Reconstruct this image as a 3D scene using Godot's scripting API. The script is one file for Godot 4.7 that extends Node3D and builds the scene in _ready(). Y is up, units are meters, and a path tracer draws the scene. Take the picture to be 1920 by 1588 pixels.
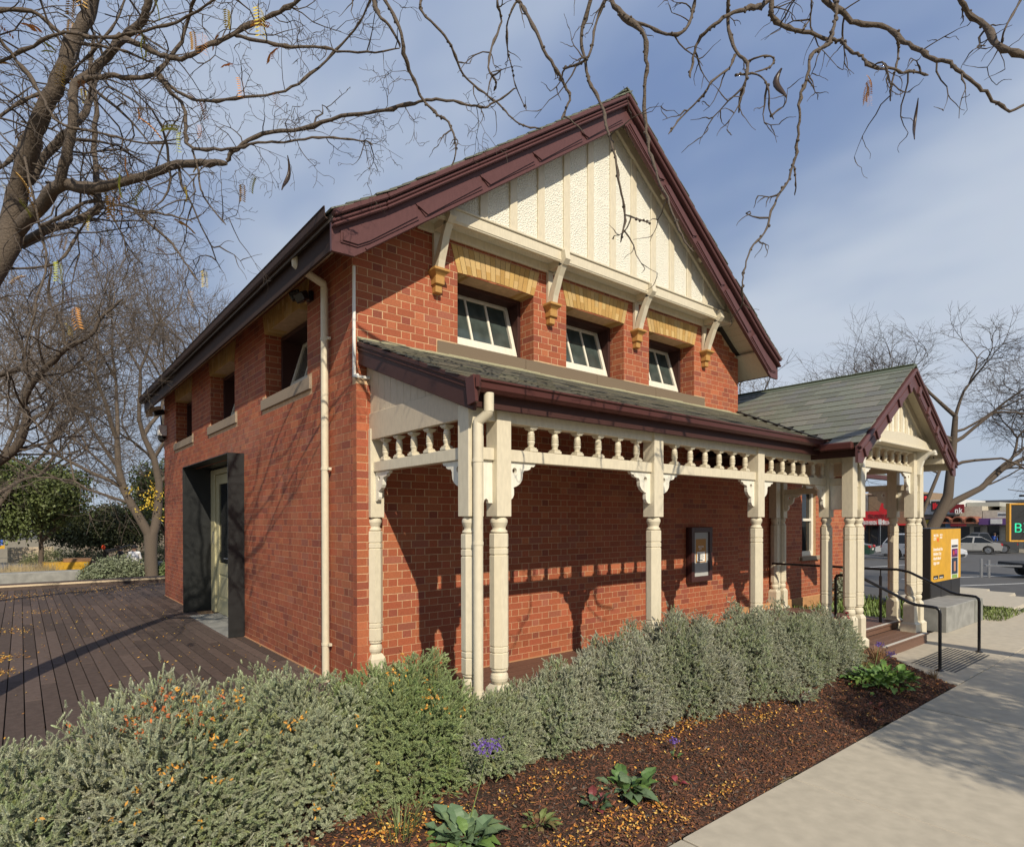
extends Node3D

class MB:
	var v := PackedVector3Array()
	var n := PackedVector3Array()
	var c := PackedColorArray()
	var ix := PackedInt32Array()
	var col := Color.WHITE

	func quad(a: Vector3, b: Vector3, d: Vector3, e: Vector3, hint := Vector3.ZERO) -> void:
		var nn := (d - a).cross(e - b).normalized()
		if hint != Vector3.ZERO and nn.dot(hint) < 0.0:
			var t := b
			b = e
			e = t
			nn = -nn
		var s := v.size()
		for p: Vector3 in [a, b, d, e]:
			v.append(p)
			n.append(nn)
			c.append(col)
		for k: int in [0, 2, 1, 0, 3, 2]:
			ix.append(s + k)

	func tri(a: Vector3, b: Vector3, d: Vector3, hint := Vector3.ZERO) -> void:
		var nn := (b - a).cross(d - a).normalized()
		if hint != Vector3.ZERO and nn.dot(hint) < 0.0:
			var t := b
			b = d
			d = t
			nn = -nn
		var s := v.size()
		for p: Vector3 in [a, b, d]:
			v.append(p)
			n.append(nn)
			c.append(col)
		for k: int in [0, 2, 1]:
			ix.append(s + k)

	func box(p: Vector3, s: Vector3, bs := Basis(), bev := 0.0) -> void:
		var h := s * 0.5
		var bb := minf(bev, minf(h.x, minf(h.y, h.z)) * 0.9)
		for k in 3:
			var i := (k + 1) % 3
			var j := (k + 2) % 3
			for sg: float in [-1.0, 1.0]:
				var q: Array[Vector3] = []
				for ij: Vector2 in [Vector2(-1, -1), Vector2(1, -1), Vector2(1, 1), Vector2(-1, 1)]:
					var w := Vector3.ZERO
					w[k] = sg * h[k]
					w[i] = ij.x * (h[i] - bb)
					w[j] = ij.y * (h[j] - bb)
					q.append(p + bs * w)
				var nk := Vector3.ZERO
				nk[k] = sg
				quad(q[0], q[1], q[2], q[3], bs * nk)
		if bb <= 0.0:
			return
		for k in 3:
			var i := (k + 1) % 3
			var j := (k + 2) % 3
			for si: float in [-1.0, 1.0]:
				for sj: float in [-1.0, 1.0]:
					var q: Array[Vector3] = []
					for t: Vector2 in [Vector2(-1, 0), Vector2(1, 0), Vector2(1, 1), Vector2(-1, 1)]:
						var w := Vector3.ZERO
						w[k] = t.x * (h[k] - bb)
						w[i] = si * (h[i] - (0.0 if t.y == 0.0 else bb))
						w[j] = sj * (h[j] - (bb if t.y == 0.0 else 0.0))
						q.append(p + bs * w)
					var nk := Vector3.ZERO
					nk[i] = si
					nk[j] = sj
					quad(q[0], q[1], q[2], q[3], bs * nk)
		for sx: float in [-1.0, 1.0]:
			for sy: float in [-1.0, 1.0]:
				for sz: float in [-1.0, 1.0]:
					tri(p + bs * Vector3(sx * h.x, sy * (h.y - bb), sz * (h.z - bb)), p + bs * Vector3(sx * (h.x - bb), sy * h.y, sz * (h.z - bb)), p + bs * Vector3(sx * (h.x - bb), sy * (h.y - bb), sz * h.z), bs * Vector3(sx, sy, sz))

	func span(a: Vector3, b: Vector3, bev := 0.0) -> void:
		box((a + b) * 0.5, (b - a).abs(), Basis(), bev)

	# a bar of rectangular section from a to b; up is the direction of its height
	func bar(a: Vector3, b: Vector3, wide: float, tall: float, up := Vector3.UP, bev := 0.0) -> void:
		var x := (b - a).normalized()
		var z := x.cross(up).normalized()
		var y := z.cross(x)
		box((a + b) * 0.5, Vector3(a.distance_to(b), tall, wide), Basis(x, y, z), bev)

	func prism(poly: PackedVector2Array, xf: Transform3D, d: float) -> void:
		var idx := Geometry2D.triangulate_polygon(poly)
		var up := xf.basis.z
		for k in range(0, idx.size(), 3):
			var p: Array[Vector3] = []
			for m in 3:
				var w := poly[idx[k + m]]
				p.append(Vector3(w.x, w.y, 0))
			tri(xf * p[0], xf * p[1], xf * p[2], -up)
			for m in 3:
				p[m].z = d
			tri(xf * p[0], xf * p[1], xf * p[2], up)
		var area := 0.0
		for k in poly.size():
			area += poly[k].cross(poly[(k + 1) % poly.size()])
		for k in poly.size():
			var a := poly[k]
			var b := poly[(k + 1) % poly.size()]
			var e := (b - a).orthogonal() * (1.0 if area > 0 else -1.0)
			quad(xf * Vector3(a.x, a.y, 0), xf * Vector3(b.x, b.y, 0), xf * Vector3(b.x, b.y, d), xf * Vector3(a.x, a.y, d), xf.basis * Vector3(e.x, e.y, 0))

	# prof: (radius, height) from the bottom up
	func lathe(prof: Array, p: Vector3, sides: int, rot := 0.0, smooth := true, bs := Basis(), caps := true) -> void:
		for k in prof.size() - 1:
			var a: Vector2 = prof[k]
			var b: Vector2 = prof[k + 1]
			var sl := Vector2(b.y - a.y, a.x - b.x).normalized()
			var s0 := v.size()
			if smooth:
				for m in sides + 1:
					var t := rot + TAU * m / sides
					var o := Vector3(cos(t), 0, sin(t))
					for q: Vector2 in [a, b]:
						v.append(p + bs * (o * q.x + Vector3(0, q.y, 0)))
						n.append((bs * (o * sl.x + Vector3(0, sl.y, 0))).normalized())
						c.append(col)
				for m in sides:
					var s := s0 + m * 2
					for t: int in [0, 2, 1, 2, 3, 1]:
						ix.append(s + t)
			else:
				for m in sides:
					var t := rot + TAU * m / sides
					var u := rot + TAU * (m + 1) / sides
					var o := Vector3(cos(t), 0, sin(t))
					var w := Vector3(cos(u), 0, sin(u))
					quad(p + bs * (o * a.x + Vector3(0, a.y, 0)), p + bs * (w * a.x + Vector3(0, a.y, 0)), p + bs * (w * b.x + Vector3(0, b.y, 0)), p + bs * (o * b.x + Vector3(0, b.y, 0)), bs * ((o + w) * 0.5 * sl.x + Vector3(0, sl.y, 0)))
		if caps:
			for e: int in [0, prof.size() - 1]:
				var a: Vector2 = prof[e]
				if a.x > 0.0005:
					for m in sides:
						var t := rot + TAU * m / sides
						var u := rot + TAU * (m + 1) / sides
						tri(p + bs * Vector3(0, a.y, 0), p + bs * Vector3(cos(t) * a.x, a.y, sin(t) * a.x), p + bs * Vector3(cos(u) * a.x, a.y, sin(u) * a.x), bs * Vector3(0, -1.0 if e == 0 else 1.0, 0))

	func tube(pts: Array, rad: Array, sides: int, caps := false) -> void:
		var m := pts.size()
		if m < 2:
			return
		var d0: Vector3 = (pts[1] - pts[0]).normalized()
		var x := d0.cross(Vector3.UP if absf(d0.y) < 0.9 else Vector3.RIGHT).normalized()
		var s0 := v.size()
		for k in m:
			var d: Vector3 = (pts[mini(k + 1, m - 1)] - pts[maxi(k - 1, 0)]).normalized()
			x = (x - d * x.dot(d)).normalized()
			var y := d.cross(x)
			for q in sides:
				var t := TAU * q / sides
				var o := x * cos(t) + y * sin(t)
				v.append(pts[k] + o * rad[k])
				n.append(o)
				c.append(col)
		for k in m - 1:
			for q in sides:
				var a := s0 + k * sides + q
				var b := s0 + k * sides + (q + 1) % sides
				for t: int in [a, a + sides, b, b, a + sides, b + sides]:
					ix.append(t)
		if caps:
			for e: int in [0, m - 1]:
				var a := s0 + e * sides
				for q in range(1, sides - 1):
					tri(v[a], v[a + q], v[a + q + 1], (pts[0] - pts[1]) if e == 0 else (pts[m - 1] - pts[m - 2]))

	func blob(p: Vector3, s: Vector3, bs := Basis()) -> void:
		lathe([Vector2(0.0, -1), Vector2(0.6, -0.8), Vector2(0.95, -0.3), Vector2(0.95, 0.3), Vector2(0.6, 0.8), Vector2(0.0, 1)], p, 8, 0.0, true, bs * Basis.from_scale(s), false)

	func mesh(m: Material) -> ArrayMesh:
		var am := ArrayMesh.new()
		if v.size() == 0:
			return am
		var a := []
		a.resize(Mesh.ARRAY_MAX)
		a[Mesh.ARRAY_VERTEX] = v
		a[Mesh.ARRAY_NORMAL] = n
		a[Mesh.ARRAY_COLOR] = c
		a[Mesh.ARRAY_INDEX] = ix
		am.add_surface_from_arrays(Mesh.PRIMITIVE_TRIANGLES, a)
		am.surface_set_material(0, m)
		return am

var taken := {}
var mats := {}
var R := RandomNumberGenerator.new()
const EYE := Vector3(-2.807, 1.87, 6.203)
const W := 7.734
const LEN := 11.05

func numbered(called: String) -> String:
	var k: int = taken.get(called, -1) + 1
	taken[called] = k
	return called if k == 0 else "%s_%03d" % [called, k]

func tag(o: Node, label: String, category: String, group := "") -> Node:
	o.set_meta("label", label)
	o.set_meta("category", category)
	if group:
		o.set_meta("group", group)
	return o

func thing(called: String, label: String, category: String, at := Vector3.ZERO, turn := 0.0, group := "") -> Node3D:
	var o := Node3D.new()
	o.name = numbered(called)
	add_child(o)
	o.position = at
	o.rotation.y = turn
	tag(o, label, category, group)
	return o

func put(called: String, mb: MB, m: Material, parent: Node, kind := "") -> MeshInstance3D:
	return put_mesh(called, mb.mesh(m), parent, kind)

func put_mesh(called: String, me: Mesh, parent: Node, kind := "") -> MeshInstance3D:
	var o := MeshInstance3D.new()
	o.mesh = me
	o.name = numbered(called) if parent == self else called
	parent.add_child(o, true)
	if kind:
		o.set_meta("kind", kind)
	return o

func group_part(called: String, parent: Node) -> Node3D:
	var o := Node3D.new()
	o.name = called
	parent.add_child(o, true)
	return o

func scatter(called: String, me: Mesh, xf: Array, cols: Array, parent: Node) -> MultiMeshInstance3D:
	var mm := MultiMesh.new()
	mm.transform_format = MultiMesh.TRANSFORM_3D
	mm.use_colors = true
	mm.mesh = me
	mm.instance_count = xf.size()
	for k in xf.size():
		mm.set_instance_transform(k, xf[k])
		mm.set_instance_color(k, cols[k])
	var o := MultiMeshInstance3D.new()
	o.multimesh = mm
	o.name = numbered(called) if parent == self else called
	o.set_meta("kind", "stuff")
	parent.add_child(o, true)
	return o

func noise_tex(freq: float, lo: float, hi: float, s: int, oct := 4, kind := FastNoiseLite.TYPE_SIMPLEX_SMOOTH, size := 512) -> NoiseTexture2D:
	var f := FastNoiseLite.new()
	f.noise_type = kind
	f.seed = s
	f.frequency = freq
	f.fractal_octaves = oct
	var t := NoiseTexture2D.new()
	t.width = size
	t.height = size
	t.seamless = true
	t.noise = f
	var g := Gradient.new()
	g.set_color(0, Color(lo, lo, lo).linear_to_srgb())
	g.set_color(1, Color(hi, hi, hi).linear_to_srgb())
	t.color_ramp = g
	return t

# lin: real-world base colour (linear)
func M(key: String, lin: Color, rough := 0.7, tex: Texture2D = null, scale := 1.0, bump: Texture2D = null, cm := 0.0, metal := 0.0) -> StandardMaterial3D:
	if mats.has(key):
		return mats[key]
	var m := StandardMaterial3D.new()
	m.resource_name = key
	m.albedo_color = lin.linear_to_srgb()
	m.roughness = rough
	m.metallic = metal
	m.vertex_color_use_as_albedo = true
	if tex or bump:
		m.uv1_triplanar = true
		m.uv1_world_triplanar = true
		m.uv1_scale = Vector3.ONE * scale
	if tex:
		m.albedo_texture = tex
	if bump:
		m.heightmap_enabled = true
		m.heightmap_texture = bump
		m.heightmap_scale = cm
	mats[key] = m
	return m

func jit(lin: Color, a: float) -> Color:
	var k := 1.0 + R.randf_range(-a, a)
	return Color(lin.r * k, lin.g * k * (1.0 + R.randf_range(-a, a) * 0.2), lin.b * k * (1.0 + R.randf_range(-a, a) * 0.2))

func lettering(called: String, s: String, at: Vector3, bs: Basis, tall: float, m: Material, parent: Node, depth := 0.01, font := "Droid Sans", weight := 700) -> MeshInstance3D:
	var f := SystemFont.new()
	f.font_names = PackedStringArray([font])
	f.font_weight = weight
	var t := TextMesh.new()
	t.text = s
	t.font = f
	t.font_size = 48
	t.pixel_size = tall / 36.0
	t.depth = depth
	t.curve_step = 4.0
	t.material = m
	var o := MeshInstance3D.new()
	o.mesh = t
	o.name = called
	parent.add_child(o, true)
	o.transform = Transform3D(bs, at)
	return o

# ground level: flat by the building, falling gently across the street
func gy(x: float, z: float) -> float:
	return -0.32 - maxf(0.0, x - 15.0) * 0.016 - maxf(0.0, -16.0 - z) * 0.02 * clampf((12.0 - x) / 6.0, 0.0, 1.0)

func _ready() -> void:
	R.seed = 11
	var cam := Camera3D.new()
	cam.name = "camera"
	cam.projection = Camera3D.PROJECTION_FRUSTUM
	cam.near = 0.05
	cam.far = 900.0
	cam.size = 2.0 * 0.05 * 794.0 / 1136.63
	cam.frustum_offset = Vector2(0.0, 187.55 / 1136.63 * 0.05)
	add_child(cam)
	cam.transform = Transform3D(Basis(Vector3(0.77641, -0.00199, 0.63022), Vector3(0.00516, 0.99998, -0.0032), Vector3(-0.63021, 0.00574, 0.77641)), EYE)
	var we := WorldEnvironment.new()
	we.name = "world"
	var env := Environment.new()
	env.background_mode = Environment.BG_SKY
	env.sky = make_sky()
	env.background_energy_multiplier = 1.0
	env.tonemap_mode = Environment.TONE_MAPPER_LINEAR
	env.tonemap_exposure = 1.2
	env.sdfgi_enabled = true
	env.ssao_enabled = true
	env.ssil_enabled = true
	we.environment = env
	add_child(we)
	var sun := DirectionalLight3D.new()
	sun.name = "sun"
	sun.light_energy = 1.3
	sun.light_color = Color(1.0, 0.95, 0.865)
	sun.light_angular_distance = 0.5
	sun.shadow_enabled = true
	add_child(sun)
	var to_sun := Vector3(-0.372, 0.775, 1.0).normalized()
	sun.transform = Transform3D(Basis.looking_at(-to_sun), Vector3(0, 20, 20))
	make_materials()
	ground_and_paths()
	building()
	porch_things()
	garden()
	near_trees()
	left_background()
	right_background()

func make_sky() -> Sky:
	var w := 1024
	var h := 512
	var im := Image.create(w, h, false, Image.FORMAT_RGB8)
	var f := FastNoiseLite.new()
	f.seed = 5
	f.frequency = 0.9
	f.fractal_octaves = 5
	f.noise_type = FastNoiseLite.TYPE_SIMPLEX_SMOOTH
	var g := FastNoiseLite.new()
	g.seed = 9
	g.frequency = 0.55
	g.fractal_octaves = 2
	for y in h:
		var el := (0.5 - (y + 0.5) / h) * PI
		var sy := sin(el)
		var cy := cos(el)
		for x in w:
			var az := (x + 0.5) / w * TAU
			var c: Color
			if sy < 0.0:
				c = Color(0.42, 0.42, 0.41)
			else:
				var t := pow(1.0 - sy, 1.65)
				c = Color(0.365, 0.465, 0.66).lerp(Color(0.70, 0.75, 0.805), t)
				# thin streaky cloud sheets seen on a plane overhead
				var k := 1.0 / (sy + 0.22)
				var px := cos(az) * cy * k
				var pz := sin(az) * cy * k
				var a := f.get_noise_3d(px * 0.9 + 0.35 * pz, pz * 1.7, sy * 0.6) * 0.5 + 0.5
				var b := g.get_noise_3d(px, pz, 3.0) * 0.5 + 0.5
				var m := smoothstep(0.30, 0.72, a * 0.62 + b * 0.45) * 0.78 * smoothstep(0.02, 0.2, sy)
				c = c.lerp(Color(0.79, 0.82, 0.86), m)
			im.set_pixel(x, y, c)
	var sm := PanoramaSkyMaterial.new()
	sm.panorama = ImageTexture.create_from_image(im)
	sm.energy_multiplier = 0.9
	var s := Sky.new()
	s.sky_material = sm
	return s

func make_materials() -> void:
	var grain := noise_tex(0.03, 0.74, 1.0, 1, 5)
	var blotch := noise_tex(0.012, 0.90, 1.0, 2, 4)
	var patch := noise_tex(0.012, 0.72, 1.0, 2, 4)
	var speck := noise_tex(0.16, 0.7, 1.0, 3, 3)
	var rough_h := noise_tex(0.09, 0.0, 1.0, 4, 4)
	var cast_h := noise_tex(0.10, 0.0, 1.0, 6, 2, FastNoiseLite.TYPE_CELLULAR)
	M("brick", Color(1, 1, 1), 0.8, grain, 2.2, rough_h, 0.25)
	M("mortar", Color(0.64, 0.43, 0.25), 0.9, patch, 1.5)
	M("arch", Color(1, 1, 1), 0.75, grain, 2.5, rough_h, 0.15)
	M("arch_mortar", Color(0.10, 0.07, 0.04), 0.9)
	M("stone", Color(0.20, 0.15, 0.10), 0.85, speck, 1.5, rough_h, 0.3)
	M("flashing", Color(0.40, 0.38, 0.24), 0.7, patch, 2.5, rough_h, 0.4)
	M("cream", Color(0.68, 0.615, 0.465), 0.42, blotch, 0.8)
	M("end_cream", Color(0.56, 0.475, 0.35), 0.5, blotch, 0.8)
	M("ivory", Color(0.80, 0.77, 0.66), 0.45, blotch, 0.8)
	M("stucco", Color(0.85, 0.83, 0.72), 0.9, noise_tex(0.22, 0.84, 1.0, 21, 2), 1.0, cast_h, 1.7)
	M("maroon", Color(0.115, 0.054, 0.054), 0.40, blotch, 1.0)
	M("maroon_dark", Color(0.060, 0.027, 0.023), 0.5, blotch, 1.0)
	M("gutter", Color(0.085, 0.032, 0.028), 0.3, blotch, 1.2)
	for k: String in ["maroon", "maroon_dark", "gutter"]:
		mats[k].metallic_specular = 0.3
	M("brown_gutter", Color(0.055, 0.036, 0.030), 0.6, blotch, 1.2)
	mats["brown_gutter"].metallic_specular = 0.2
	M("slate", Color(1, 1, 1), 0.55, grain, 1.6, rough_h, 0.2)
	M("sash", Color(0.80, 0.76, 0.64), 0.4, blotch, 1.0)
	M("glass", Color(0.070, 0.092, 0.085), 0.10, noise_tex(0.008, 0.45, 1.0, 71, 4), 0.9)
	M("dark_glass", Color(0.010, 0.012, 0.013), 0.05)
	M("black_steel", Color(0.020, 0.022, 0.023), 0.42, patch, 0.9)
	M("rail", Color(0.010, 0.010, 0.012), 0.25)
	M("door", Color(0.50, 0.46, 0.27), 0.45, blotch, 1.0)
	M("white_metal", Color(0.75, 0.74, 0.70), 0.35)
	M("chrome", Color(0.6, 0.6, 0.6), 0.2, null, 1.0, null, 0.0, 1.0)
	for k in 5:
		var a: float = [0.8, 0.92, 1.0, 1.1, 1.22][k]
		M("board%d" % k, Color(0.108 * a, 0.080 * a, 0.068 * a), 0.75, noise_tex(0.02, 0.7, 1.0, 30 + k, 4), 0.9, rough_h, 0.12)
	for k in 5:
		mats["board%d" % k].metallic_specular = 0.3
	M("veranda_board", Color(0.15, 0.082, 0.058), 0.55, grain, 1.2)
	M("step", Color(0.17, 0.092, 0.060), 0.55, grain, 1.2)
	M("nosing", Color(0.62, 0.60, 0.55), 0.8, speck, 3.0)
	M("concrete", Color(0.475, 0.425, 0.335), 0.85, noise_tex(0.02, 0.80, 1.0, 41, 7), 0.5, speck, 0.08)
	M("grey_block", Color(0.30, 0.30, 0.28), 0.8, noise_tex(0.008, 0.62, 1.0, 42, 6), 0.7, rough_h, 0.15)
	M("asphalt", Color(0.088, 0.086, 0.084), 0.85, noise_tex(0.01, 0.7, 1.0, 43, 5), 0.3)
	M("earth", Color(0.30, 0.25, 0.16), 0.95, noise_tex(0.01, 0.6, 1.0, 44, 6), 0.2)
	M("soil", Color(0.045, 0.024, 0.015), 0.95, noise_tex(0.05, 0.5, 1.0, 45, 5), 1.0, rough_h, 1.5)
	M("paint_line", Color(0.6, 0.6, 0.58), 0.7)
	var bark := noise_tex(0.035, 0.45, 1.0, 50, 5)
	M("bark", Color(0.135, 0.104, 0.078), 0.9, bark, 2.2, bark, 2.5)
	var paint := noise_tex(0.02, 0.84, 1.0, 81, 6)
	for k: String in ["cream", "ivory", "end_cream", "maroon", "sash"]:
		mats[k].albedo_texture = paint
		mats[k].uv1_scale = Vector3(2.2, 0.7, 2.2)
		mats[k].heightmap_enabled = true
		mats[k].heightmap_texture = grain
		mats[k].heightmap_scale = 0.06
	M("twig", Color(0.075, 0.058, 0.045), 0.85)
	M("grey_twig", Color(0.13, 0.105, 0.085), 0.9)
	M("leafmat", Color(1, 1, 1), 0.6)
	mats["leafmat"].backlight = Color(0.35, 0.35, 0.25)
	M("chip", Color(1, 1, 1), 0.85, speck, 4.0)
	M("plain", Color(1, 1, 1), 0.6)
	M("gloss", Color(1, 1, 1), 0.25)
	M("rubber", Color(0.02, 0.02, 0.02), 0.7)
	M("wood", Color(0.28, 0.15, 0.07), 0.6, grain, 1.0)

func ground_and_paths() -> void:
	var b := MB.new()
	# one sheet to the horizon, falling gently beyond the street
	var xs := [-420.0, -60.0, -12.0, 6.0, 12.0, 15.0, 60.0, 120.0, 420.0]
	var zs := [-420.0, -60.0, -16.0, 60.0, 420.0]
	for i in xs.size() - 1:
		for j in zs.size() - 1:
			var p: Array[Vector3] = []
			for q: Vector2 in [Vector2(xs[i], zs[j]), Vector2(xs[i + 1], zs[j]), Vector2(xs[i + 1], zs[j + 1]), Vector2(xs[i], zs[j + 1])]:
				p.append(Vector3(q.x, gy(q.x, q.y) - 0.06 , q.y))
			b.quad(p[0], p[1], p[2], p[3], Vector3.UP)
	put("ground", b, mats.earth, self, "structure")
	# the street on the right
	b = MB.new()
	for i in 6:
		var x0: float = [15.6, 22.0, 30.0, 40.0, 60.0, 110.0][i]
		var x1: float = [22.0, 30.0, 40.0, 60.0, 110.0, 220.0][i]
		b.quad(Vector3(x0, gy(x0, 0) - 0.02, -60), Vector3(x1, gy(x1, 0) - 0.02, -60), Vector3(x1, gy(x1, 0) - 0.02, 60), Vector3(x0, gy(x0, 0) - 0.02, 60), Vector3.UP)
	put("road", b, mats.asphalt, self, "structure")
	b = MB.new()
	for s: Array in [[Vector3(20.2, 0, -1.2), Vector3(30.5, 0, 2.2)], [Vector3(24.0, 0, -2.6), Vector3(38.0, 0, 1.6)], [Vector3(30.0, 0, -6.4), Vector3(40.0, 0, -6.0)], [Vector3(34.0, 0, 0.8), Vector3(60.0, 0, 8.0)]]:
		var a: Vector3 = s[0]
		var e: Vector3 = s[1]
		var sd := (e - a).cross(Vector3.UP).normalized() * 0.06
		a.y = gy(a.x, 0) - 0.015
		e.y = gy(e.x, 0) - 0.015
		b.quad(a - sd, e - sd, e + sd, a + sd, Vector3.UP)
	put("road_marking", b, mats.paint_line, self, "structure")
	b = MB.new()
	for q: Array in [[15.7, 18.0, -0.2, 2.4], [18.0, 19.2, -0.1, 2.2], [19.2, 20.4, -0.1, 1.6], [20.4, 21.2, -0.1, 0.8]]:
		b.quad(Vector3(q[0], gy(q[0], 0) + 0.06, q[2]), Vector3(q[1], gy(q[1], 0) + 0.06, q[2]), Vector3(q[1], gy(q[1], 0) + 0.06, q[3]), Vector3(q[0], gy(q[0], 0) + 0.06, q[3] + 0.1), Vector3.UP)
		b.quad(Vector3(q[0], gy(q[0], 0) + 0.06, q[3] + 0.1), Vector3(q[1], gy(q[1], 0) + 0.06, q[3]), Vector3(q[1], gy(q[1], 0) - 0.02, q[3] + 0.03), Vector3(q[0], gy(q[0], 0) - 0.02, q[3] + 0.13), Vector3.BACK)
	put("kerb_ramp", b, mats.concrete, self, "structure")
	# left street
	b = MB.new()
	b.quad(Vector3(-60, gy(0, -44.5), -44.5), Vector3(6, gy(0, -44.5), -44.5), Vector3(6, gy(0, -33), -33), Vector3(-60, gy(0, -33), -33), Vector3.UP)
	put("side_street", b, M("pale_asphalt", Color(0.20, 0.195, 0.19), 0.85, mats.asphalt.albedo_texture, 0.3), self, "structure")
	# footpath of poured slabs with open joints
	var path := Node3D.new()
	path.name = "footpath"
	path.set_meta("kind", "structure")
	add_child(path)
	b = MB.new()
	b.span(Vector3(-9, -0.42, 3.75), Vector3(15.55, -0.375, 6.7))
	b.span(Vector3(6.8, -0.43, 2.2), Vector3(15.55, -0.361, 3.74))
	put("bedding", b, M("joint", Color(0.05, 0.045, 0.04), 0.9), path)
	var xj := [-8.6, -7.0, -5.5, -3.95, -2.4, -0.85, 0.68, 2.21, 3.76, 5.24, 6.74, 8.3, 9.8, 11.3, 12.8, 14.3, 15.5]
	for k in xj.size() - 1:
		var s := MB.new()
		s.col = Color.WHITE * R.randf_range(0.93, 1.04)
		s.span(Vector3(xj[k] + 0.008, -0.38, 3.735), Vector3(xj[k + 1] - 0.008, -0.30 + R.randf_range(-0.003, 0.003), 6.6), 0.006)
		put("slab", s, mats.concrete, path)
		if k >= 10:
			s = MB.new()
			s.col = Color.WHITE * R.randf_range(0.93, 1.04)
			s.span(Vector3(xj[k] + 0.008, -0.38, 2.26), Vector3(xj[k + 1] - 0.008, -0.30 + R.randf_range(-0.002, 0.002), 3.725), 0.006)
			put("slab", s, mats.concrete, path)
	# ribbed warning strips in front of the steps
	var rib := MB.new()
	rib.span(Vector3(-0.86, 0, -0.014), Vector3(0.86, 0.007, 0.014), 0.003)
	var rm := rib.mesh(M("tactile", Color(0.035, 0.035, 0.035), 0.6))
	for k in 12:
		var o := put_mesh("tactile_strip", rm, path)
		o.position = Vector3(8.47 - 0.014 * k, -0.300, 2.92 + k * 0.053)
	# raised deck of dark boards beside the building
	var deck := Node3D.new()
	deck.name = "timber_deck"
	deck.set_meta("kind", "structure")
	add_child(deck)
	b = MB.new()
	b.span(Vector3(-8.4, -0.3, -15.0), Vector3(0.0, -0.045, 1.2))
	b.span(Vector3(0.0, -0.3, -15.0), Vector3(7.5, -0.045, -11.1))
	put("deck_frame", b, M("under_deck", Color(0.012, 0.011, 0.010), 0.9), deck)
	var lens := [2.4, 3.0, 3.6]
	var meshes := {}
	for L: float in lens:
		var t := MB.new()
		t.box(Vector3.ZERO, Vector3(0.1375, 0.03, L - 0.007), Basis(), 0.003)
		meshes[L] = t
	var variants := []
	for k in 5:
		var row := {}
		for L: float in lens:
			row[L] = (meshes[L] as MB).mesh(mats["board%d" % k])
		variants.append(row)
	var col := 0
	var x := -0.075
	while x > -8.2:
		var z := 1.2 - R.randf_range(0.0, 1.6)
		while z > -14.9:
			var L: float = lens[R.randi() % 3]
			if z - L < -15.0:
				L = 2.4
			var o := put_mesh("deck_board", variants[R.randi() % 5][L], deck)
			o.position = Vector3(x, -0.015 + R.randf_range(-0.001, 0.001), z - L * 0.5)
			z -= L
		x -= 0.1465
		col += 1
	var more := MB.new()
	for k in 50:
		more.span(Vector3(0.01 + k * 0.1465, -0.03, -15.0), Vector3(0.15 + k * 0.1465, 0.0, -11.12), 0.003)
	put("far_boards", more, mats.board2, deck, "stuff")
	# low kerb seat at the far edge of the deck with its pale light strip
	b = MB.new()
	b.span(Vector3(-8.4, -0.3, -15.45), Vector3(7.5, 0.15, -15.0), 0.008)
	put("edge_kerb", b, mats.board3, deck)
	b = MB.new()
	b.span(Vector3(-8.4, 0.085, -15.0), Vector3(7.5, 0.135, -14.985))
	put("edge_strip", b, M("strip", Color(0.62, 0.50, 0.34), 0.4), deck)
	# drifts of small yellow leaflets on the boards
	var lf := MB.new()
	lf.quad(Vector3(-0.006, 0, 0), Vector3(0, 0.002, -0.014), Vector3(0.006, 0, 0), Vector3(0, 0.003, 0.014), Vector3.UP)
	var xf := []
	var cs := []
	for d: Array in [[-3.15, -4.6, 0.35, 0.30, 240], [-3.1, -3.5, 0.30, 0.25, 160], [-3.0, -13.0, 0.9, 1.0, 300], [-1.2, -13.6, 1.2, 0.8, 420], [-0.3, -14.2, 1.0, 0.5, 200], [-2.5, -9.5, 0.35, 0.5, 90], [-2.9, -7.2, 0.35, 0.45, 120], [-1.7, -6.0, 0.3, 0.4, 40], [-2.0, -8.0, 3.0, 6.0, 620], [-1.0, -2.0, 2.0, 2.4, 120], [0.6, -14.6, 1.5, 0.2, 140]]:
		for k in int(d[4]):
			var p := Vector3(d[0] + R.randfn() * d[2] * 0.5, 0.004 + R.randf() * 0.006, d[1] + R.randfn() * d[3] * 0.5)
			if p.z < -14.9 or (p.x > -0.04 and p.z > -11.1) or p.x < -8.0:
				continue
			xf.append(Transform3D(Basis.from_euler(Vector3(R.randf_range(-0.4, 0.4), R.randf() * TAU, R.randf_range(-0.4, 0.4))).scaled(Vector3.ONE * R.randf_range(0.9, 1.7)), p))
			cs.append(jit([Color(0.62, 0.33, 0.05), Color(0.50, 0.22, 0.03), Color(0.66, 0.42, 0.09)][R.randi() % 3], 0.25))
	var fo := scatter("fallen_leaves", lf.mesh(mats.leafmat), xf, cs, self)
	tag(fo, "small yellow fallen leaves drifted over the dark deck boards", "leaves")

var bricks := []

func brick_tone() -> Color:
	var t := R.randf()
	var c := Color(0.395, 0.104, 0.046)
	if t < 0.12:
		c = Color(0.295, 0.078, 0.043)
	elif t < 0.30:
		c = Color(0.44, 0.135, 0.058)
	elif t < 0.36:
		c = Color(0.36, 0.115, 0.065)
	return jit(c, 0.10)

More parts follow.
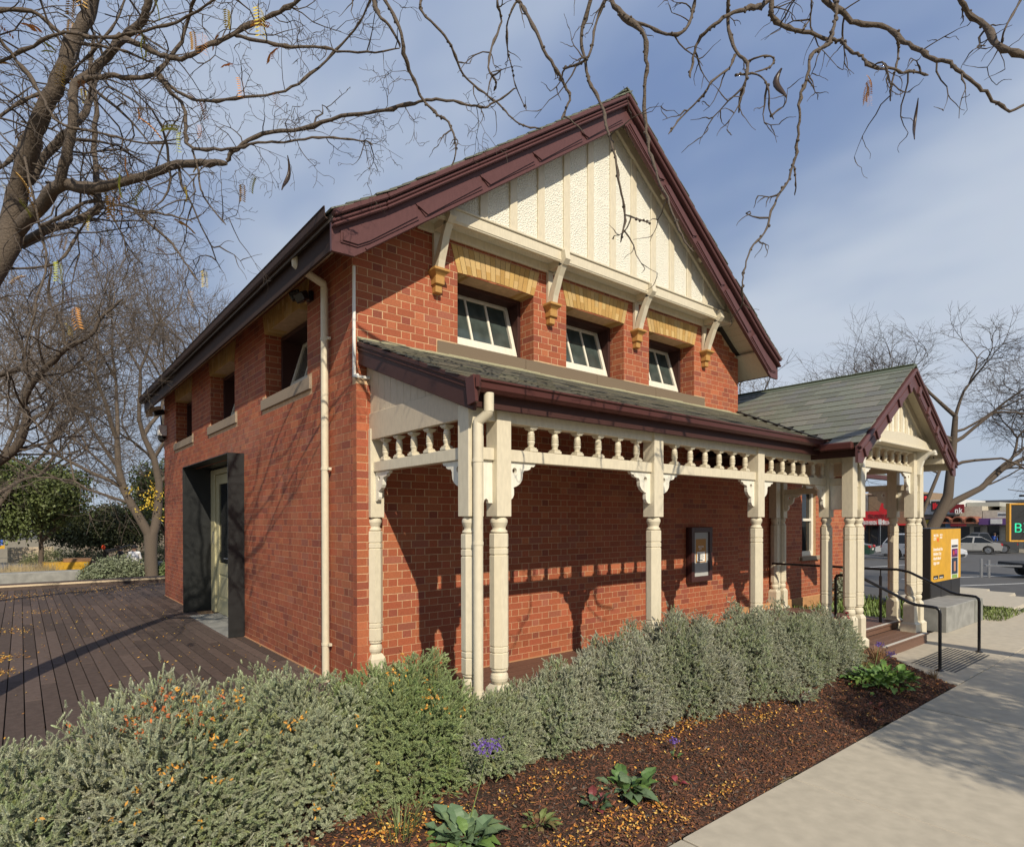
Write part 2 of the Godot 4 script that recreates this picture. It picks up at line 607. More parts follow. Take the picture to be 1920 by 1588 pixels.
func brick_face(wall: int, o: Vector3, u: Vector3, n: Vector3, u0: float, u1: float, v0: float, v1: float, holes: Array, lim: Callable, phase := 0.0) -> void:
	var k := int(floor(v0 / 0.086))
	while k * 0.086 < v1 - 0.02:
		var va := maxf(v0, k * 0.086 + 0.004)
		var vb := minf(v1, k * 0.086 + 0.082)
		var x := u0 - fposmod(phase + (0.18 if k % 2 else 0.0), 0.36)
		var long := true
		while x < u1:
			var a := x + 0.004
			var b := x + (0.24 if long else 0.12) - 0.004
			x += 0.24 if long else 0.12
			long = not long
			var segs := [[maxf(a, u0), minf(b, u1)]]
			for h: Rect2 in holes:
				if h.position.y < vb - 0.03 and h.end.y > va + 0.03:
					var out := []
					for s: Array in segs:
						if s[1] <= h.position.x or s[0] >= h.end.x:
							out.append(s)
							continue
						if s[0] < h.position.x:
							out.append([s[0], h.position.x])
						if s[1] > h.end.x:
							out.append([h.end.x, s[1]])
					segs = out
			for s: Array in segs:
				if s[1] - s[0] < 0.02:
					continue
				if lim.is_valid() and vb > lim.call((s[0] + s[1]) * 0.5):
					continue
				bricks.append([o, u, n, s[0], s[1], va, vb, brick_tone(), wall])
		k += 1

func lay_bricks(walls: Array) -> void:
	var ranked := []
	for q: Array in bricks:
		var ctr: Vector3 = q[0] + q[1] * ((q[3] + q[4]) * 0.5) + Vector3(0, (q[5] + q[6]) * 0.5, 0)
		var d := EYE - ctr
		var sc: float = (q[4] - q[3]) * (q[6] - q[5]) * d.normalized().dot(q[2]) / d.length_squared()
		var y := ctr.y
		if q[8] == 0 and (y < 0.95 or (y > 2.7 and y < 3.95) or y > 5.1):
			sc = 0.0
		if q[8] == 1 and (y < 0.2 or y > 4.5):
			sc = 0.0
		if q[8] == 2:
			sc = 0.0
		ranked.append([sc, q])
	ranked.sort_custom(func(a, b): return a[0] > b[0])
	var cache := {}
	var wear := FastNoiseLite.new()
	wear.seed = 17
	wear.frequency = 0.9
	var rest := []
	for w in walls.size():
		rest.append(MB.new())
	for r in ranked.size():
		var q: Array = ranked[r][1]
		var o: Vector3 = q[0]
		var u: Vector3 = q[1]
		var n: Vector3 = q[2]
		var bs := Basis(u, Vector3.UP, n)
		if r < 292 and ranked[r][0] > 0.0:
			var wmm := int(round((q[4] - q[3]) * 200.0)) * 5
			var hmm := int(round((q[6] - q[5]) * 200.0)) * 5
			var key := "%d_%d_%d" % [wmm, hmm, R.randi() % 6]
			if not cache.has(key):
				var m := MB.new()
				m.col = brick_tone()
				m.box(Vector3.ZERO, Vector3(wmm * 0.001, hmm * 0.001, 0.012), Basis(), 0.0025)
				cache[key] = m.mesh(mats.brick)
			var node := put_mesh("brick", cache[key], walls[q[8]])
			node.transform = Transform3D(bs, o + u * ((q[3] + q[4]) * 0.5) + Vector3(0, (q[5] + q[6]) * 0.5, 0) + n * (-0.0048 + R.randf_range(-0.0006, 0.0006)))
			continue
		var mb: MB = rest[q[8]]
		var mid: Vector3 = o + u * ((q[3] + q[4]) * 0.5) + Vector3(0, (q[5] + q[6]) * 0.5, 0)
		var age := 1.0 + 0.16 * wear.get_noise_3dv(mid * 1.0) + 0.08 * wear.get_noise_3dv(mid * 4.0)
		var salt := 0.0
		if q[8] == 1:
			salt = 0.32 * exp(-pow((mid.z + 4.4) / 1.3, 2.0) - pow((mid.y - 3.15) / 0.30, 2.0)) * (0.6 + 0.8 * absf(wear.get_noise_3dv(mid * 6.0)))
		salt += 0.10 * clampf(wear.get_noise_3dv(mid * 2.3 + Vector3(9, 2, 5)) * 2.5 - 0.5, 0.0, 1.0)
		if mid.y < 0.35:
			age *= 0.86
		mb.col = (q[7] * age).lerp(Color(0.46, 0.27, 0.20), salt)
		var d := 0.0015 + R.randf_range(-0.0006, 0.0006)
		var e := 0.0025
		var p := []
		var f := []
		for t: Vector2 in [Vector2(q[3], q[5]), Vector2(q[4], q[5]), Vector2(q[4], q[6]), Vector2(q[3], q[6])]:
			p.append(o + u * t.x + Vector3(0, t.y, 0) - n * 0.0015)
			f.append(o + u * (t.x + (e if t.x == q[3] else -e)) + Vector3(0, t.y + (e if t.y == q[5] else -e), 0) + n * (d - 0.0005))
		mb.quad(f[0], f[1], f[2], f[3], n)
		for t in 4:
			var s := (t + 1) % 4
			mb.quad(p[t], p[s], f[s], f[t], (p[t] + p[s]) * 0.5 - (p[0] + p[2]) * 0.5 + n * 0.01)
	for w in walls.size():
		put("brickwork", rest[w], mats.brick, walls[w], "stuff")

# a flat wall sheet with openings, with reveals going in
func sheet(mb: MB, o: Vector3, u: Vector3, n: Vector3, u0: float, u1: float, v0: float, v1: float, holes: Array, thick: float, lim: Callable) -> void:
	var us := [u0, u1]
	var vs := [v0, v1]
	for h: Rect2 in holes:
		us.append_array([h.position.x, h.end.x])
		vs.append_array([h.position.y, h.end.y])
	if lim.is_valid():
		us.append_array([0.2, 0.4, 0.6, 0.8, u1 - 0.2, u1 - 0.4, u1 - 0.6, u1 - 0.8])
	us.sort()
	vs.sort()
	for i in us.size() - 1:
		for j in vs.size() - 1:
			var a: float = us[i]
			var b: float = us[i + 1]
			var c: float = vs[j]
			var d: float = vs[j + 1]
			if b - a < 0.001 or d - c < 0.001:
				continue
			var skip := false
			for h: Rect2 in holes:
				if h.has_point(Vector2((a + b) * 0.5, (c + d) * 0.5)):
					skip = true
			if skip:
				continue
			var da := d
			var db := d
			if lim.is_valid():
				da = minf(d, lim.call(a))
				db = minf(d, lim.call(b))
				if da <= c and db <= c:
					continue
				da = maxf(da, c)
				db = maxf(db, c)
			for off: float in [0.0, -thick]:
				mb.quad(o + u * a + Vector3(0, c, 0) + n * off, o + u * b + Vector3(0, c, 0) + n * off, o + u * b + Vector3(0, db, 0) + n * off, o + u * a + Vector3(0, da, 0) + n * off, n if off == 0.0 else -n)
	for h: Rect2 in holes:
		var p := h.position
		var q := h.end
		for s: Array in [[Vector2(p.x, p.y), Vector2(p.x, q.y), u], [Vector2(q.x, p.y), Vector2(q.x, q.y), -u], [Vector2(p.x, p.y), Vector2(q.x, p.y), Vector3.UP], [Vector2(p.x, q.y), Vector2(q.x, q.y), Vector3.DOWN]]:
			var a: Vector3 = o + u * s[0].x + Vector3(0, s[0].y, 0)
			var b: Vector3 = o + u * s[1].x + Vector3(0, s[1].y, 0)
			mb.quad(a, b, b - n * thick, a - n * thick, s[2])

func flat_arch(root: Node, o: Vector3, u: Vector3, n: Vector3, x0: float, w: float, y0: float, h: float, count: int, depth: float) -> void:
	var arch := group_part("window_arch", root)
	var bs := Basis(u, Vector3.UP, n)
	var xf := Transform3D(bs, o - n * depth)
	var splay := 0.10
	var back := MB.new()
	back.prism(PackedVector2Array([Vector2(x0 - 0.002, y0 + 0.035), Vector2(x0 + w + 0.002, y0 + 0.035), Vector2(x0 + w + splay, y0 + h), Vector2(x0 - splay, y0 + h)]), xf, depth + 0.003)
	put("arch_core", back, mats.arch_mortar, arch)
	for k in count:
		var cam0 := 0.018 * sin(PI * k / count)
		var cam1 := 0.018 * sin(PI * (k + 1) / count)
		var cut: float = [0.34, 0.66][k % 2]
		for part in 2:
			var f0 := 0.0 if part == 0 else cut
			var f1 := cut if part == 0 else 1.0
			var p := PackedVector2Array()
			for t: Vector2 in [Vector2(0, f0), Vector2(1, f0), Vector2(1, f1), Vector2(0, f1)]:
				var bot := x0 + w * (k + t.x) / count
				var top := x0 - splay + (w + 2 * splay) * (k + t.x) / count
				var g := 0.0035 if t.x == 0 else -0.0035
				var gv := 0.003 if t.y == f0 else -0.003
				if f0 == 0.0 and t.y == 0.0:
					gv = 0.0
				p.append(Vector2(lerpf(bot, top, t.y) + g, y0 + (cam0 if t.x == 0 else cam1) * (1 - t.y) + h * t.y + gv))
			var b := MB.new()
			b.col = jit([Color(0.56, 0.35, 0.115), Color(0.60, 0.41, 0.17), Color(0.50, 0.30, 0.09)][R.randi() % 3], 0.12)
			if part == 0:
				b.prism(p, xf, depth + 0.009)
			else:
				b.prism(p, Transform3D(bs, o - n * 0.05), 0.059)
			put("arch_brick", b, mats.arch, arch)

# an awning window in an opening of the wall; o = the opening's lower left corner on the wall face
func awning_window(root: Node, o: Vector3, u: Vector3, n: Vector3, w: float, h: float, panes: int, deep: float, foot_at: Vector2, hinge_at: Vector2, glassm: Material) -> void:
	var win := group_part("window", root)
	var bs := Basis(u, Vector3.UP, n)
	var at := func(x: float, y: float, z: float) -> Vector3: return o + u * x + Vector3(0, y, 0) + n * z
	var f := MB.new()
	var fz := -deep - 0.27
	for s: Array in [[0.025, h * 0.5, 0.05, h], [w - 0.025, h * 0.5, 0.05, h]]:
		f.box(at.call(s[0], s[1], -deep - 0.14), Vector3(s[2], s[3], 0.30), bs, 0.004)
	f.box(at.call(w * 0.5, h - 0.03, -deep - 0.14), Vector3(w - 0.1, 0.06, 0.298), bs, 0.004)
	f.box(at.call(w * 0.5, 0.02, -deep - 0.14), Vector3(w - 0.1, 0.04, 0.298), bs, 0.004)
	f.box(at.call(w * 0.5, h * 0.5, fz - 0.06), Vector3(w, h, 0.02), bs)
	put("frame", f, mats.maroon_dark, win)
	var hinge: Vector3 = at.call(w * 0.5, hinge_at.y, hinge_at.x)
	var foot: Vector3 = at.call(w * 0.5, foot_at.y, foot_at.x)
	var sl := MB.new()
	sl.prism(PackedVector2Array([Vector2(0.005, -0.02), Vector2(0.005, 0.002), Vector2(-deep - 0.3, foot_at.y * 0.9), Vector2(-deep - 0.3, -0.02)]), Transform3D(Basis(n, Vector3.UP, n.cross(Vector3.UP)), o if n.cross(Vector3.UP).dot(u) > 0 else o + u * w), w)
	put("sill_slope", sl, mats.stone, win)
	var dn := (foot - hinge).normalized()
	var sn := u.cross(-dn).normalized()
	var sb := Basis(u, -dn, sn)
	var sh := hinge.distance_to(foot)
	var sw := w - 0.12
	var mid := (hinge + foot) * 0.5
	var s := MB.new()
	for sx: float in [-1.0, 1.0]:
		s.box(mid + sb * Vector3(sx * (sw * 0.5 - 0.028), 0, 0), Vector3(0.056, sh, 0.045), sb, 0.004)
	s.box(mid + sb * Vector3(0, sh * 0.5 - 0.03, 0), Vector3(sw - 0.112, 0.06, 0.044), sb, 0.004)
	s.box(mid + sb * Vector3(0, -sh * 0.5 + 0.055, 0), Vector3(sw - 0.112, 0.11, 0.044), sb, 0.004)
	put("sash", s, mats.sash, win)
	for k in panes - 1:
		var m := MB.new()
		m.box(mid + sb * Vector3((sw - 0.112) * (float(k + 1) / panes - 0.5), 0.025, 0), Vector3(0.032, sh - 0.172, 0.036), sb, 0.004)
		put("mullion", m, mats.sash, win)
	for k in panes:
		var p := MB.new()
		var pw := (sw - 0.112) / panes
		p.box(mid + sb * Vector3(pw * (k + 0.5) - (sw - 0.112) * 0.5, 0.025, -0.004), Vector3(pw - 0.034, sh - 0.174, 0.006), sb)
		put("pane", p, glassm, win)

func post_mesh(y0: float, ytop: float) -> MB:
	var b := MB.new()
	var sq := 0.161
	b.span(Vector3(-sq * 0.5, 1.9, -sq * 0.5), Vector3(sq * 0.5, ytop, sq * 0.5), 0.004)
	b.lathe([Vector2(0.06, 1.752), Vector2(0.074, 1.758), Vector2(0.078, 1.768), Vector2(0.072, 1.778), Vector2(0.062, 1.786), Vector2(0.060, 1.800), Vector2(0.070, 1.825), Vector2(0.079, 1.85), Vector2(0.078, 1.872), Vector2(0.066, 1.89), Vector2(0.06, 1.9)], Vector3.ZERO, 24)
	var k := 0.081 / cos(PI / 8)
	var kk := 0.073 / cos(PI / 8)
	b.lathe([Vector2(k - 0.006, 0.55), Vector2(k, 0.556), Vector2(k, 0.683), Vector2(kk, 0.689), Vector2(kk, 0.694), Vector2(k, 0.70), Vector2(k, 0.737), Vector2(kk, 0.743), Vector2(kk, 0.748), Vector2(k, 0.754), Vector2(k, 1.552), Vector2(kk, 1.558), Vector2(kk, 1.563), Vector2(k, 1.569), Vector2(k, 1.614), Vector2(kk, 1.62), Vector2(kk, 1.625), Vector2(k, 1.631), Vector2(k, 1.745), Vector2(k - 0.006, 1.752)], Vector3.ZERO, 8, PI / 8, false)
	b.lathe([Vector2(0.055, 0.405), Vector2(0.066, 0.415), Vector2(0.079, 0.44), Vector2(0.083, 0.465), Vector2(0.078, 0.495), Vector2(0.062, 0.515), Vector2(0.060, 0.522), Vector2(0.078, 0.528), Vector2(0.080, 0.54), Vector2(0.066, 0.55)], Vector3.ZERO, 24)
	var r := 0.088 * sqrt(2.0)
	b.lathe([Vector2(r, y0), Vector2(r, 0.355), Vector2(r - 0.02, 0.385), Vector2(r * 0.66, 0.41)], Vector3.ZERO, 4, PI / 4, false)
	if y0 < -0.1:
		b.lathe([Vector2(0.122 * sqrt(2.0), -0.34), Vector2(0.122 * sqrt(2.0), 0.01), Vector2(0.09 * sqrt(2.0), 0.045)], Vector3.ZERO, 4, PI / 4, false)
	return b

func fret_poly(s: float) -> PackedVector2Array:
	var p := PackedVector2Array()
	for t: Vector2 in [Vector2(0, -0.345), Vector2(0.035, -0.343), Vector2(0.062, -0.325), Vector2(0.077, -0.295), Vector2(0.078, -0.25), Vector2(0.072, -0.228), Vector2(0.11, -0.215), Vector2(0.15, -0.19), Vector2(0.175, -0.155), Vector2(0.182, -0.115), Vector2(0.180, -0.095), Vector2(0.20, -0.068), Vector2(0.235, -0.066), Vector2(0.27, -0.055), Vector2(0.285, -0.03), Vector2(0.315, -0.03), Vector2(0.335, -0.012), Vector2(0.335, 0.0), Vector2(0, 0), Vector2(0, -0.0750)]:
		p.append(t * s)
	for k in 13:
		var a := PI - TAU * k / 12.0
		p.append((Vector2(0.085, -0.0755) + Vector2(cos(a), sin(a)) * 0.027 + Vector2(0, -0.0004 if k == 12 else 0.0004)) * s)
	p.append(Vector2(0, -0.0760) * s)
	return p

func bracket(root: Node, at: Vector3, dir: Vector3, s := 1.0) -> void:
	var b := MB.new()
	var z := dir.cross(Vector3.UP)
	b.prism(fret_poly(s), Transform3D(Basis(dir, Vector3.UP, z), at - z * 0.021), 0.042)
	put("fret_bracket", b, mats.ivory, root)

func spindle_mesh() -> MB:
	var b := MB.new()
	b.box(Vector3(0, 0.012, 0), Vector3(0.094, 0.024, 0.094), Basis(), 0.003)
	b.box(Vector3(0, 0.031, 0), Vector3(0.078, 0.014, 0.078), Basis(), 0.003)
	b.lathe([Vector2(0.030, 0.038), Vector2(0.037, 0.044), Vector2(0.026, 0.052), Vector2(0.028, 0.062), Vector2(0.036, 0.085), Vector2(0.036, 0.102), Vector2(0.029, 0.106), Vector2(0.029, 0.109), Vector2(0.037, 0.112), Vector2(0.037, 0.122), Vector2(0.029, 0.125), Vector2(0.029, 0.128), Vector2(0.036, 0.131), Vector2(0.036, 0.141), Vector2(0.029, 0.144), Vector2(0.029, 0.147), Vector2(0.034, 0.150), Vector2(0.032, 0.172), Vector2(0.024, 0.190), Vector2(0.034, 0.197), Vector2(0.030, 0.204)], Vector3.ZERO, 16)
	b.box(Vector3(0, 0.209, 0), Vector3(0.078, 0.012, 0.078), Basis(), 0.003)
	b.box(Vector3(0, 0.223, 0), Vector3(0.094, 0.016, 0.094), Basis(), 0.003)
	return b

func barge_top(x: float) -> float:
	return 4.842 + (x + 0.454) * 0.617 if x < 0.115 else 5.193 + (x - 0.115) * 0.7108

func barge_low(x: float) -> float:
	return 7.45 - 0.7255 * (3.867 - x)

func building() -> void:
	var B := thing("brick_building", "red brick hall with steep cream gable, maroon barge boards, slate porch and turned veranda posts", "building")
	var no: Callable
	var X := Vector3.RIGHT
	var Y := Vector3.UP
	var Z := Vector3.BACK
	# ---------------------------------------------------------------- walls
	var lim := func(u: float) -> float: return 4.86 + 0.71 * minf(u, W - u)
	var fw := []
	for k in 3:
		fw.append(Rect2(1.373 + 1.854 * k, 4.024, 1.242, 0.89))
	var front_holes := fw.duplicate()
	var sw := [Rect2(1.325, 3.65, 1.68, 0.96), Rect2(4.645, 3.65, 1.68, 0.96), Rect2(7.92, 3.65, 1.68, 0.96)]
	var side_holes := sw.duplicate()
	side_holes.append(Rect2(4.115, -0.3, 3.435, 3.25))
	var wing_holes := [Rect2(3.19, 1.03, 0.68, 1.62)]
	var wall0 := MB.new()
	sheet(wall0, Vector3(0, 0, -0.001), X, Z, 0.001, W - 0.001, -0.35, 5.3, front_holes, 0.62, lim)
	var w0 := put("front_wall", wall0, mats.mortar, B)
	var wall1 := MB.new()
	sheet(wall1, Vector3(0.001, 0, 0), -Z, -X, 0.001, LEN, -0.35, 4.96, side_holes, 0.66, no)
	var w1 := put("side_wall", wall1, mats.mortar, B)
	var wall2 := MB.new()
	sheet(wall2, Vector3(W, 0, -0.301), X, Z, 0.0, 6.35, -0.35, 3.2, wing_holes, 0.25, no)
	wall2.quad(Vector3(W + 6.35, -0.35, -0.306), Vector3(W + 6.35, -0.35, -6.3), Vector3(W + 6.35, 3.2, -6.3), Vector3(W + 6.35, 3.2, -0.306), X)
	wall2.quad(Vector3(W + 6.35, -0.35, -6.3), Vector3(W, -0.35, -6.3), Vector3(W, 3.2, -6.3), Vector3(W + 6.35, 3.2, -6.3), -Z)
	var w2 := put("wing_wall", wall2, mats.mortar, B)
	var rear := MB.new()
	rear.quad(Vector3(W - 0.01, -0.35, 0), Vector3(W - 0.01, -0.35, -LEN), Vector3(W - 0.01, 4.8, -LEN), Vector3(W - 0.01, 4.8, 0), X)
	rear.prism(PackedVector2Array([Vector2(0, -0.35), Vector2(W, -0.35), Vector2(W, 4.8), Vector2(W * 0.5, 7.5), Vector2(0, 4.8)]), Transform3D(Basis(), Vector3(0, 0, -LEN)), 0.2)
	put("rear_wall", rear, M("plain_brick", Color(0.30, 0.085, 0.05), 0.85, mats.brick.albedo_texture, 2.0), B)
	brick_face(0, Vector3.ZERO, X, Z, 0.0, W, -0.3, 5.3, front_holes + [Rect2(1.07, 3.84, 5.58, 0.188)], lim)
	brick_face(1, Vector3.ZERO, -Z, -X, 0.0, LEN, -0.3, 4.95, side_holes + [Rect2(1.17, 3.49, 1.98, 0.16), Rect2(4.49, 3.49, 1.98, 0.16), Rect2(7.77, 3.49, 1.98, 0.16)], no, 0.12)
	brick_face(2, Vector3(W, 0, -0.30), X, Z, 0.0, 6.35, 0.12, 3.15, wing_holes + [Rect2(3.08, 0.93, 0.9, 0.1)], no)
	# the reveals of the openings
	for h: Rect2 in fw:
		brick_face(0, Vector3(h.end.x, 0, 0), -Z, -X, 0.0, 0.30, h.position.y, h.end.y, [], no)
		brick_face(0, Vector3(h.position.x, 0, -0.30), Z, X, 0.0, 0.30, h.position.y, h.end.y, [], no)
	for h: Rect2 in sw:
		brick_face(1, Vector3(0.24, 0, -h.end.x), -X, Z, 0.0, 0.24, h.position.y, h.end.y, [], no)
		brick_face(1, Vector3(0, 0, -h.position.x), X, -Z, 0.0, 0.24, h.position.y, h.end.y, [], no)
	# the corner pier below veranda height, with its weathered cap
	var pier := MB.new()
	pier.span(Vector3(0.001, -0.35, -0.05), Vector3(0.20, 3.34, 0.099))
	pier.prism(PackedVector2Array([Vector2(0.0, 3.34), Vector2(0.102, 3.34), Vector2(0.085, 3.385), Vector2(0.0, 3.43)]), Transform3D(Basis(Z, Y, -X), Vector3(0.20, 0, 0)), 0.20)
	pier.col = Color(0.75, 0.28, 0.26)
	put("corner_pier", pier, mats.mortar, B)
	for k in range(-3, 39):
		bricks.append([Vector3(0, 0, 0.10), X, Z, 0.0, 0.2 if k % 2 else 0.115, k * 0.086 + 0.003, minf(k * 0.086 + 0.083, 3.34), brick_tone(), 0])
		if k % 2 == 0:
			bricks.append([Vector3(0, 0, 0.10), X, Z, 0.121, 0.2, k * 0.086 + 0.003, minf(k * 0.086 + 0.083, 3.34), brick_tone(), 0])
		bricks.append([Vector3(0, 0, 0.10), -Z, -X, 0.0, 0.099, k * 0.086 + 0.003, minf(k * 0.086 + 0.083, 3.34), brick_tone(), 1])
	lay_bricks([w0, w1, w2])
	for q: Array in [[Vector3(-0.02, -0.02, -LEN), Vector3(0.0, 0.012, -7.57)], [Vector3(-0.02, -0.02, -4.09), Vector3(0.0, 0.012, 0.1)], [Vector3(0.3, 0.0, 0.0), Vector3(W, 0.014, 0.02)]]:
		var foot := MB.new()
		foot.span(q[0], q[1])
		put("mortar_fillet", foot, M("fillet", Color(0.42, 0.22, 0.11), 0.9), B)
	var pl := MB.new()
	pl.span(Vector3(W, -0.35, -0.3), Vector3(W + 6.38, 0.115, -0.26), 0.01)
	put("plinth", pl, M("plinth", Color(0.50, 0.26, 0.11), 0.9, mats.mortar.albedo_texture, 1.0), B)
	# stone bands and sills
	var st := MB.new()
	for k in 4:
		st.span(Vector3(1.08 + k * 1.39, 3.845, -0.2), Vector3(1.08 + (k + 1) * 1.39 - 0.006, 4.024, 0.012), 0.004)
	put("stone_sill_band", st, mats.stone, B)
	for h: Rect2 in sw:
		st = MB.new()
		st.span(Vector3(-0.03, 3.495, -h.end.x - 0.14), Vector3(0.25, 3.648, -h.position.x + 0.14), 0.006)
		put("stone_sill", st, M("sill", Color(0.33, 0.26, 0.19), 0.85, mats.stone.albedo_texture, 1.5), B)
	for h: Rect2 in fw:
		flat_arch(B, Vector3.ZERO, X, Z, h.position.x, h.size.x, 4.905, 0.33, 17, 0.29)
		awning_window(B, Vector3(h.position.x, h.position.y, 0), X, Z, h.size.x, h.size.y + 0.01, 3, 0.29, Vector2(-0.30, 0.10), Vector2(-0.53, 0.85), mats.glass)
	for h: Rect2 in sw:
		flat_arch(B, Vector3.ZERO, -Z, -X, h.position.x, h.size.x, 4.60, 0.29, 22, 0.22)
		awning_window(B, Vector3(0, h.position.y, -h.end.x), Z, -X, h.size.x, h.size.y - 0.02, 3, 0.24, Vector2(-0.345, 0.17), Vector2(-0.56, 0.89), M("dull_pane", Color(0.10, 0.095, 0.08), 0.2))
	# ---------------------------------------------------------------- main roof
	roofs(B)
	gable_front(B)
	# ---------------------------------------------------------------- dark steel entry
	portal(B)
	# ---------------------------------------------------------------- pipes
	var dp := MB.new()
	dp.tube([Vector3(-0.062, -0.3, -0.62), Vector3(-0.062, 4.56, -0.62)], [0.042, 0.042], 16)
	dp.tube([Vector3(-0.062, 4.53, -0.62), Vector3(-0.07, 4.60, -0.618), Vector3(-0.36, 4.70, -0.59), Vector3(-0.40, 4.72, -0.586), Vector3(-0.41, 4.88, -0.585)], [0.043, 0.044, 0.044, 0.046, 0.046], 16)
	put("downpipe", dp, mats.cream, B)
	for y: float in [0.42, 2.45, 3.95]:
		dp = MB.new()
		dp.lathe([Vector2(0.047, 0), Vector2(0.047, 0.03)], Vector3(-0.062, y, -0.62), 16)
		dp.span(Vector3(-0.055, y, -0.575), Vector3(-0.02, y + 0.03, -0.53))
		put("pipe_clip", dp, mats.cream, B)
	dp = MB.new()
	dp.box(Vector3(0.012, 4.02, 0.018), Vector3(0.03, 1.21, 0.03), Basis(), 0.004)
	dp.box(Vector3(0.075, 3.415, 0.1), Vector3(0.16, 0.03, 0.03), Basis(), 0.004)
	dp.box(Vector3(0.012, 3.43, 0.06), Vector3(0.03, 0.03, 0.1), Basis(), 0.004)
	put("white_conduit", dp, mats.white_metal, B)
	veranda(B)
	porch(B)
	wing(B)

func roofs(B: Node) -> void:
	var Z := Vector3.BACK
	var roof := MB.new()
	for s in 2:
		var p := PackedVector2Array()
		for x: float in [-0.46, 0.115, 3.867]:
			p.append(Vector2(x if s == 0 else W - x, barge_top(x) + 0.0))
		for x: float in [3.867, 0.115, -0.46]:
			p.append(Vector2(x if s == 0 else W - x, barge_top(x) - 0.07))
		roof.prism(p, Transform3D(Basis(), Vector3(0, 0, -LEN - 0.36)), LEN + 0.36 + 0.56)
	var rn := put("roof", roof, M("roof_deck", Color(0.10, 0.08, 0.065), 0.8), B)
	var sl := MB.new()
	for s in 2:
		var x := -0.49
		while x < 3.80:
			var dx := 0.155
			sl.col = jit(Color(0.135, 0.145, 0.105), 0.2)
			var a := Vector3(x, barge_top(x) + 0.030, 0)
			var e := Vector3(x + dx * 1.5, barge_top(x + dx * 1.5) + 0.012, 0)
			if s == 1:
				a.x = W - a.x
				e.x = W - e.x
			var off := R.randf_range(-0.012, 0.012)
			var up := Vector3(-(e.y - a.y), absf(e.x - a.x), 0) if s == 0 else Vector3(e.y - a.y, absf(e.x - a.x), 0)
			a.z = -5.35 + off
			e.z = a.z
			sl.bar(a, e, 11.95, 0.013, up.normalized())
			x += dx
	put("slate_courses", sl, mats.slate, rn, "stuff")
	var rc := MB.new()
	rc.prism(PackedVector2Array([Vector2(-0.13, -0.07), Vector2(0, 0.012), Vector2(0.13, -0.07), Vector2(0.13, -0.05), Vector2(0, 0.035), Vector2(-0.13, -0.05)]), Transform3D(Basis(), Vector3(W * 0.5, 7.90, -LEN - 0.4)), LEN + 1.01)
	put("ridge_capping", rc, M("capping", Color(0.10, 0.12, 0.085), 0.6), rn)
	# sloping boarded soffits at the gable and the side eaves
	var so := MB.new()
	for s in 2:
		var x := -0.30
		while x < 3.80:
			var x1 := x + 0.118
			var q := []
			for t: Vector2 in [Vector2(x, -0.075), Vector2(x1, -0.075), Vector2(x1, -0.092), Vector2(x, -0.092)]:
				q.append(Vector2(t.x if s == 0 else W - t.x, barge_top(t.x) + t.y))
			so.prism(PackedVector2Array(q), Transform3D(Basis(), Vector3(0, 0, 0.27 if x > 0.9 else 0.0)), 0.23 if x > 0.9 else 0.50)
			x += 0.125
	put("soffit_board", so, mats.cream, rn, "stuff")
	for s in 2:
		var e := MB.new()
		var p := PackedVector2Array([Vector2(-0.37, 4.56), Vector2(0.0, 4.93), Vector2(0.0, 4.96), Vector2(-0.37, 4.59)])
		if s == 1:
			for k in 4:
				p[k].x = W - p[k].x
		e.prism(p, Transform3D(Basis(), Vector3(0, 0, -LEN - 0.3)), LEN + 0.3 + 0.5)
		put("eave_soffit", e, mats.cream, rn)
		e = MB.new()
		var xa := -0.385 if s == 0 else W + 0.385
		e.box(Vector3(xa, 4.68, -5.4), Vector3(0.03, 0.26, 11.75), Basis(), 0.004)
		put("fascia", e, mats.brown_gutter, rn)
		e = MB.new()
		var pr := PackedVector2Array([Vector2(-0.402, 4.80), Vector2(-0.49, 4.80), Vector2(-0.505, 4.825), Vector2(-0.505, 4.90), Vector2(-0.515, 4.915), Vector2(-0.50, 4.92), Vector2(-0.495, 4.82), Vector2(-0.41, 4.81), Vector2(-0.402, 4.92)])
		if s == 1:
			for k in pr.size():
				pr[k].x = W - pr[k].x
		e.prism(pr, Transform3D(Basis(), Vector3(0, 0, -LEN - 0.32)), LEN + 0.32 + 0.49)
		put("gutter", e, mats.brown_gutter, rn)
		if s == 0:
			e = MB.new()
			e.prism(PackedVector2Array([Vector2(-0.36, 4.45), Vector2(-0.02, 4.55), Vector2(-0.02, 4.78), Vector2(-0.36, 4.70)]), Transform3D(Basis(), Vector3(0, 0, -LEN - 0.32)), 0.04)
			put("eave_end", e, mats.cream, rn)

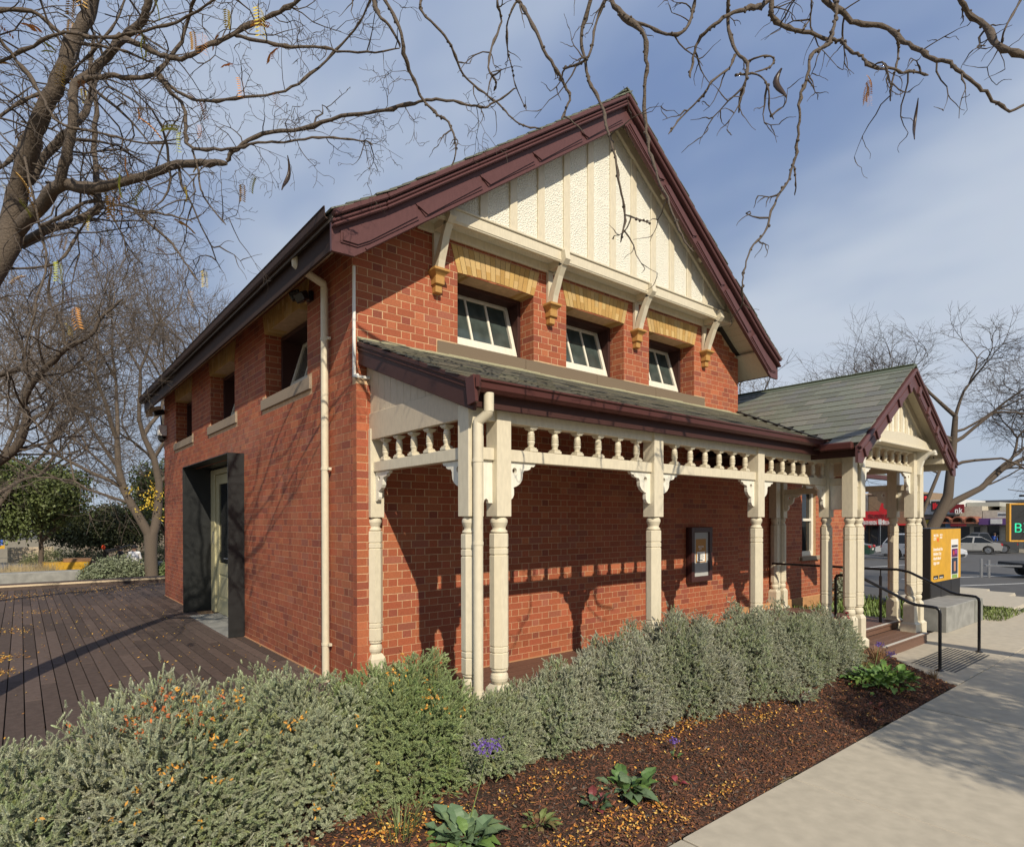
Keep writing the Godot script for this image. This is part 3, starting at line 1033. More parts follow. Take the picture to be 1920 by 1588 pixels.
func gable_front(B: Node) -> void:
	var Y := Vector3.UP
	var mid := W * 0.5
	for s in 2:
		var fx := func(x: float) -> float: return x if s == 0 else W - x
		var board := MB.new()
		var p := PackedVector2Array()
		for t: Vector2 in [Vector2(-0.454, 4.842), Vector2(0.115, 5.193), Vector2(mid - (0.001 if s == 0 else 0.0), 7.858), Vector2(mid - (0.001 if s == 0 else 0.0), 7.45), Vector2(-0.09, barge_low(-0.09)), Vector2(-0.22, 4.49), Vector2(-0.454, 4.483)]:
			p.append(Vector2(fx.call(t.x), t.y))
		board.prism(p, Transform3D(Basis(), Vector3(0, 0, 0.50)), 0.04)
		var bn := put("barge_board", board, mats.maroon, B)
		var m := MB.new()
		for q: Array in [[-0.02, 0.055, 0.085], [-0.085, 0.035, 0.055], [-0.135, 0.03, 0.075]]:
			for seg: Array in [[-0.456, 0.115], [0.115, mid]]:
				var a := Vector3(fx.call(seg[0]), barge_top(seg[0]) + q[0], 0.54 + q[2] * 0.5)
				var e := Vector3(fx.call(seg[1]), barge_top(seg[1]) + q[0], 0.54 + q[2] * 0.5)
				m.bar(a, e, q[2], q[1], Y, 0.012)
		for seg: Array in [[-0.10, mid - 0.02]]:
			m.bar(Vector3(fx.call(seg[0]), barge_low(seg[0]) + 0.02, 0.547), Vector3(fx.call(seg[1]), barge_low(seg[1]) + 0.02, 0.547), 0.02, 0.03, Y, 0.006)
		put("barge_moulding", m, mats.maroon, bn)
		var edges := [-0.36, 0.50, 1.345, 2.15, 2.99, 3.80]
		for k in 5:
			var a: float = edges[k] + 0.035
			var e: float = edges[k + 1] - 0.035
			for lay in 2:
				var i := lay * 0.022
				var ln := 0.07 - i
				var tp := 0.245 + i
				var poly := PackedVector2Array()
				if k == 0:
					for t: Vector2 in [Vector2(-0.365 + i, 4.585 + i), Vector2(-0.19, 4.585 + i), Vector2(-0.06, barge_low(-0.06) + 0.06 + i), Vector2(e + 0.05 - i, barge_low(e + 0.05) + 0.06 + i), Vector2(e - 0.06 - i, barge_top(e - 0.06) - 0.215 - i), Vector2(0.115, barge_top(0.115) - 0.215 - i), Vector2(-0.365 + i, barge_top(-0.365) - 0.19 - i)]:
						poly.append(Vector2(fx.call(t.x), t.y))
				else:
					for t: Vector2 in [Vector2(a + 0.06 + i, barge_low(a + 0.06) + 0.06 + i), Vector2(e + 0.05 - i, barge_low(e + 0.05) + 0.06 + i), Vector2(e - 0.06 - i, barge_top(e - 0.06) - 0.215 - i), Vector2(a - 0.06 + i, barge_top(a - 0.06) - 0.215 - i)]:
						poly.append(Vector2(fx.call(t.x), t.y))
				var pn := MB.new()
				pn.prism(poly, Transform3D(Basis(), Vector3(0, 0, 0.54)), 0.012 + 0.014 * lay)
				put("barge_panel", pn, mats.maroon, bn)
		# cream board against the soffit, inside the barge
		var rk := MB.new()
		rk.bar(Vector3(fx.call(0.95), barge_top(0.95) - 0.185, 0.305), Vector3(fx.call(mid), barge_top(mid) - 0.185, 0.305), 0.05, 0.17, Y, 0.008)
		put("rake_trim", rk, mats.cream, B)
		# purlin ends under the overhang
		for x: float in [0.30, 1.75, 2.75]:
			var pu := MB.new()
			pu.box(Vector3(fx.call(x), barge_top(x) - 0.155, 0.42), Vector3(0.09, 0.10, 0.17), Basis(Vector3(0, 0, 1), (0.61 if s == 0 else -0.61)), 0.006)
			put("purlin_end", pu, mats.cream, B)
	# roughcast panels and battens
	var g := MB.new()
	var top := func(x: float) -> float: return barge_top(x if x < mid else W - x) - 0.10
	g.prism(PackedVector2Array([Vector2(0.62, 5.38), Vector2(W - 0.62, 5.38), Vector2(W - 0.62, 5.44), Vector2(mid, 7.75), Vector2(0.62, 5.44)]), Transform3D(Basis(), Vector3(0, 0, 0.0)), 0.27)
	put("roughcast_panel", g, mats.stucco, B)
	for k in range(-5, 6):
		var x := mid + 0.03 + k * 0.466
		var y1: float = minf(top.call(x - 0.06), top.call(x + 0.06)) - 0.1
		if y1 < 5.6:
			continue
		var b := MB.new()
		b.span(Vector3(x - 0.06, 5.40, 0.265), Vector3(x + 0.06, y1, 0.295), 0.006)
		put("batten", b, mats.cream, B)
	# the beam below the gable, its soffit with vent holes, the trim on the wall
	var bm := MB.new()
	bm.span(Vector3(0.80, 5.345, 0.25), Vector3(W - 0.80, 5.485, 0.305), 0.008)
	bm.span(Vector3(0.80, 5.48, 0.24), Vector3(W - 0.80, 5.508, 0.325), 0.006)
	bm.span(Vector3(0.82, 5.33, 0.255), Vector3(W - 0.82, 5.36, 0.295), 0.006)
	put("gable_beam", bm, mats.cream, B)
	var sf := MB.new()
	sf.span(Vector3(0.78, 5.385, 0.0), Vector3(W - 0.78, 5.40, 0.252))
	put("beam_soffit", sf, mats.cream, B)
	var vh := MB.new()
	for k in 60:
		var x := 1.1 + k * 0.0935
		if absf(fposmod(x - 1.05, 1.84) - 0.0) < 0.12 or absf(fposmod(x - 1.05, 1.84) - 1.84) < 0.12:
			continue
		vh.lathe([Vector2(0.010, 0), Vector2(0.010, 0.002)], Vector3(x, 5.3828, 0.135 if k % 2 else 0.19), 8)
	put("vent_hole", vh, mats.rubber, B, "stuff")
	var tr := MB.new()
	tr.span(Vector3(0.80, 5.268, 0.009), Vector3(W - 0.80, 5.384, 0.05), 0.008)
	put("wall_trim", tr, mats.cream, B)
	for x: float in [1.055, 2.885, 4.72, 6.585]:
		var br := MB.new()
		var xf := Transform3D(Basis(Vector3.BACK, Y, Vector3.LEFT), Vector3(x + 0.045, 0, 0))
		br.prism(PackedVector2Array([Vector2(0.008, 4.83), Vector2(0.05, 4.83), Vector2(0.05, 5.35), Vector2(0.008, 5.35)]), xf, 0.09)
		br.prism(PackedVector2Array([Vector2(0.05, 4.835), Vector2(0.13, 4.835), Vector2(0.155, 4.93), Vector2(0.20, 5.04), Vector2(0.25, 5.17), Vector2(0.325, 5.29), Vector2(0.27, 5.33), Vector2(0.19, 5.20), Vector2(0.125, 5.09), Vector2(0.07, 4.96)]), xf, 0.09)
		br.prism(PackedVector2Array([Vector2(0.05, 5.29), Vector2(0.34, 5.29), Vector2(0.395, 5.35), Vector2(0.37, 5.475), Vector2(0.31, 5.475), Vector2(0.308, 5.38), Vector2(0.05, 5.38)]), xf, 0.09)
		put("gable_bracket", br, mats.cream, B)
		var co := MB.new()
		co.span(Vector3(x - 0.105, 4.80, 0.0), Vector3(x + 0.105, 4.832, 0.165), 0.004)
		co.lathe([Vector2(0.055 * 1.414, 4.745), Vector2(0.06 * 1.414, 4.76), Vector2(0.085 * 1.414, 4.785), Vector2(0.1 * 1.414, 4.80)], Vector3(x, 0, 0.055), 4, PI / 4, false)
		co.span(Vector3(x - 0.062, 4.655, 0.0), Vector3(x + 0.062, 4.748, 0.115), 0.006)
		co.span(Vector3(x - 0.046, 4.56, 0.0), Vector3(x + 0.046, 4.66, 0.085), 0.006)
		put("corbel", co, M("corbel", Color(0.50, 0.27, 0.075), 0.7, mats.arch.albedo_texture, 2.0), B)

func portal(B: Node) -> void:
	var pt := group_part("steel_portal", B)
	for z: float in [-7.55, -4.115]:
		var b := MB.new()
		b.span(Vector3(-0.25, 0.002, z - 0.008), Vector3(0.30, 2.952, z + 0.008), 0.003)
		put("side_plate", b, mats.black_steel, pt)
	var t := MB.new()
	t.span(Vector3(-0.25, 2.936, -7.54), Vector3(0.30, 2.952, -4.125), 0.003)
	put("top_plate", t, mats.black_steel, pt)
	var bk := MB.new()
	bk.span(Vector3(0.30, 0.0, -4.9), Vector3(0.34, 2.94, -4.12))
	bk.span(Vector3(0.30, 2.90, -7.54), Vector3(0.34, 2.94, -4.9))
	put("back_lining", bk, mats.black_steel, pt)
	var d := group_part("door", B)
	var fr := MB.new()
	fr.span(Vector3(0.27, 0.0, -7.54), Vector3(0.36, 2.90, -7.22), 0.006)
	fr.span(Vector3(0.27, 0.0, -5.05), Vector3(0.36, 2.90, -4.9), 0.006)
	fr.span(Vector3(0.27, 2.80, -7.22), Vector3(0.36, 2.90, -5.05), 0.006)
	put("door_frame", fr, mats.door, d)
	for k in 2:
		var z0 := -7.21 + k * 1.08
		var lf := MB.new()
		lf.span(Vector3(0.30, 0.01, z0), Vector3(0.345, 2.79, z0 + 0.20), 0.004)
		lf.span(Vector3(0.30, 0.01, z0 + 0.87), Vector3(0.345, 2.79, z0 + 1.07), 0.004)
		lf.span(Vector3(0.301, 2.60, z0 + 0.2), Vector3(0.345, 2.79, z0 + 0.87), 0.004)
		lf.span(Vector3(0.301, 0.80, z0 + 0.2), Vector3(0.345, 1.02, z0 + 0.87), 0.004)
		lf.span(Vector3(0.301, 0.01, z0 + 0.2), Vector3(0.345, 0.30, z0 + 0.87), 0.004)
		lf.span(Vector3(0.32, 0.28, z0 + 0.18), Vector3(0.34, 0.82, z0 + 0.89))
		lf.span(Vector3(0.312, 0.35, z0 + 0.26), Vector3(0.325, 0.75, z0 + 0.81), 0.006)
		put("door_leaf", lf, mats.door, d)
		var gl := MB.new()
		gl.span(Vector3(0.322, 1.0, z0 + 0.18), Vector3(0.330, 2.62, z0 + 0.89))
		put("door_pane", gl, mats.dark_glass, d)
	var hd := MB.new()
	hd.box(Vector3(0.29, 1.13, -6.22), Vector3(0.02, 0.2, 0.045), Basis(), 0.004)
	hd.tube([Vector3(0.29, 1.14, -6.22), Vector3(0.24, 1.14, -6.22), Vector3(0.235, 1.14, -6.36)], [0.010, 0.010, 0.009], 8)
	hd.box(Vector3(0.262, 1.52, -7.3), Vector3(0.02, 0.26, 0.03), Basis(), 0.004)
	put("door_handle", hd, mats.chrome, d)
	var th := MB.new()
	th.span(Vector3(-0.24, -0.004, -7.0), Vector3(0.30, 0.010, -4.13), 0.003)
	put("threshold", th, mats.grey_block, B)

func veranda(B: Node) -> void:
	var X := Vector3.RIGHT
	var Y := Vector3.UP
	var Z := Vector3.BACK
	# floor
	var fl := MB.new()
	fl.span(Vector3(0.14, -0.34, 0.0), Vector3(9.95, -0.03, 2.02))
	var fn := put("veranda_floor", fl, M("under_deck"  , Color(0.012, 0.011, 0.010), 0.9), B)
	for k in 22:
		var z := 0.05 + k * 0.0915
		var cuts := [0.14, 3.2 + R.randf_range(-0.6, 0.6), 6.6 + R.randf_range(-0.5, 0.5), 9.95]
		for j in 3:
			var b := MB.new()
			b.col = Color.WHITE * R.randf_range(0.85, 1.15)
			b.span(Vector3(cuts[j] + 0.002, -0.028, z - 0.0435), Vector3(cuts[j + 1] - 0.002, 0.0, z + 0.0435), 0.003)
			put("floor_board", b, mats.veranda_board, fn)
	# posts
	var pm := post_mesh(-0.35, 2.86).mesh(mats.cream)
	var half := 0.0805
	var front := [0.213, 0.519, 2.7155, 4.9245, 7.0375]
	for x: float in front:
		put_mesh("veranda_post", pm, B).position = Vector3(x, 0, 1.92)
	put_mesh("veranda_post", pm, B).position = Vector3(0.216, 0, 0.075)
	# frieze: rails, spindles, brackets
	var sm := spindle_mesh().mesh(mats.cream)
	var rail := func(a: Vector3, b: Vector3, wide: float) -> void:
		var m := MB.new()
		m.span(a, b, 0.005)
		put("frieze_rail", m, mats.cream, B)
	var ys := 2.5035
	for s: Array in [[0.295, 0.437], [0.60, 2.634], [2.797, 4.843], [5.006, 6.956]]:
		rail.call(Vector3(s[0], 2.395, 1.875), Vector3(s[1], 2.503, 1.965), 0.0)
	for s: Array in [[0.90, 0.3046, 6], [3.106, 0.3075, 6], [5.324, 0.3135, 6]]:
		for k in int(s[2]):
			put_mesh("spindle", sm, B).position = Vector3(s[0] + s[1] * k, ys, 1.92)
	var tb := MB.new()
	tb.span(Vector3(0.295, 2.735, 1.865), Vector3(7.118, 2.86, 1.975), 0.005)
	tb.span(Vector3(0.15, 2.86, 1.86), Vector3(7.118, 2.93, 2.0), 0.005)
	put("top_plate_beam", tb, mats.cream, B)
	for x: float in front.slice(1):
		if x < 6.0:
			bracket(B, Vector3(x + half, 2.393, 1.92), X)
		if x > 1.0:
			bracket(B, Vector3(x - half, 2.393, 1.92), -X)
	var pp := MB.new()
	pp.prism(PackedVector2Array([Vector2(0.296, 2.02), Vector2(0.34, 2.02), Vector2(0.345, 2.045), Vector2(0.366, 2.06), Vector2(0.387, 2.045), Vector2(0.392, 2.02), Vector2(0.436, 2.02), Vector2(0.436, 2.393), Vector2(0.296, 2.393)]), Transform3D(Basis(), Vector3(0, 0, 1.90)), 0.035)
	put("fret_panel", pp, mats.ivory, B)
	# left end: rail, spindles, brackets, deep beam and boarded infill
	rail.call(Vector3(0.168, 2.395, 0.157), Vector3(0.258, 2.503, 1.838), 0.0)
	for k in 5:
		put_mesh("spindle", sm, B).position = Vector3(0.213, ys, 0.354 + k * 0.2978)
	bracket(B, Vector3(0.213, 2.393, 0.157), Z, 0.92)
	bracket(B, Vector3(0.213, 2.393, 1.838), -Z)
	var eb := MB.new()
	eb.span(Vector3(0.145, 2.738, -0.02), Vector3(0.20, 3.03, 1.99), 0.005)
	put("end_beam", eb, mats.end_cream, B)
	for k in 14:
		var z := 0.01 + k * 0.138
		var yt := 3.70 - 0.375 * (z + 0.138)
		if yt < 3.05:
			break
		var b := MB.new()
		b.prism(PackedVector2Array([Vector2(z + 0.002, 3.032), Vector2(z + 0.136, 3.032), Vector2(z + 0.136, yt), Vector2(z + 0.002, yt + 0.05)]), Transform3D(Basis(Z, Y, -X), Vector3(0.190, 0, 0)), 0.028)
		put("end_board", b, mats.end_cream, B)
	var eg := MB.new()
	eg.bar(Vector3(0.085, 3.70, -0.0), Vector3(0.085, 2.875, 2.20), 0.035, 0.235, Y, 0.006)
	eg.bar(Vector3(0.072, 3.80, 0.0), Vector3(0.072, 2.985, 2.20), 0.05, 0.045, Y, 0.008)
	eg.bar(Vector3(0.076, 3.745, 0.0), Vector3(0.076, 2.93, 2.20), 0.045, 0.02, Y, 0.006)
	put("end_barge_board", eg, mats.maroon_dark, B)
	# roof of small slates seen at a low angle
	var ro := MB.new()
	var q := [Vector3(0.06, 3.835, 0.0), Vector3(0.06, 3.00, 2.16), Vector3(6.50, 3.00, 2.16), Vector3(7.735, 3.835, 0.0)]
	ro.quad(q[0], q[1], q[2], q[3], Y)
	var dn := Vector3(0, -0.03, 0)
	ro.quad(q[0] + dn, q[1] + dn, q[2] + dn, q[3] + dn, -Y)
	ro.quad(q[0], q[1], q[1] + dn, q[0] + dn, -X)
	ro.quad(q[1], q[2], q[2] + dn, q[1] + dn, Z)
	var rn := put("veranda_roof", ro, M("roof_deck", Color.BLACK), B)
	var sl := MB.new()
	var dir := Vector3(0, -0.835, 2.16).normalized()
	var nrm := Vector3(0, 2.16, 0.835).normalized()
	for r in 14:
		var d := 0.13 + r * 0.158
		var zz := dir.z * d
		var xe := lerpf(7.735, 6.47, zz / 2.16)
		var x := 0.055 - (0.0 if r % 2 else 0.12) + R.randf_range(-0.012, 0.012)
		while x < xe:
			var w := 0.25
			var a := maxf(x, 0.045 + R.randf_range(-0.012, 0.012))
			var e := minf(x + w - 0.003, xe)
			if e - a > 0.03:
				sl.col = jit([Color(0.15, 0.14, 0.105), Color(0.18, 0.165, 0.12), Color(0.125, 0.12, 0.10)][R.randi() % 3], 0.2)
				var c := Vector3((a + e) * 0.5, 3.835, 0) + dir * d + nrm * (0.018 + R.randf_range(-0.001, 0.002))
				var tilt := -0.075 + R.randf_range(-0.012, 0.006)
				var bs := Basis(X, nrm, X.cross(nrm)) * Basis(Vector3(1, 0, 0), tilt)
				sl.box(c, Vector3(e - a, 0.010, 0.215), bs)
			x += w
	put("slates", sl, mats.slate, rn, "stuff")
	var fs := MB.new()
	for k in 26:
		var x0 := 0.05 + k * 0.2953
		var hh := R.randf_range(-0.008, 0.012)
		fs.span(Vector3(x0, 3.81, 0.002), Vector3(x0 + 0.2953, 3.872 + hh, 0.022 + R.randf_range(0.0, 0.006)), 0.002)
		fs.box(Vector3(x0 + 0.1476, 3.842 + hh * 0.5, 0.062), Vector3(0.294, 0.02, 0.13), Basis(X, 0.42 + R.randf_range(-0.05, 0.05)), 0.004)
	put("lead_flashing", fs, mats.flashing, rn)
	# gutter and fascia along the front, the pipe at the corner
	var fa := MB.new()
	fa.span(Vector3(0.07, 2.815, 2.06), Vector3(6.72, 2.985, 2.09), 0.004)
	put("veranda_fascia", fa, mats.maroon_dark, rn)
	var gu := MB.new()
	var pr := PackedVector2Array([Vector2(2.092, 2.925), Vector2(2.17, 2.925), Vector2(2.20, 2.955), Vector2(2.205, 3.0), Vector2(2.222, 3.012), Vector2(2.222, 3.028), Vector2(2.205, 3.03), Vector2(2.192, 3.0), Vector2(2.165, 2.94), Vector2(2.10, 2.935), Vector2(2.092, 3.03)])
	gu.prism(pr, Transform3D(Basis(-Z, Y, X), Vector3(0.06, 0, 0)) * Transform3D(Basis(Vector3(-1, 0, 0), Y, Vector3(0, 0, 1)), Vector3.ZERO), 6.62)
	put("veranda_gutter", gu, mats.gutter, rn)
	var cx := MB.new()
	cx.box(Vector3(0.055, 2.93, 2.16), Vector3(0.03, 0.23, 0.12), Basis(X, -0.15), 0.004)
	cx.box(Vector3(0.07, 2.99, 2.23), Vector3(0.05, 0.10, 0.03), Basis(Y, 0.6), 0.004)
	put("gutter_stop", cx, mats.gutter, rn)
	var dp := MB.new()
	dp.tube([Vector3(0.235, 2.93, 2.15), Vector3(0.235, 2.775, 2.15)], [0.044, 0.044], 16)
	dp.tube([Vector3(0.235, 2.80, 2.15), Vector3(0.235, 2.765, 2.15), Vector3(0.195, 2.70, 2.054), Vector3(0.195, 2.66, 2.052)], [0.044, 0.043, 0.042, 0.043], 16)
	dp.tube([Vector3(0.195, 2.71, 2.052), Vector3(0.19, -0.3, 2.052)], [0.043, 0.043], 16)
	put("veranda_downpipe", dp, mats.cream, B)
	for y: float in [0.4, 1.66, 2.36]:
		dp = MB.new()
		dp.lathe([Vector2(0.047, 0), Vector2(0.047, 0.028)], Vector3(0.193, y, 2.052), 16)
		put("pipe_clip", dp, mats.cream, B)

func porch(B: Node) -> void:
	var X := Vector3.RIGHT
	var Y := Vector3.UP
	var Z := Vector3.BACK
	var mid := 8.39
	var zf := 2.30
	var pm := post_mesh(-0.35, 3.04).mesh(mats.cream)
	for x: float in [6.952, 7.247, 9.513, 9.822]:
		put_mesh("porch_post", pm, B).position = Vector3(x, 0, zf)
	put_mesh("porch_post", pm, B).position = Vector3(9.82, 0, 1.92)
	for x: float in [9.513, 9.822]:
		put_mesh("porch_post", pm, B).position = Vector3(x, 0, -0.21)
	var rail := func(a: Vector3, b: Vector3) -> void:
		var m := MB.new()
		m.span(a, b, 0.005)
		put("frieze_rail", m, mats.cream, B)
	rail.call(Vector3(7.328, 2.69, zf - 0.045), Vector3(9.432, 2.795, zf + 0.045))
	for s: Array in [[7.033, 7.166], [9.594, 9.741]]:
		rail.call(Vector3(s[0], 2.69, zf - 0.045), Vector3(s[1], 2.795, zf + 0.045))
		rail.call(Vector3(s[0], 2.36, zf - 0.045), Vector3(s[1], 2.47, zf + 0.045))
		var pp := MB.new()
		var a: float = s[0] + 0.002
		var e: float = s[1] - 0.002
		var m := (a + e) * 0.5
		pp.prism(PackedVector2Array([Vector2(a, 2.02), Vector2(m - 0.022, 2.02), Vector2(m - 0.02, 2.042), Vector2(m, 2.055), Vector2(m + 0.02, 2.042), Vector2(m + 0.022, 2.02), Vector2(e, 2.02), Vector2(e, 2.358), Vector2(a, 2.358)]), Transform3D(Basis(), Vector3(0, 0, zf + 0.0)), 0.03)
		put("fret_panel", pp, mats.ivory, B)
	var sm := spindle_mesh().mesh(mats.cream)
	for k in 6:
		put_mesh("spindle", sm, B).position = Vector3(7.717 + 0.307 * k, 2.7955, zf)
	rail.call(Vector3(7.04, 3.027, zf - 0.06), Vector3(9.74, 3.13, zf + 0.06))
	bracket(B, Vector3(7.329, 2.688, zf), X, 1.05)
	bracket(B, Vector3(9.431, 2.688, zf), -X, 1.05)
	# link between the veranda and the porch, and the right-hand return
	for x: float in [7.0, 9.82]:
		rail.call(Vector3(x - 0.04, 2.395, 2.002), Vector3(x + 0.04, 2.503, 2.218))
		rail.call(Vector3(x - 0.05, 2.735, 2.002), Vector3(x + 0.05, 2.86, 2.218))
		var lp := MB.new()
		lp.span(Vector3(x - 0.018, 2.02, 2.004), Vector3(x + 0.018, 2.393, 2.216), 0.003)
		put("fret_panel", lp, mats.ivory, B)
	rail.call(Vector3(9.775, 2.395, -0.128), Vector3(9.865, 2.503, 1.838))
	rail.call(Vector3(9.765, 2.735, -0.128), Vector3(9.875, 3.0, 1.838))
	for k in 3:
		put_mesh("spindle", sm, B).position = Vector3(9.82, 2.5035, 0.28 + k * 0.55)
	bracket(B, Vector3(9.82, 2.393, 1.838), -Z)
	bracket(B, Vector3(9.82, 2.393, -0.128), Z)
	# ceiling
	var ce := MB.new()
	ce.span(Vector3(6.95, 3.05, -0.25), Vector3(9.75, 3.07, 2.24))
	put("porch_ceiling", ce, mats.cream, B)
	# the slated roof
	var rf := MB.new()
	var top := 4.315
	var eave := 2.925
	var run := 2.13
	for s: float in [-1.0, 1.0]:
		rf.prism(PackedVector2Array([Vector2(mid, top), Vector2(mid + s * run, eave), Vector2(mid + s * run, eave - 0.04), Vector2(mid, top - 0.05)]), Transform3D(Basis(), Vector3(0, 0, 0.02 if s < 0 else -3.3)), 2.66 if s < 0 else 5.98)
	rf.prism(PackedVector2Array([Vector2(mid, top), Vector2(7.74, top - 0.65 * 0.6526), Vector2(7.74, top - 0.5), Vector2(mid, top - 0.05)]), Transform3D(Basis(), Vector3(0, 0, -3.3)), 3.32)
	var rn := put("porch_roof", rf, M("roof_deck", Color.BLACK), B)
	var sl := 0.6526
	var dir := Vector3(1, sl, 0).normalized()
	var nrm := Vector3(-sl, 1, 0).normalized()
	var cache := {}
	for r in 13:
		var d := r * 0.196
		var xl := 6.25 + dir.x * d
		var yl := 2.93 + dir.y * d
		var zb := (3.875 - yl - 0.04) / 0.3866 if xl < 7.60 else -3.2
		var z := 2.715 + (0.0 if r % 2 else 0.155) + 0.01
		var first := true
		while z > zb:
			var len := 0.31 if not (first and r % 2 == 0) else 0.31
			var z1 := minf(z, 2.715 + R.randf_range(-0.008, 0.008))
			var z0 := maxf(z - len + 0.004, zb - 0.05)
			var wl := int(round((z1 - z0) * 200.0)) * 5
			if wl > 30:
				var key := "%d_%d" % [wl, R.randi() % 7]
				if not cache.has(key):
					var m := MB.new()
					m.col = jit([Color(0.165, 0.175, 0.135), Color(0.20, 0.21, 0.165), Color(0.145, 0.145, 0.125), Color(0.185, 0.185, 0.15), Color(0.16, 0.165, 0.145)][R.randi() % 5], 0.12)
					m.box(Vector3.ZERO, Vector3(0.285, 0.010, wl * 0.001), Basis(), 0.002)
					cache[key] = m.mesh(mats.slate)
				var o := put_mesh("slate", cache[key], rn)
				var bs := Basis(dir, nrm, dir.cross(nrm)) * Basis(Vector3(0, 0, 1), -0.045 + R.randf_range(-0.006, 0.006))
				o.transform = Transform3D(bs, Vector3(xl, yl, (z0 + z1) * 0.5) + dir * 0.125 + nrm * 0.016)
			first = false
			z -= len
	var rs := MB.new()
	for r in 13:
		rs.col = jit(Color(0.10, 0.115, 0.07), 0.2)
		var a := Vector3(mid + run + 0.02 - dir.x * r * 0.196, eave + dir.y * r * 0.196 + 0.02, -0.29)
		var e := a + Vector3(-dir.x, dir.y, 0) * 0.27 + Vector3(0.0, -0.012, 0)
		rs.bar(a, e, 6.0, 0.014, Vector3(sl, 1, 0).normalized())
	put("right_slates", rs, mats.slate, rn, "stuff")
	var rc := MB.new()
	rc.prism(PackedVector2Array([Vector2(-0.12, -0.075), Vector2(0, 0.0), Vector2(0.12, -0.075), Vector2(0.12, -0.055), Vector2(0, 0.03), Vector2(-0.12, -0.055)]), Transform3D(Basis(), Vector3(mid, 4.34, -3.3)), 6.03)
	put("ridge_capping", rc, M("capping", Color.BLACK), rn)
	var va := MB.new()
	va.bar(Vector3(6.42, 3.045, 2.18), Vector3(7.72, 3.90, 0.03), 0.10, 0.02, Y)
	put("valley_gutter", va, mats.rubber, rn)
	# barge boards with stepped blocks
	for s: float in [-1.0, 1.0]:
		var fx := func(x: float) -> float: return mid + s * x
		var b := MB.new()
		var p := PackedVector2Array()
		for t: Vector2 in [Vector2(0.0 + (0.001 if s < 0 else 0.0), 4.295), Vector2(2.155, 2.89), Vector2(2.155, 2.66), Vector2(2.0, 2.66), Vector2(1.93, 2.735), Vector2(0.0 + (0.001 if s < 0 else 0.0), 4.0)]:
			p.append(Vector2(fx.call(t.x), t.y))
		b.prism(p, Transform3D(Basis(), Vector3(0, 0, 2.66)), 0.04)
		var bn := put("porch_barge_board", b, mats.maroon, B)
		var m := MB.new()
		m.bar(Vector3(fx.call(0.0), 4.275, 2.725), Vector3(fx.call(2.16), 2.868, 2.725), 0.05, 0.05, Y, 0.01)
		m.bar(Vector3(fx.call(0.0), 4.215, 2.715), Vector3(fx.call(2.16), 2.81, 2.715), 0.03, 0.03, Y, 0.008)
		put("barge_moulding", m, mats.maroon, bn)
		for k in 5:
			var x := 0.22 + k * 0.43
			var yc := 4.295 - x * sl - 0.20
			var blk := MB.new()
			var n2 := Vector3(s * sl, 1, 0).normalized()
			var bs := Basis(Vector3(s, -sl, 0).normalized(), n2, Vector3(0, 0, 1) * s)
			blk.box(Vector3(fx.call(x), yc, 2.715), Vector3(0.085, 0.15, 0.035), bs, 0.006)
			put("barge_block", blk, mats.maroon, bn)
			if k < 4:
				var pnl := MB.new()
				pnl.box(Vector3(fx.call(x + 0.215), yc - 0.215 * sl - 0.01, 2.704), Vector3(0.34, 0.10, 0.014), bs, 0.006)
				put("barge_panel", pnl, mats.maroon, bn)
		# soffit and purlin under the side overhang
		var so := MB.new()
		so.bar(Vector3(fx.call(0.05), 4.20, 2.55), Vector3(fx.call(2.05), 2.90, 2.55), 0.22, 0.02, Y)
		put("porch_soffit", so, mats.cream, B)
		so = MB.new()
		so.bar(Vector3(fx.call(0.1), 4.08, 2.44), Vector3(fx.call(1.75), 3.01, 2.44), 0.05, 0.13, Y, 0.006)
		put("rake_trim", so, mats.cream, B)
		so = MB.new()
		so.span(Vector3(fx.call(1.62) - 0.045, 2.86, 2.20), Vector3(fx.call(1.62) + 0.045, 2.96, 2.66), 0.006)
		so.span(Vector3(fx.call(1.98), 2.76, 0.1) - Vector3(0.015, 0, 0), Vector3(fx.call(1.98) + 0.015, 2.90, 2.66), 0.004)
		put("side_fascia", so, mats.maroon_dark if s < 0 else mats.cream, B)
	var gu := MB.new()
	gu.span(Vector3(6.17, 2.85, 2.19), Vector3(6.25, 2.955, 2.64), 0.015)
	gu.span(Vector3(6.25, 2.90, 2.09), Vector3(6.72, 2.94, 2.20), 0.01)
	put("porch_gutter", gu, mats.gutter, B)
	var rg := MB.new()
	rg.span(Vector3(10.50, 2.85, -0.2), Vector3(10.58, 2.955, 2.64), 0.015)
	put("porch_gutter", rg, mats.gutter, B)
	# small gable: beam, panel, battens
	var pe := MB.new()
	pe.prism(PackedVector2Array([Vector2(7.12, 3.09), Vector2(9.70, 3.09), Vector2(9.70, 3.18), Vector2(9.1, 3.255), Vector2(8.39, 3.285), Vector2(7.7, 3.255), Vector2(7.12, 3.18)]), Transform3D(Basis(), Vector3(0, 0, 2.40)), 0.15)
	pe.span(Vector3(7.05, 3.06, 2.38), Vector3(9.76, 3.095, 2.575), 0.005)
	put("pediment_beam", pe, mats.cream, B)
	var pa := MB.new()
	pa.prism(PackedVector2Array([Vector2(7.0, 3.1), Vector2(9.78, 3.1), Vector2(mid, 4.16)]), Transform3D(Basis(), Vector3(0, 0, 2.34)), 0.09)
	put("roughcast_panel", pa, mats.stucco, B)
	for k in range(-4, 5):
		var x := mid + k * 0.235
		var y1 := 4.05 - absf(k * 0.235) * sl - 0.1
		var bt := MB.new()
		bt.span(Vector3(x - 0.045, 3.2, 2.425), Vector3(x + 0.045, y1, 2.455), 0.005)
		put("batten", bt, mats.cream, B)
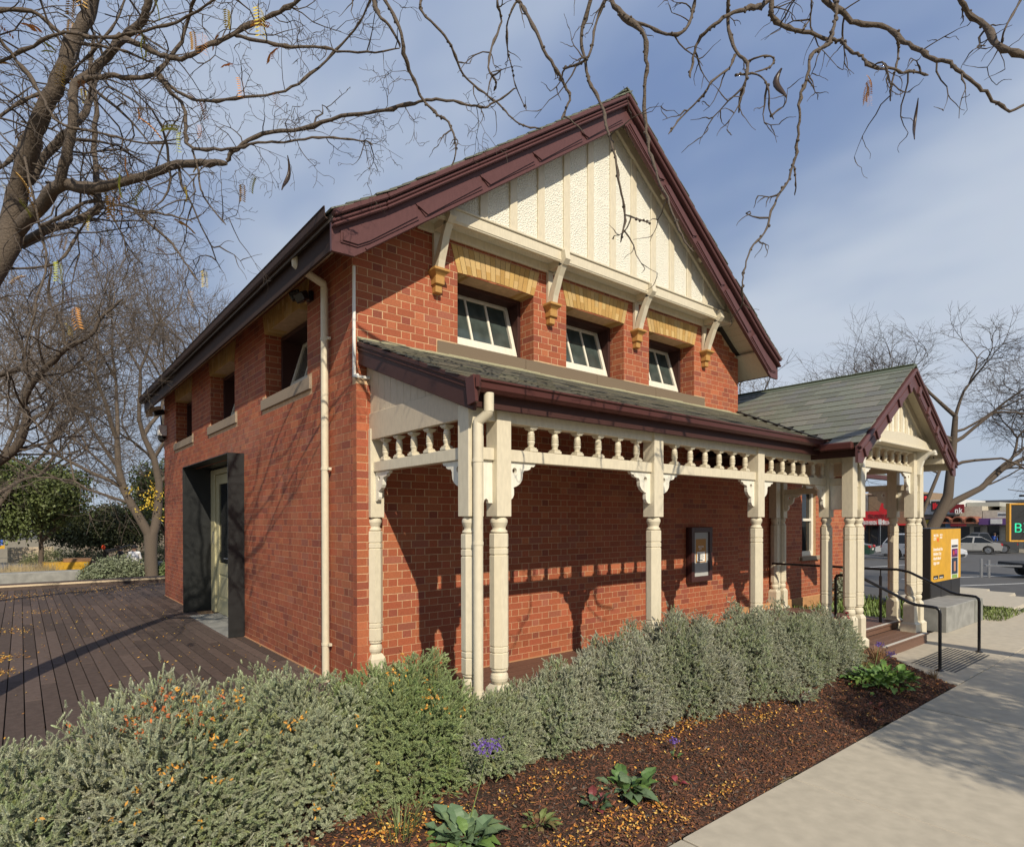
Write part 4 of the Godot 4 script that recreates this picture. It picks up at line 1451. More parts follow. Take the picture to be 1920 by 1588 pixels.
	# curved bracket and end block on the right post, its twin on the left
	for x: float in [9.60, 7.14]:
		var br := MB.new()
		br.prism(PackedVector2Array([Vector2(0.0, 2.66), Vector2(0.05, 2.66), Vector2(0.06, 2.78), Vector2(0.10, 2.90), Vector2(0.18, 2.99), Vector2(0.27, 3.03), Vector2(0.27, 3.06), Vector2(0.0, 3.06)]), Transform3D(Basis(Z, Y, -X), Vector3(x + 0.04, 0, zf + 0.081)), 0.08)
		put("porch_bracket", br, mats.ivory, B)
	var eb := MB.new()
	eb.span(Vector3(9.70, 3.0, 2.36), Vector3(9.82, 3.09, 2.62), 0.008)
	put("beam_end", eb, mats.ivory, B)
	# steps
	var sp := group_part("entry_steps", B)
	for s: Array in [[7.33, 9.60, 2.04, 2.56, -0.125], [7.0, 9.93, 1.99, 2.06, 0.0]]:
		for k in (3 if s[4] < -0.1 else 1):
			var w: float = (s[3] - s[2]) / (3.0 if s[4] < -0.1 else 1.0)
			var t := MB.new()
			t.span(Vector3(s[0] + 0.2, s[4] - 0.03, s[2] + w * k + 0.003), Vector3(s[1], s[4], s[2] + w * (k + 1) - 0.002), 0.004)
			put("tread", t, mats.step, sp)
	var bt := MB.new()
	bt.span(Vector3(7.33, -0.155, 2.04), Vector3(7.528, -0.125, 2.56), 0.004)
	put("tread", bt, mats.step, sp)
	for s: Array in [[7.35, 9.58, 2.535, -0.34, -0.156], [7.0, 9.92, 2.03, -0.125, -0.03]]:
		var r := MB.new()
		r.span(Vector3(s[0], s[3], s[2] - 0.03), Vector3(s[1], s[4], s[2]), 0.004)
		if s[2] > 2.3:
			r.span(Vector3(7.35, -0.34, 2.04), Vector3(7.38, -0.156, 2.50), 0.004)
			r.span(Vector3(9.55, -0.34, 2.04), Vector3(9.58, -0.156, 2.50), 0.004)
		put("riser", r, mats.step, sp)
	for s: Array in [[7.62, 9.57, 2.50, -0.125], [7.35, 9.70, 1.985, 0.0]]:
		var n := MB.new()
		n.span(Vector3(s[0], s[3] - 0.002, s[2]), Vector3(s[1], s[3] + 0.004, s[2] + 0.05), 0.001)
		put("step_nosing", n, mats.nosing, sp)
	var mt := MB.new()
	for i in 12:
		for j in 5:
			mt.lathe([Vector2(0.016, 0), Vector2(0.012, 0.005)], Vector3(7.6 + i * 0.055, 0.0005, 1.45 + j * 0.055), 8)
	put("tactile_studs", mt, M("stud", Color(0.35, 0.32, 0.27), 0.6), B, "stuff")

func wing(B: Node) -> void:
	var X := Vector3.RIGHT
	var w := group_part("sash_window", B)
	var x0 := W + 3.19
	var fr := MB.new()
	fr.span(Vector3(x0, 1.03, -0.44), Vector3(x0 + 0.09, 2.65, -0.36), 0.004)
	fr.span(Vector3(x0 + 0.59, 1.03, -0.44), Vector3(x0 + 0.68, 2.65, -0.36), 0.004)
	fr.span(Vector3(x0 + 0.09, 2.57, -0.44), Vector3(x0 + 0.59, 2.65, -0.36), 0.004)
	fr.span(Vector3(x0 + 0.09, 1.03, -0.44), Vector3(x0 + 0.59, 1.14, -0.36), 0.004)
	fr.span(Vector3(x0 + 0.09, 1.83, -0.43), Vector3(x0 + 0.59, 1.89, -0.355), 0.004)
	put("sash", fr, mats.sash, w)
	for y: float in [1.1, 1.86]:
		var g := MB.new()
		g.span(Vector3(x0 + 0.05, y, -0.42), Vector3(x0 + 0.63, y + 0.75, -0.412))
		put("pane", g, mats.dark_glass, w)
	var s := MB.new()
	s.span(Vector3(x0 - 0.1, 0.935, -0.5), Vector3(x0 + 0.78, 1.028, -0.24), 0.006)
	put("stone_sill", s, M("sill", Color.BLACK), B)
	var r := MB.new()
	for q: Array in [[0.22, 2.98, -3.3, 4.42], [-6.82, 2.98, -3.3, 4.42]]:
		var a := Vector3(W + 0.01, q[1], q[0])
		var b := Vector3(W + 7.0, q[1], q[0])
		if q[0] > 0:
			a = Vector3(10.45, q[1], q[0])
		var c := Vector3(W + 7.0, q[3], q[2])
		var d := Vector3(W + 0.01, q[3], q[2])
		r.quad(a, b, c, d, Vector3.UP)
		r.quad(a + Vector3(0, -0.06, 0), b + Vector3(0, -0.06, 0), c + Vector3(0, -0.06, 0), d + Vector3(0, -0.06, 0), Vector3.DOWN)
	r.col = Color(0.16, 0.17, 0.14)
	var rn := put("wing_roof", r, M("wing_slate", Color(0.16, 0.17, 0.135), 0.6, mats.slate.albedo_texture, 1.5), B)
	var g := MB.new()
	g.prism(PackedVector2Array([Vector2(-0.3, 3.1), Vector2(-6.3, 3.1), Vector2(-3.3, 4.35)]), Transform3D(Basis(Vector3.BACK, Vector3.UP, -X), Vector3(W + 6.33, 0, 0)), 0.1)
	put("wing_gable", g, mats.cream, B)
	g = MB.new()
	g.span(Vector3(10.6, 2.86, 0.18), Vector3(W + 7.0, 2.97, 0.28), 0.01)
	put("wing_gutter", g, mats.gutter, rn)
	g = MB.new()
	g.tube([Vector3(9.668, -0.1, -0.2), Vector3(9.668, 2.9, -0.2)], [0.035, 0.035], 12)
	put("wing_downpipe", g, mats.cream, B)
	g = MB.new()
	g.tube([Vector3(W + 0.06, -0.1, -0.22), Vector3(W + 0.06, 3.0, -0.22)], [0.045, 0.045], 12)
	put("dark_downpipe", g, mats.maroon_dark, B)
	g = MB.new()
	g.span(Vector3(W + 0.001, -0.34, -0.3), Vector3(9.95, -0.004, 0.0), 0.002)
	put("wing_floor", g, mats.veranda_board, B)

func porch_things() -> void:
	var X := Vector3.RIGHT
	var Z := Vector3.BACK
	# notice case hung on the wall
	var c := thing("notice_case", "dark maroon framed notice case hung on the brick wall behind the veranda posts", "notice board", Vector3(6.38, 0.80, 0.0))
	var f := MB.new()
	f.span(Vector3(-0.31, 0, 0.008), Vector3(0.31, 0.94, 0.09), 0.005)
	f.span(Vector3(-0.31, 0, 0.09), Vector3(-0.222, 0.94, 0.13), 0.006)
	f.span(Vector3(0.222, 0, 0.09), Vector3(0.31, 0.94, 0.13), 0.006)
	f.span(Vector3(-0.222, 0, 0.09), Vector3(0.222, 0.09, 0.13), 0.006)
	f.span(Vector3(-0.222, 0.85, 0.09), Vector3(0.222, 0.94, 0.13), 0.006)
	put("frame", f, M("case", Color(0.060, 0.020, 0.018), 0.35, mats.maroon.albedo_texture, 1.0), c)
	f = MB.new()
	f.span(Vector3(-0.222, 0.09, 0.09), Vector3(0.222, 0.85, 0.096))
	put("backing", f, M("backing", Color(0.42, 0.43, 0.42), 0.6), c)
	f = MB.new()
	f.span(Vector3(-0.15, 0.33, 0.096), Vector3(0.15, 0.735, 0.0985))
	var po := put("poster", f, M("poster", Color(0.45, 0.21, 0.03), 0.5), c)
	lettering("poster_text", "MELTON", Vector3(0.0, 0.60, 0.0995), Basis(), 0.030, M("white_print", Color(0.8, 0.8, 0.78), 0.6), po, 0.001)
	lettering("poster_text", "CITY", Vector3(-0.02, 0.56, 0.0995), Basis(), 0.030, mats.white_print, po, 0.001)
	f = MB.new()
	f.span(Vector3(-0.12, 0.345, 0.0985), Vector3(0.12, 0.515, 0.1005))
	var nt := put("notice", f, M("paper", Color(0.80, 0.80, 0.77), 0.7), c)
	f = MB.new()
	for k in 5:
		f.span(Vector3(-0.09, 0.47 - k * 0.02, 0.1005), Vector3(0.09 - 0.02 * (k % 2), 0.476 - k * 0.02, 0.1012))
	f.span(Vector3(-0.05, 0.358, 0.1005), Vector3(0.05, 0.374, 0.1012))
	put("notice_print", f, M("ink", Color(0.03, 0.03, 0.03), 0.8), nt)
	# handrails
	for k in 2:
		var x := 7.40 if k == 0 else 9.334
		var h := thing("handrail", ["black tubular handrail on the near side of the steps", "black tubular handrail on the far side of the steps by the concrete block"][k], "handrail", Vector3(x, -0.30, 3.34), 0.0, "handrails beside the porch steps")
		var r := MB.new()
		var pts := [Vector3(0, 0, 0), Vector3(0, 0.82, 0), Vector3(0, 0.87, -0.01), Vector3(0, 0.90, -0.045), Vector3(0, 0.905, -0.10), Vector3(0, 0.915, -0.30), Vector3(0, 0.945, -0.40), Vector3(0, 1.00, -0.50), Vector3(0, 1.24, -1.00), Vector3(0, 1.26, -1.10), Vector3(0, 1.275, -1.20)]
		if k == 0:
			pts.append_array([Vector3(0, 1.277, -1.36), Vector3(0, 1.26, -1.41), Vector3(0, 1.22, -1.43), Vector3(0, 0.30, -1.43)])
		else:
			pts.append_array([Vector3(0, 1.265, -1.46), Vector3(0, 1.255, -3.50)])
		var rr := []
		for q in pts.size():
			rr.append(0.0225)
		r.tube(pts, rr, 12, true)
		put("rail", r, mats.rail, h)
		r = MB.new()
		r.lathe([Vector2(0.055, 0), Vector2(0.055, 0.008), Vector2(0.035, 0.022), Vector2(0.03, 0.03)], Vector3.ZERO, 16)
		put("base_plate", r, mats.rail, h)
		if k == 1:
			r = MB.new()
			r.tube([Vector3(0, 0.30, -1.46), Vector3(0, 1.14, -1.46)], [0.024, 0.024], 12)
			r.tube([Vector3(0, 1.13, -1.46), Vector3(0, 1.26, -1.46)], [0.011, 0.011], 8)
			put("post", r, mats.rail, h)
	# cameras and lamps under the left eave
	var sc := thing("floodlight", "small black twin floodlight under the left eave beside the downpipe elbow", "floodlight", Vector3(-0.02, 4.62, -1.15))
	var m := MB.new()
	m.span(Vector3(-0.04, -0.06, -0.06), Vector3(0.018, 0.06, 0.06), 0.01)
	put("mount", m, mats.rail, sc)
	for s: float in [-1.0, 1.0]:
		m = MB.new()
		m.box(Vector3(-0.15, -0.03 - 0.04 * s, s * 0.11), Vector3(0.13, 0.11, 0.14), Basis(Vector3.BACK, 0.5) * Basis(Vector3.UP, s * 0.4), 0.015)
		m.tube([Vector3(-0.03, 0, s * 0.03), Vector3(-0.10, -0.01, s * 0.09)], [0.015, 0.015], 8)
		put("lamp_head", m, mats.rail, sc)
	var cb := thing("security_camera", "grey box with dome camera at the far end of the side wall", "camera", Vector3(-0.02, 3.95, -10.8))
	m = MB.new()
	m.span(Vector3(-0.16, 0.0, -0.12), Vector3(0.018, 0.26, 0.12), 0.01)
	put("housing", m, mats.white_metal, cb)
	m = MB.new()
	m.lathe([Vector2(0.02, -0.16), Vector2(0.08, -0.10), Vector2(0.09, -0.03), Vector2(0.09, 0.0)], Vector3(-0.08, 0.0, 0), 12)
	put("dome", m, mats.dark_glass, cb)
	m = MB.new()
	m.box(Vector3(-0.14, 0.56, 0.0), Vector3(0.24, 0.12, 0.2), Basis(Vector3.BACK, 0.3), 0.02)
	m.tube([Vector3(-0.08, 0.26, 0), Vector3(-0.10, 0.5, 0)], [0.015, 0.015], 6)
	put("lamp_head", m, mats.rail, cb)

func bed_y(x: float, z: float) -> float:
	var t := clampf((3.70 - z) / 1.2, 0.0, 1.0)
	return -0.315 + 0.20 * t + 0.018 * sin(x * 3.1 + z * 2.0) * sin(z * 5.0 + 1.0) + 0.012 * sin(x * 9.0 + z * 7.0)

func bed_end(z: float) -> float:
	return 6.72 + clampf((3.7 - z) * 0.45, 0.0, 0.6)

func in_bed(x: float, z: float) -> bool:
	return z < 3.715 and z > (2.03 if x > -0.05 else 1.22) and x < bed_end(z) and x > -4.5

func garden() -> void:
	var b := MB.new()
	var nx := 90
	var nz := 20
	for i in nx:
		for j in nz:
			var p: Array[Vector3] = []
			for q: Vector2 in [Vector2(i, j), Vector2(i + 1, j), Vector2(i + 1, j + 1), Vector2(i, j + 1)]:
				var z := 1.2 + q.y / nz * 2.52
				var x := -4.5 + q.x / nx * (bed_end(z) + 4.5)
				p.append(Vector3(x, bed_y(x, z), z))
			b.quad(p[0], p[1], p[2], p[3], Vector3.UP)
	put("garden_bed", b, mats.soil, self, "structure")
	# bark chips
	var chip := MB.new()
	chip.prism(PackedVector2Array([Vector2(-0.5, -0.10), Vector2(0.1, -0.18), Vector2(0.5, -0.05), Vector2(0.42, 0.12), Vector2(-0.2, 0.16), Vector2(-0.46, 0.06)]), Transform3D(Basis(Vector3.RIGHT, Vector3.BACK, Vector3.DOWN), Vector3(0, 0.06, 0)), 0.12)
	var xf := []
	var cs := []
	while xf.size() < 62000:
		var z := 3.72 - pow(R.randf(), 1.25) * 1.75
		var x := R.randf_range(-2.2, 7.25)
		if not in_bed(x, z):
			continue
		var s := R.randf_range(0.012, 0.036) if R.randf() < 0.88 else R.randf_range(0.036, 0.062)
		var t := R.randf()
		var c := Color(0.085, 0.038, 0.022)
		if t > 0.965:
			c = Color(0.40, 0.19, 0.055)
		elif t > 0.84:
			c = Color(0.25, 0.095, 0.040)
		elif t > 0.45:
			c = Color(0.145, 0.058, 0.030)
		elif t < 0.05:
			c = Color(0.15, 0.12, 0.095)
		xf.append(Transform3D(Basis.from_euler(Vector3(R.randf_range(-0.7, 0.7), R.randf() * TAU, R.randf_range(-0.7, 0.7))).scaled(Vector3(s, s * 0.9, s * R.randf_range(0.5, 1.0))), Vector3(x, bed_y(x, z) + R.randf_range(0.0, 0.014), z)))
		cs.append(jit(c, 0.3))
	var co := scatter("bark_mulch", chip.mesh(mats.chip), xf, cs, self)
	tag(co, "reddish brown bark chips covering the garden bed beside the footpath", "mulch")
	# drifts of orange leaflets on the mulch
	var lf := MB.new()
	lf.quad(Vector3(-0.006, 0, 0), Vector3(0, 0.002, -0.012), Vector3(0.006, 0, 0), Vector3(0, 0.003, 0.012), Vector3.UP)
	xf = []
	cs = []
	for d: Array in [[-0.9, 2.7, 0.4, 0.12, 420], [0.55, 3.42, 0.22, 0.18, 220], [0.85, 3.45, 0.05, 0.22, 110], [0.1, 3.35, 0.35, 0.1, 140], [0.3, 2.75, 0.5, 0.10, 160], [2.2, 2.7, 0.5, 0.10, 200], [3.1, 2.95, 0.3, 0.08, 110], [1.4, 3.55, 0.4, 0.06, 130], [4.2, 2.9, 1.6, 0.5, 220], [6.2, 3.2, 0.8, 0.5, 120], [2.0, 3.1, 2.0, 0.5, 300]]:
		for k in int(d[4]):
			var x: float = d[0] + R.randfn() * d[2] * 0.6
			var z: float = d[1] + R.randfn() * d[3] * 0.6
			if in_bed(x, z):
				xf.append(Transform3D(Basis.from_euler(Vector3(R.randf_range(-0.6, 0.6), R.randf() * TAU, R.randf_range(-0.6, 0.6))).scaled(Vector3.ONE * R.randf_range(0.7, 1.4)), Vector3(x, bed_y(x, z) + 0.018 + R.randf() * 0.008, z)))
				cs.append(jit([Color(0.62, 0.30, 0.045), Color(0.55, 0.22, 0.04), Color(0.60, 0.38, 0.10)][R.randi() % 3], 0.25))
	var fo := scatter("leaf_litter", lf.mesh(mats.leafmat), xf, cs, self)
	tag(fo, "scattered orange leaflets lying on the bark mulch", "leaves")
	hedge()
	plants()

func sprig_mesh(n: int, long: float) -> ArrayMesh:
	var b := MB.new()
	var rr := RandomNumberGenerator.new()
	rr.seed = 77 + n
	b.col = Color(0.75, 0.7, 0.6)
	b.tube([Vector3.ZERO, Vector3(0.004, long * 0.5, 0), Vector3(0, long, 0.003)], [0.0022, 0.0018, 0.001], 3)
	for k in n:
		var t := 0.18 + 0.82 * k / (n - 1.0)
		var a := k * 2.4 + rr.randf() * 0.5
		var lift := lerpf(0.35, 1.15, t) + rr.randf_range(-0.2, 0.2)
		var d := Vector3(cos(a) * cos(lift), sin(lift), sin(a) * cos(lift))
		var s := Vector3(-sin(a), 0, cos(a))
		var ln := rr.randf_range(0.012, 0.019)
		var p := Vector3(0, long * t, 0)
		b.col = Color.WHITE * rr.randf_range(0.82, 1.12)
		var m := p + d * ln * 0.45
		b.quad(p, m + s * 0.0026, p + d * ln + Vector3(0, -0.001, 0), m - s * 0.0026, Vector3.UP)
	return b.mesh(mats.leafmat)

func shrub(label: String, at: Vector3, rad: Vector3, count: int, tone: Color, grp: String, sprigs: Array) -> void:
	var o := thing("hedge_shrub", label, "shrub", at, 0.0, grp)
	var st := MB.new()
	for k in 26:
		var a := R.randf() * TAU
		var d := Vector3(cos(a) * rad.x, R.randf_range(0.3, 0.9) * rad.y, sin(a) * rad.z) * R.randf_range(0.6, 0.92)
		st.tube([Vector3(cos(a) * 0.04, -0.02, sin(a) * 0.04), d * 0.5 + Vector3(0, 0.06, 0), d], [0.010, 0.006, 0.003], 4)
	put("stems", st, mats.grey_twig, o, "stuff")
	var xf := []
	var cs := []
	var ph := R.randf() * 10.0
	for k in count:
		var az := R.randf() * TAU
		var sy := R.randf_range(-0.12, 1.0)
		var cy := sqrt(1.0 - sy * sy)
		var d := Vector3(cos(az) * cy, sy, sin(az) * cy)
		var lump := 1.0 + 0.10 * sin(d.x * 5.0 + ph) * sin(d.y * 6.0 + ph * 1.7) + 0.09 * sin(d.z * 9.0 + d.x * 7.0 + ph) + 0.05 * sin(d.x * 19.0 - d.y * 17.0 + ph * 3.0)
		var r := lump * (1.0 - 0.42 * pow(R.randf(), 1.9))
		var p := Vector3(d.x * rad.x, maxf(0.0, 0.10 + d.y * (rad.y - 0.10)), d.z * rad.z) * r
		if R.randf() < 0.03:
			p *= R.randf_range(1.03, 1.16)
		var up := (Vector3(d.x, 0.25 + d.y * 0.8, d.z) * 0.9 + Vector3(R.randfn(), R.randfn() + 0.3, R.randfn()) * 0.6).normalized()
		var x := up.cross(Vector3(R.randfn(), R.randfn(), R.randfn())).normalized()
		xf.append(Transform3D(Basis(x, up, x.cross(up)).scaled(Vector3.ONE * R.randf_range(0.75, 1.25)), p))
		var g := clampf(0.5 + 0.5 * sin(d.x * 4.0 + ph * 2.0) * sin(d.z * 5.0 + d.y * 3.0), 0, 1) * R.randf()
		var c := tone.lerp(Color(tone.r * 0.62, tone.g * 0.80, tone.b * 0.42), g * 0.8)
		if R.randf() < 0.05:
			c = c.lerp(Color(0.30, 0.33, 0.10), 0.6)
		cs.append(jit(c, 0.16))
	scatter("foliage", sprigs[R.randi() % sprigs.size()], xf, cs, o)
	var fl := MB.new()
	for k in 26:
		var az := R.randf() * TAU
		var sy := R.randf_range(0.1, 0.95)
		var cy := sqrt(1.0 - sy * sy)
		var p := Vector3(cos(az) * cy * rad.x, sy * rad.y, sin(az) * cy * rad.z) * R.randf_range(0.98, 1.06)
		for q in 4:
			var t := TAU * q / 4.0
			var e := Vector3(cos(t), 0.4, sin(t)) * 0.007
			fl.quad(p, p + e.rotated(Vector3.UP, 0.4) * 0.8, p + e * 1.25, p + e.rotated(Vector3.UP, -0.4) * 0.8, Vector3.UP)
	put("flowers", fl, M("petal", Color(0.72, 0.70, 0.78), 0.6), o, "stuff")

func hedge() -> void:
	var sp := [sprig_mesh(34, 0.052), sprig_mesh(40, 0.064), sprig_mesh(30, 0.045)]
	var g := Color(0.40, 0.425, 0.295)
	var y := -0.14
	var grp := "grey green shrubs of the hedge in front of the building"
	var defs := [
		["grey green shrub at the left end of the hedge over the deck corner", -3.05, 2.0, 0.7, 0.75, 0.66, 2600, 1.0],
		["wide grey shrub second from the left with orange leaves caught in its top", -2.15, 1.98, 0.78, 0.9, 0.62, 3200, 1.02],
		["grey green shrub in front of the side wall downpipe", -1.32, 1.95, 0.7, 0.91, 0.6, 3000, 0.97],
		["greener shrub in front of the corner post pair", -0.55, 2.02, 0.66, 0.87, 0.52, 2900, 0.8],
		["low grey shrub with the purple flower head beside it", 0.14, 2.18, 0.56, 0.5, 0.38, 2000, 0.98],
		["rounded silvery shrub with deck boards showing behind it", 0.95, 2.2, 0.64, 0.63, 0.4, 2300, 1.05],
		["tall silvery shrub in front of the middle veranda post", 1.85, 2.22, 0.72, 0.82, 0.42, 2700, 1.08],
		["tall silvery shrub left of the notice case, part of the clipped mass", 2.75, 2.28, 0.74, 0.93, 0.46, 2700, 1.08],
		["tall silvery shrub below the notice case, part of the clipped mass", 3.7, 2.36, 0.78, 0.91, 0.5, 2700, 1.06],
		["silvery shrub of the clipped mass before the last veranda post", 4.65, 2.42, 0.78, 0.82, 0.52, 2400, 1.05],
		["silvery shrub at the right end of the hedge beside the porch steps", 5.62, 2.42, 0.84, 0.66, 0.5, 2300, 1.04],
	]
	for d: Array in defs:
		shrub(d[0], Vector3(d[1], y, d[2]), Vector3(d[3], d[4], d[5]), int(d[6] * 3.0), Color(g.r * d[7], g.g * (0.5 + 0.5 * d[7]), g.b * d[7] * d[7]), grp, sp)
	shrub("small silvery seedling shrub alone on the mulch in front of the hedge", Vector3(3.95, bed_y(3.95, 2.95), 2.98), Vector3(0.22, 0.16, 0.14), 110, g, "", sp)
	# pinnate autumn leaves caught in the hedge
	var pl := leaf_clump(0.035, 7, 0.030, 0.014)
	var xf := []
	var cs := []
	for d: Array in [[-2.15, 0.74, 2.15, 0.28, 40, 0], [-1.95, 0.77, 2.15, 0.22, 22, 1], [-1.7, 0.62, 2.4, 0.4, 16, 1], [-2.2, 0.5, 2.58, 0.35, 10, 1], [-1.6, 0.3, 2.56, 0.5, 9, 1], [-0.62, 0.72, 2.2, 0.12, 8, 1], [-0.5, 0.5, 2.45, 0.2, 8, 1]]:
		for k in int(d[4]):
			xf.append(Transform3D(Basis.from_euler(Vector3(R.randf_range(-1, 1), R.randf() * TAU, R.randf_range(-1, 1))).scaled(Vector3.ONE * R.randf_range(0.6, 1.1)), Vector3(d[0] + R.randfn() * d[3] * 0.6, d[1] + R.randfn() * 0.06, d[2] + R.randfn() * d[3] * 0.5)))
			cs.append(jit(Color(0.48, 0.13, 0.03) if d[5] == 0 else Color(0.62, 0.30, 0.04), 0.25))
	var fo := scatter("caught_leaves", pl, xf, cs, self)
	tag(fo, "orange and yellow locust leaves caught on top of the grey hedge", "leaves")

func pinnate_mesh() -> ArrayMesh:
	var b := MB.new()
	b.col = Color(0.7, 0.6, 0.4)
	b.tube([Vector3.ZERO, Vector3(0, -0.03, 0.08), Vector3(0, -0.075, 0.16)], [0.0015, 0.0012, 0.0008], 3)
	b.col = Color.WHITE
	for k in 9:
		var t := 0.12 + 0.1 * k
		var p := Vector3(0, -0.075 * t * t - 0.01 * t, 0.16 * t)
		for s: float in [-1.0, 1.0]:
			var e := p + Vector3(s * 0.038, -0.014, 0.016)
			var m := (p + e) * 0.5
			b.quad(p, m + Vector3(0, 0.001, 0.0085), e, m - Vector3(0, 0.001, 0.0085), Vector3.UP)
	return b.mesh(mats.leafmat)

func broad_leaf(long: float, wide: float, curl: float) -> MB:
	var b := MB.new()
	var n := 9
	for k in n:
		var t0 := float(k) / n
		var t1 := float(k + 1) / n
		var w0 := wide * (0.09 if t0 < 0.3 else pow(sin(PI * (t0 - 0.25) / 0.78), 0.7)) * (1.0 + 0.16 * sin(t0 * 27.0))
		var w1 := wide * (0.09 if t1 < 0.3 else pow(maxf(0.0, sin(PI * (t1 - 0.25) / 0.78)), 0.7)) * (1.0 + 0.16 * sin(t1 * 27.0))
		if k == n - 1:
			w1 = wide * 0.12
		var c0 := Vector3(0, long * (t0 - curl * t0 * t0 * 0.35), long * curl * t0 * t0 * 0.7)
		var c1 := Vector3(0, long * (t1 - curl * t1 * t1 * 0.35), long * curl * t1 * t1 * 0.7)
		for s: float in [-1.0, 1.0]:
			b.quad(c0, c1, c1 + Vector3(s * w1 * 0.5, 0, -w1 * (0.16 + 0.14 * sin(t1 * 11.0 + s))), c0 + Vector3(s * w0 * 0.5, 0, -w0 * (0.16 + 0.14 * sin(t0 * 11.0 + s))), Vector3(0, 0.3, -1))
	return b

func rosette(called: String, label: String, at: Vector3, n: int, long: float, wide: float, cols: Array, spread: float, grp := "") -> Node3D:
	var o := thing(called, label, "plant", at, 0.0, grp)
	var ms := []
	for k in 6:
		var b := broad_leaf(long, wide, [0.3, 0.6, 0.9][k % 3])
		var c: Color = cols[k % cols.size()]
		for q in b.c.size():
			b.c[q] = jit(c, 0.12)
		ms.append(b.mesh(mats.leafmat))
	for k in n:
		var a := k * 2.399 + R.randf() * 0.5
		var lean := lerpf(0.10, 1.0, sqrt(float(k + 1) / n)) + R.randf_range(-0.2, 0.2)
		var bs := Basis(Vector3.UP, a) * Basis(Vector3.RIGHT, lean) * Basis(Vector3.UP, R.randf_range(-0.5, 0.5))
		var l := put_mesh("leaf", ms[R.randi() % 6], o)
		var off := R.randf() * spread
		l.transform = Transform3D(bs.scaled(Vector3.ONE * R.randf_range(0.45, 1.1)), Vector3(sin(a) * off, -0.01 + (R.randf() * 0.14 if spread > 0.3 else 0.0), cos(a) * off * (0.75 if spread > 0.3 else 1.0)))
	return o

func flower_head(o: Node3D, base: Vector3, top: Vector3, n: int, r: float) -> void:
	var s := MB.new()
	s.col = Color(0.16, 0.22, 0.06)
	s.tube([base, base.lerp(top, 0.5) + Vector3(0.02, 0.03, 0), top], [0.004, 0.003, 0.002], 5)
	put("flower_stem", s, mats.plain, o)
	var f := MB.new()
	for k in n:
		f.col = jit(Color(0.16, 0.095, 0.36), 0.35)
		var p := top + Vector3(R.randfn() * r, R.randfn() * r * 0.55, R.randfn() * r * 0.8)
		for q in 3:
			var e := Vector3(R.randfn(), R.randfn(), R.randfn()).normalized() * 0.010
			var w := e.cross(Vector3(R.randfn(), R.randfn(), R.randfn())).normalized() * 0.006
			f.quad(p - e, p + w, p + e, p - w, Vector3.UP)
	put("flower_head", f, mats.leafmat, o)

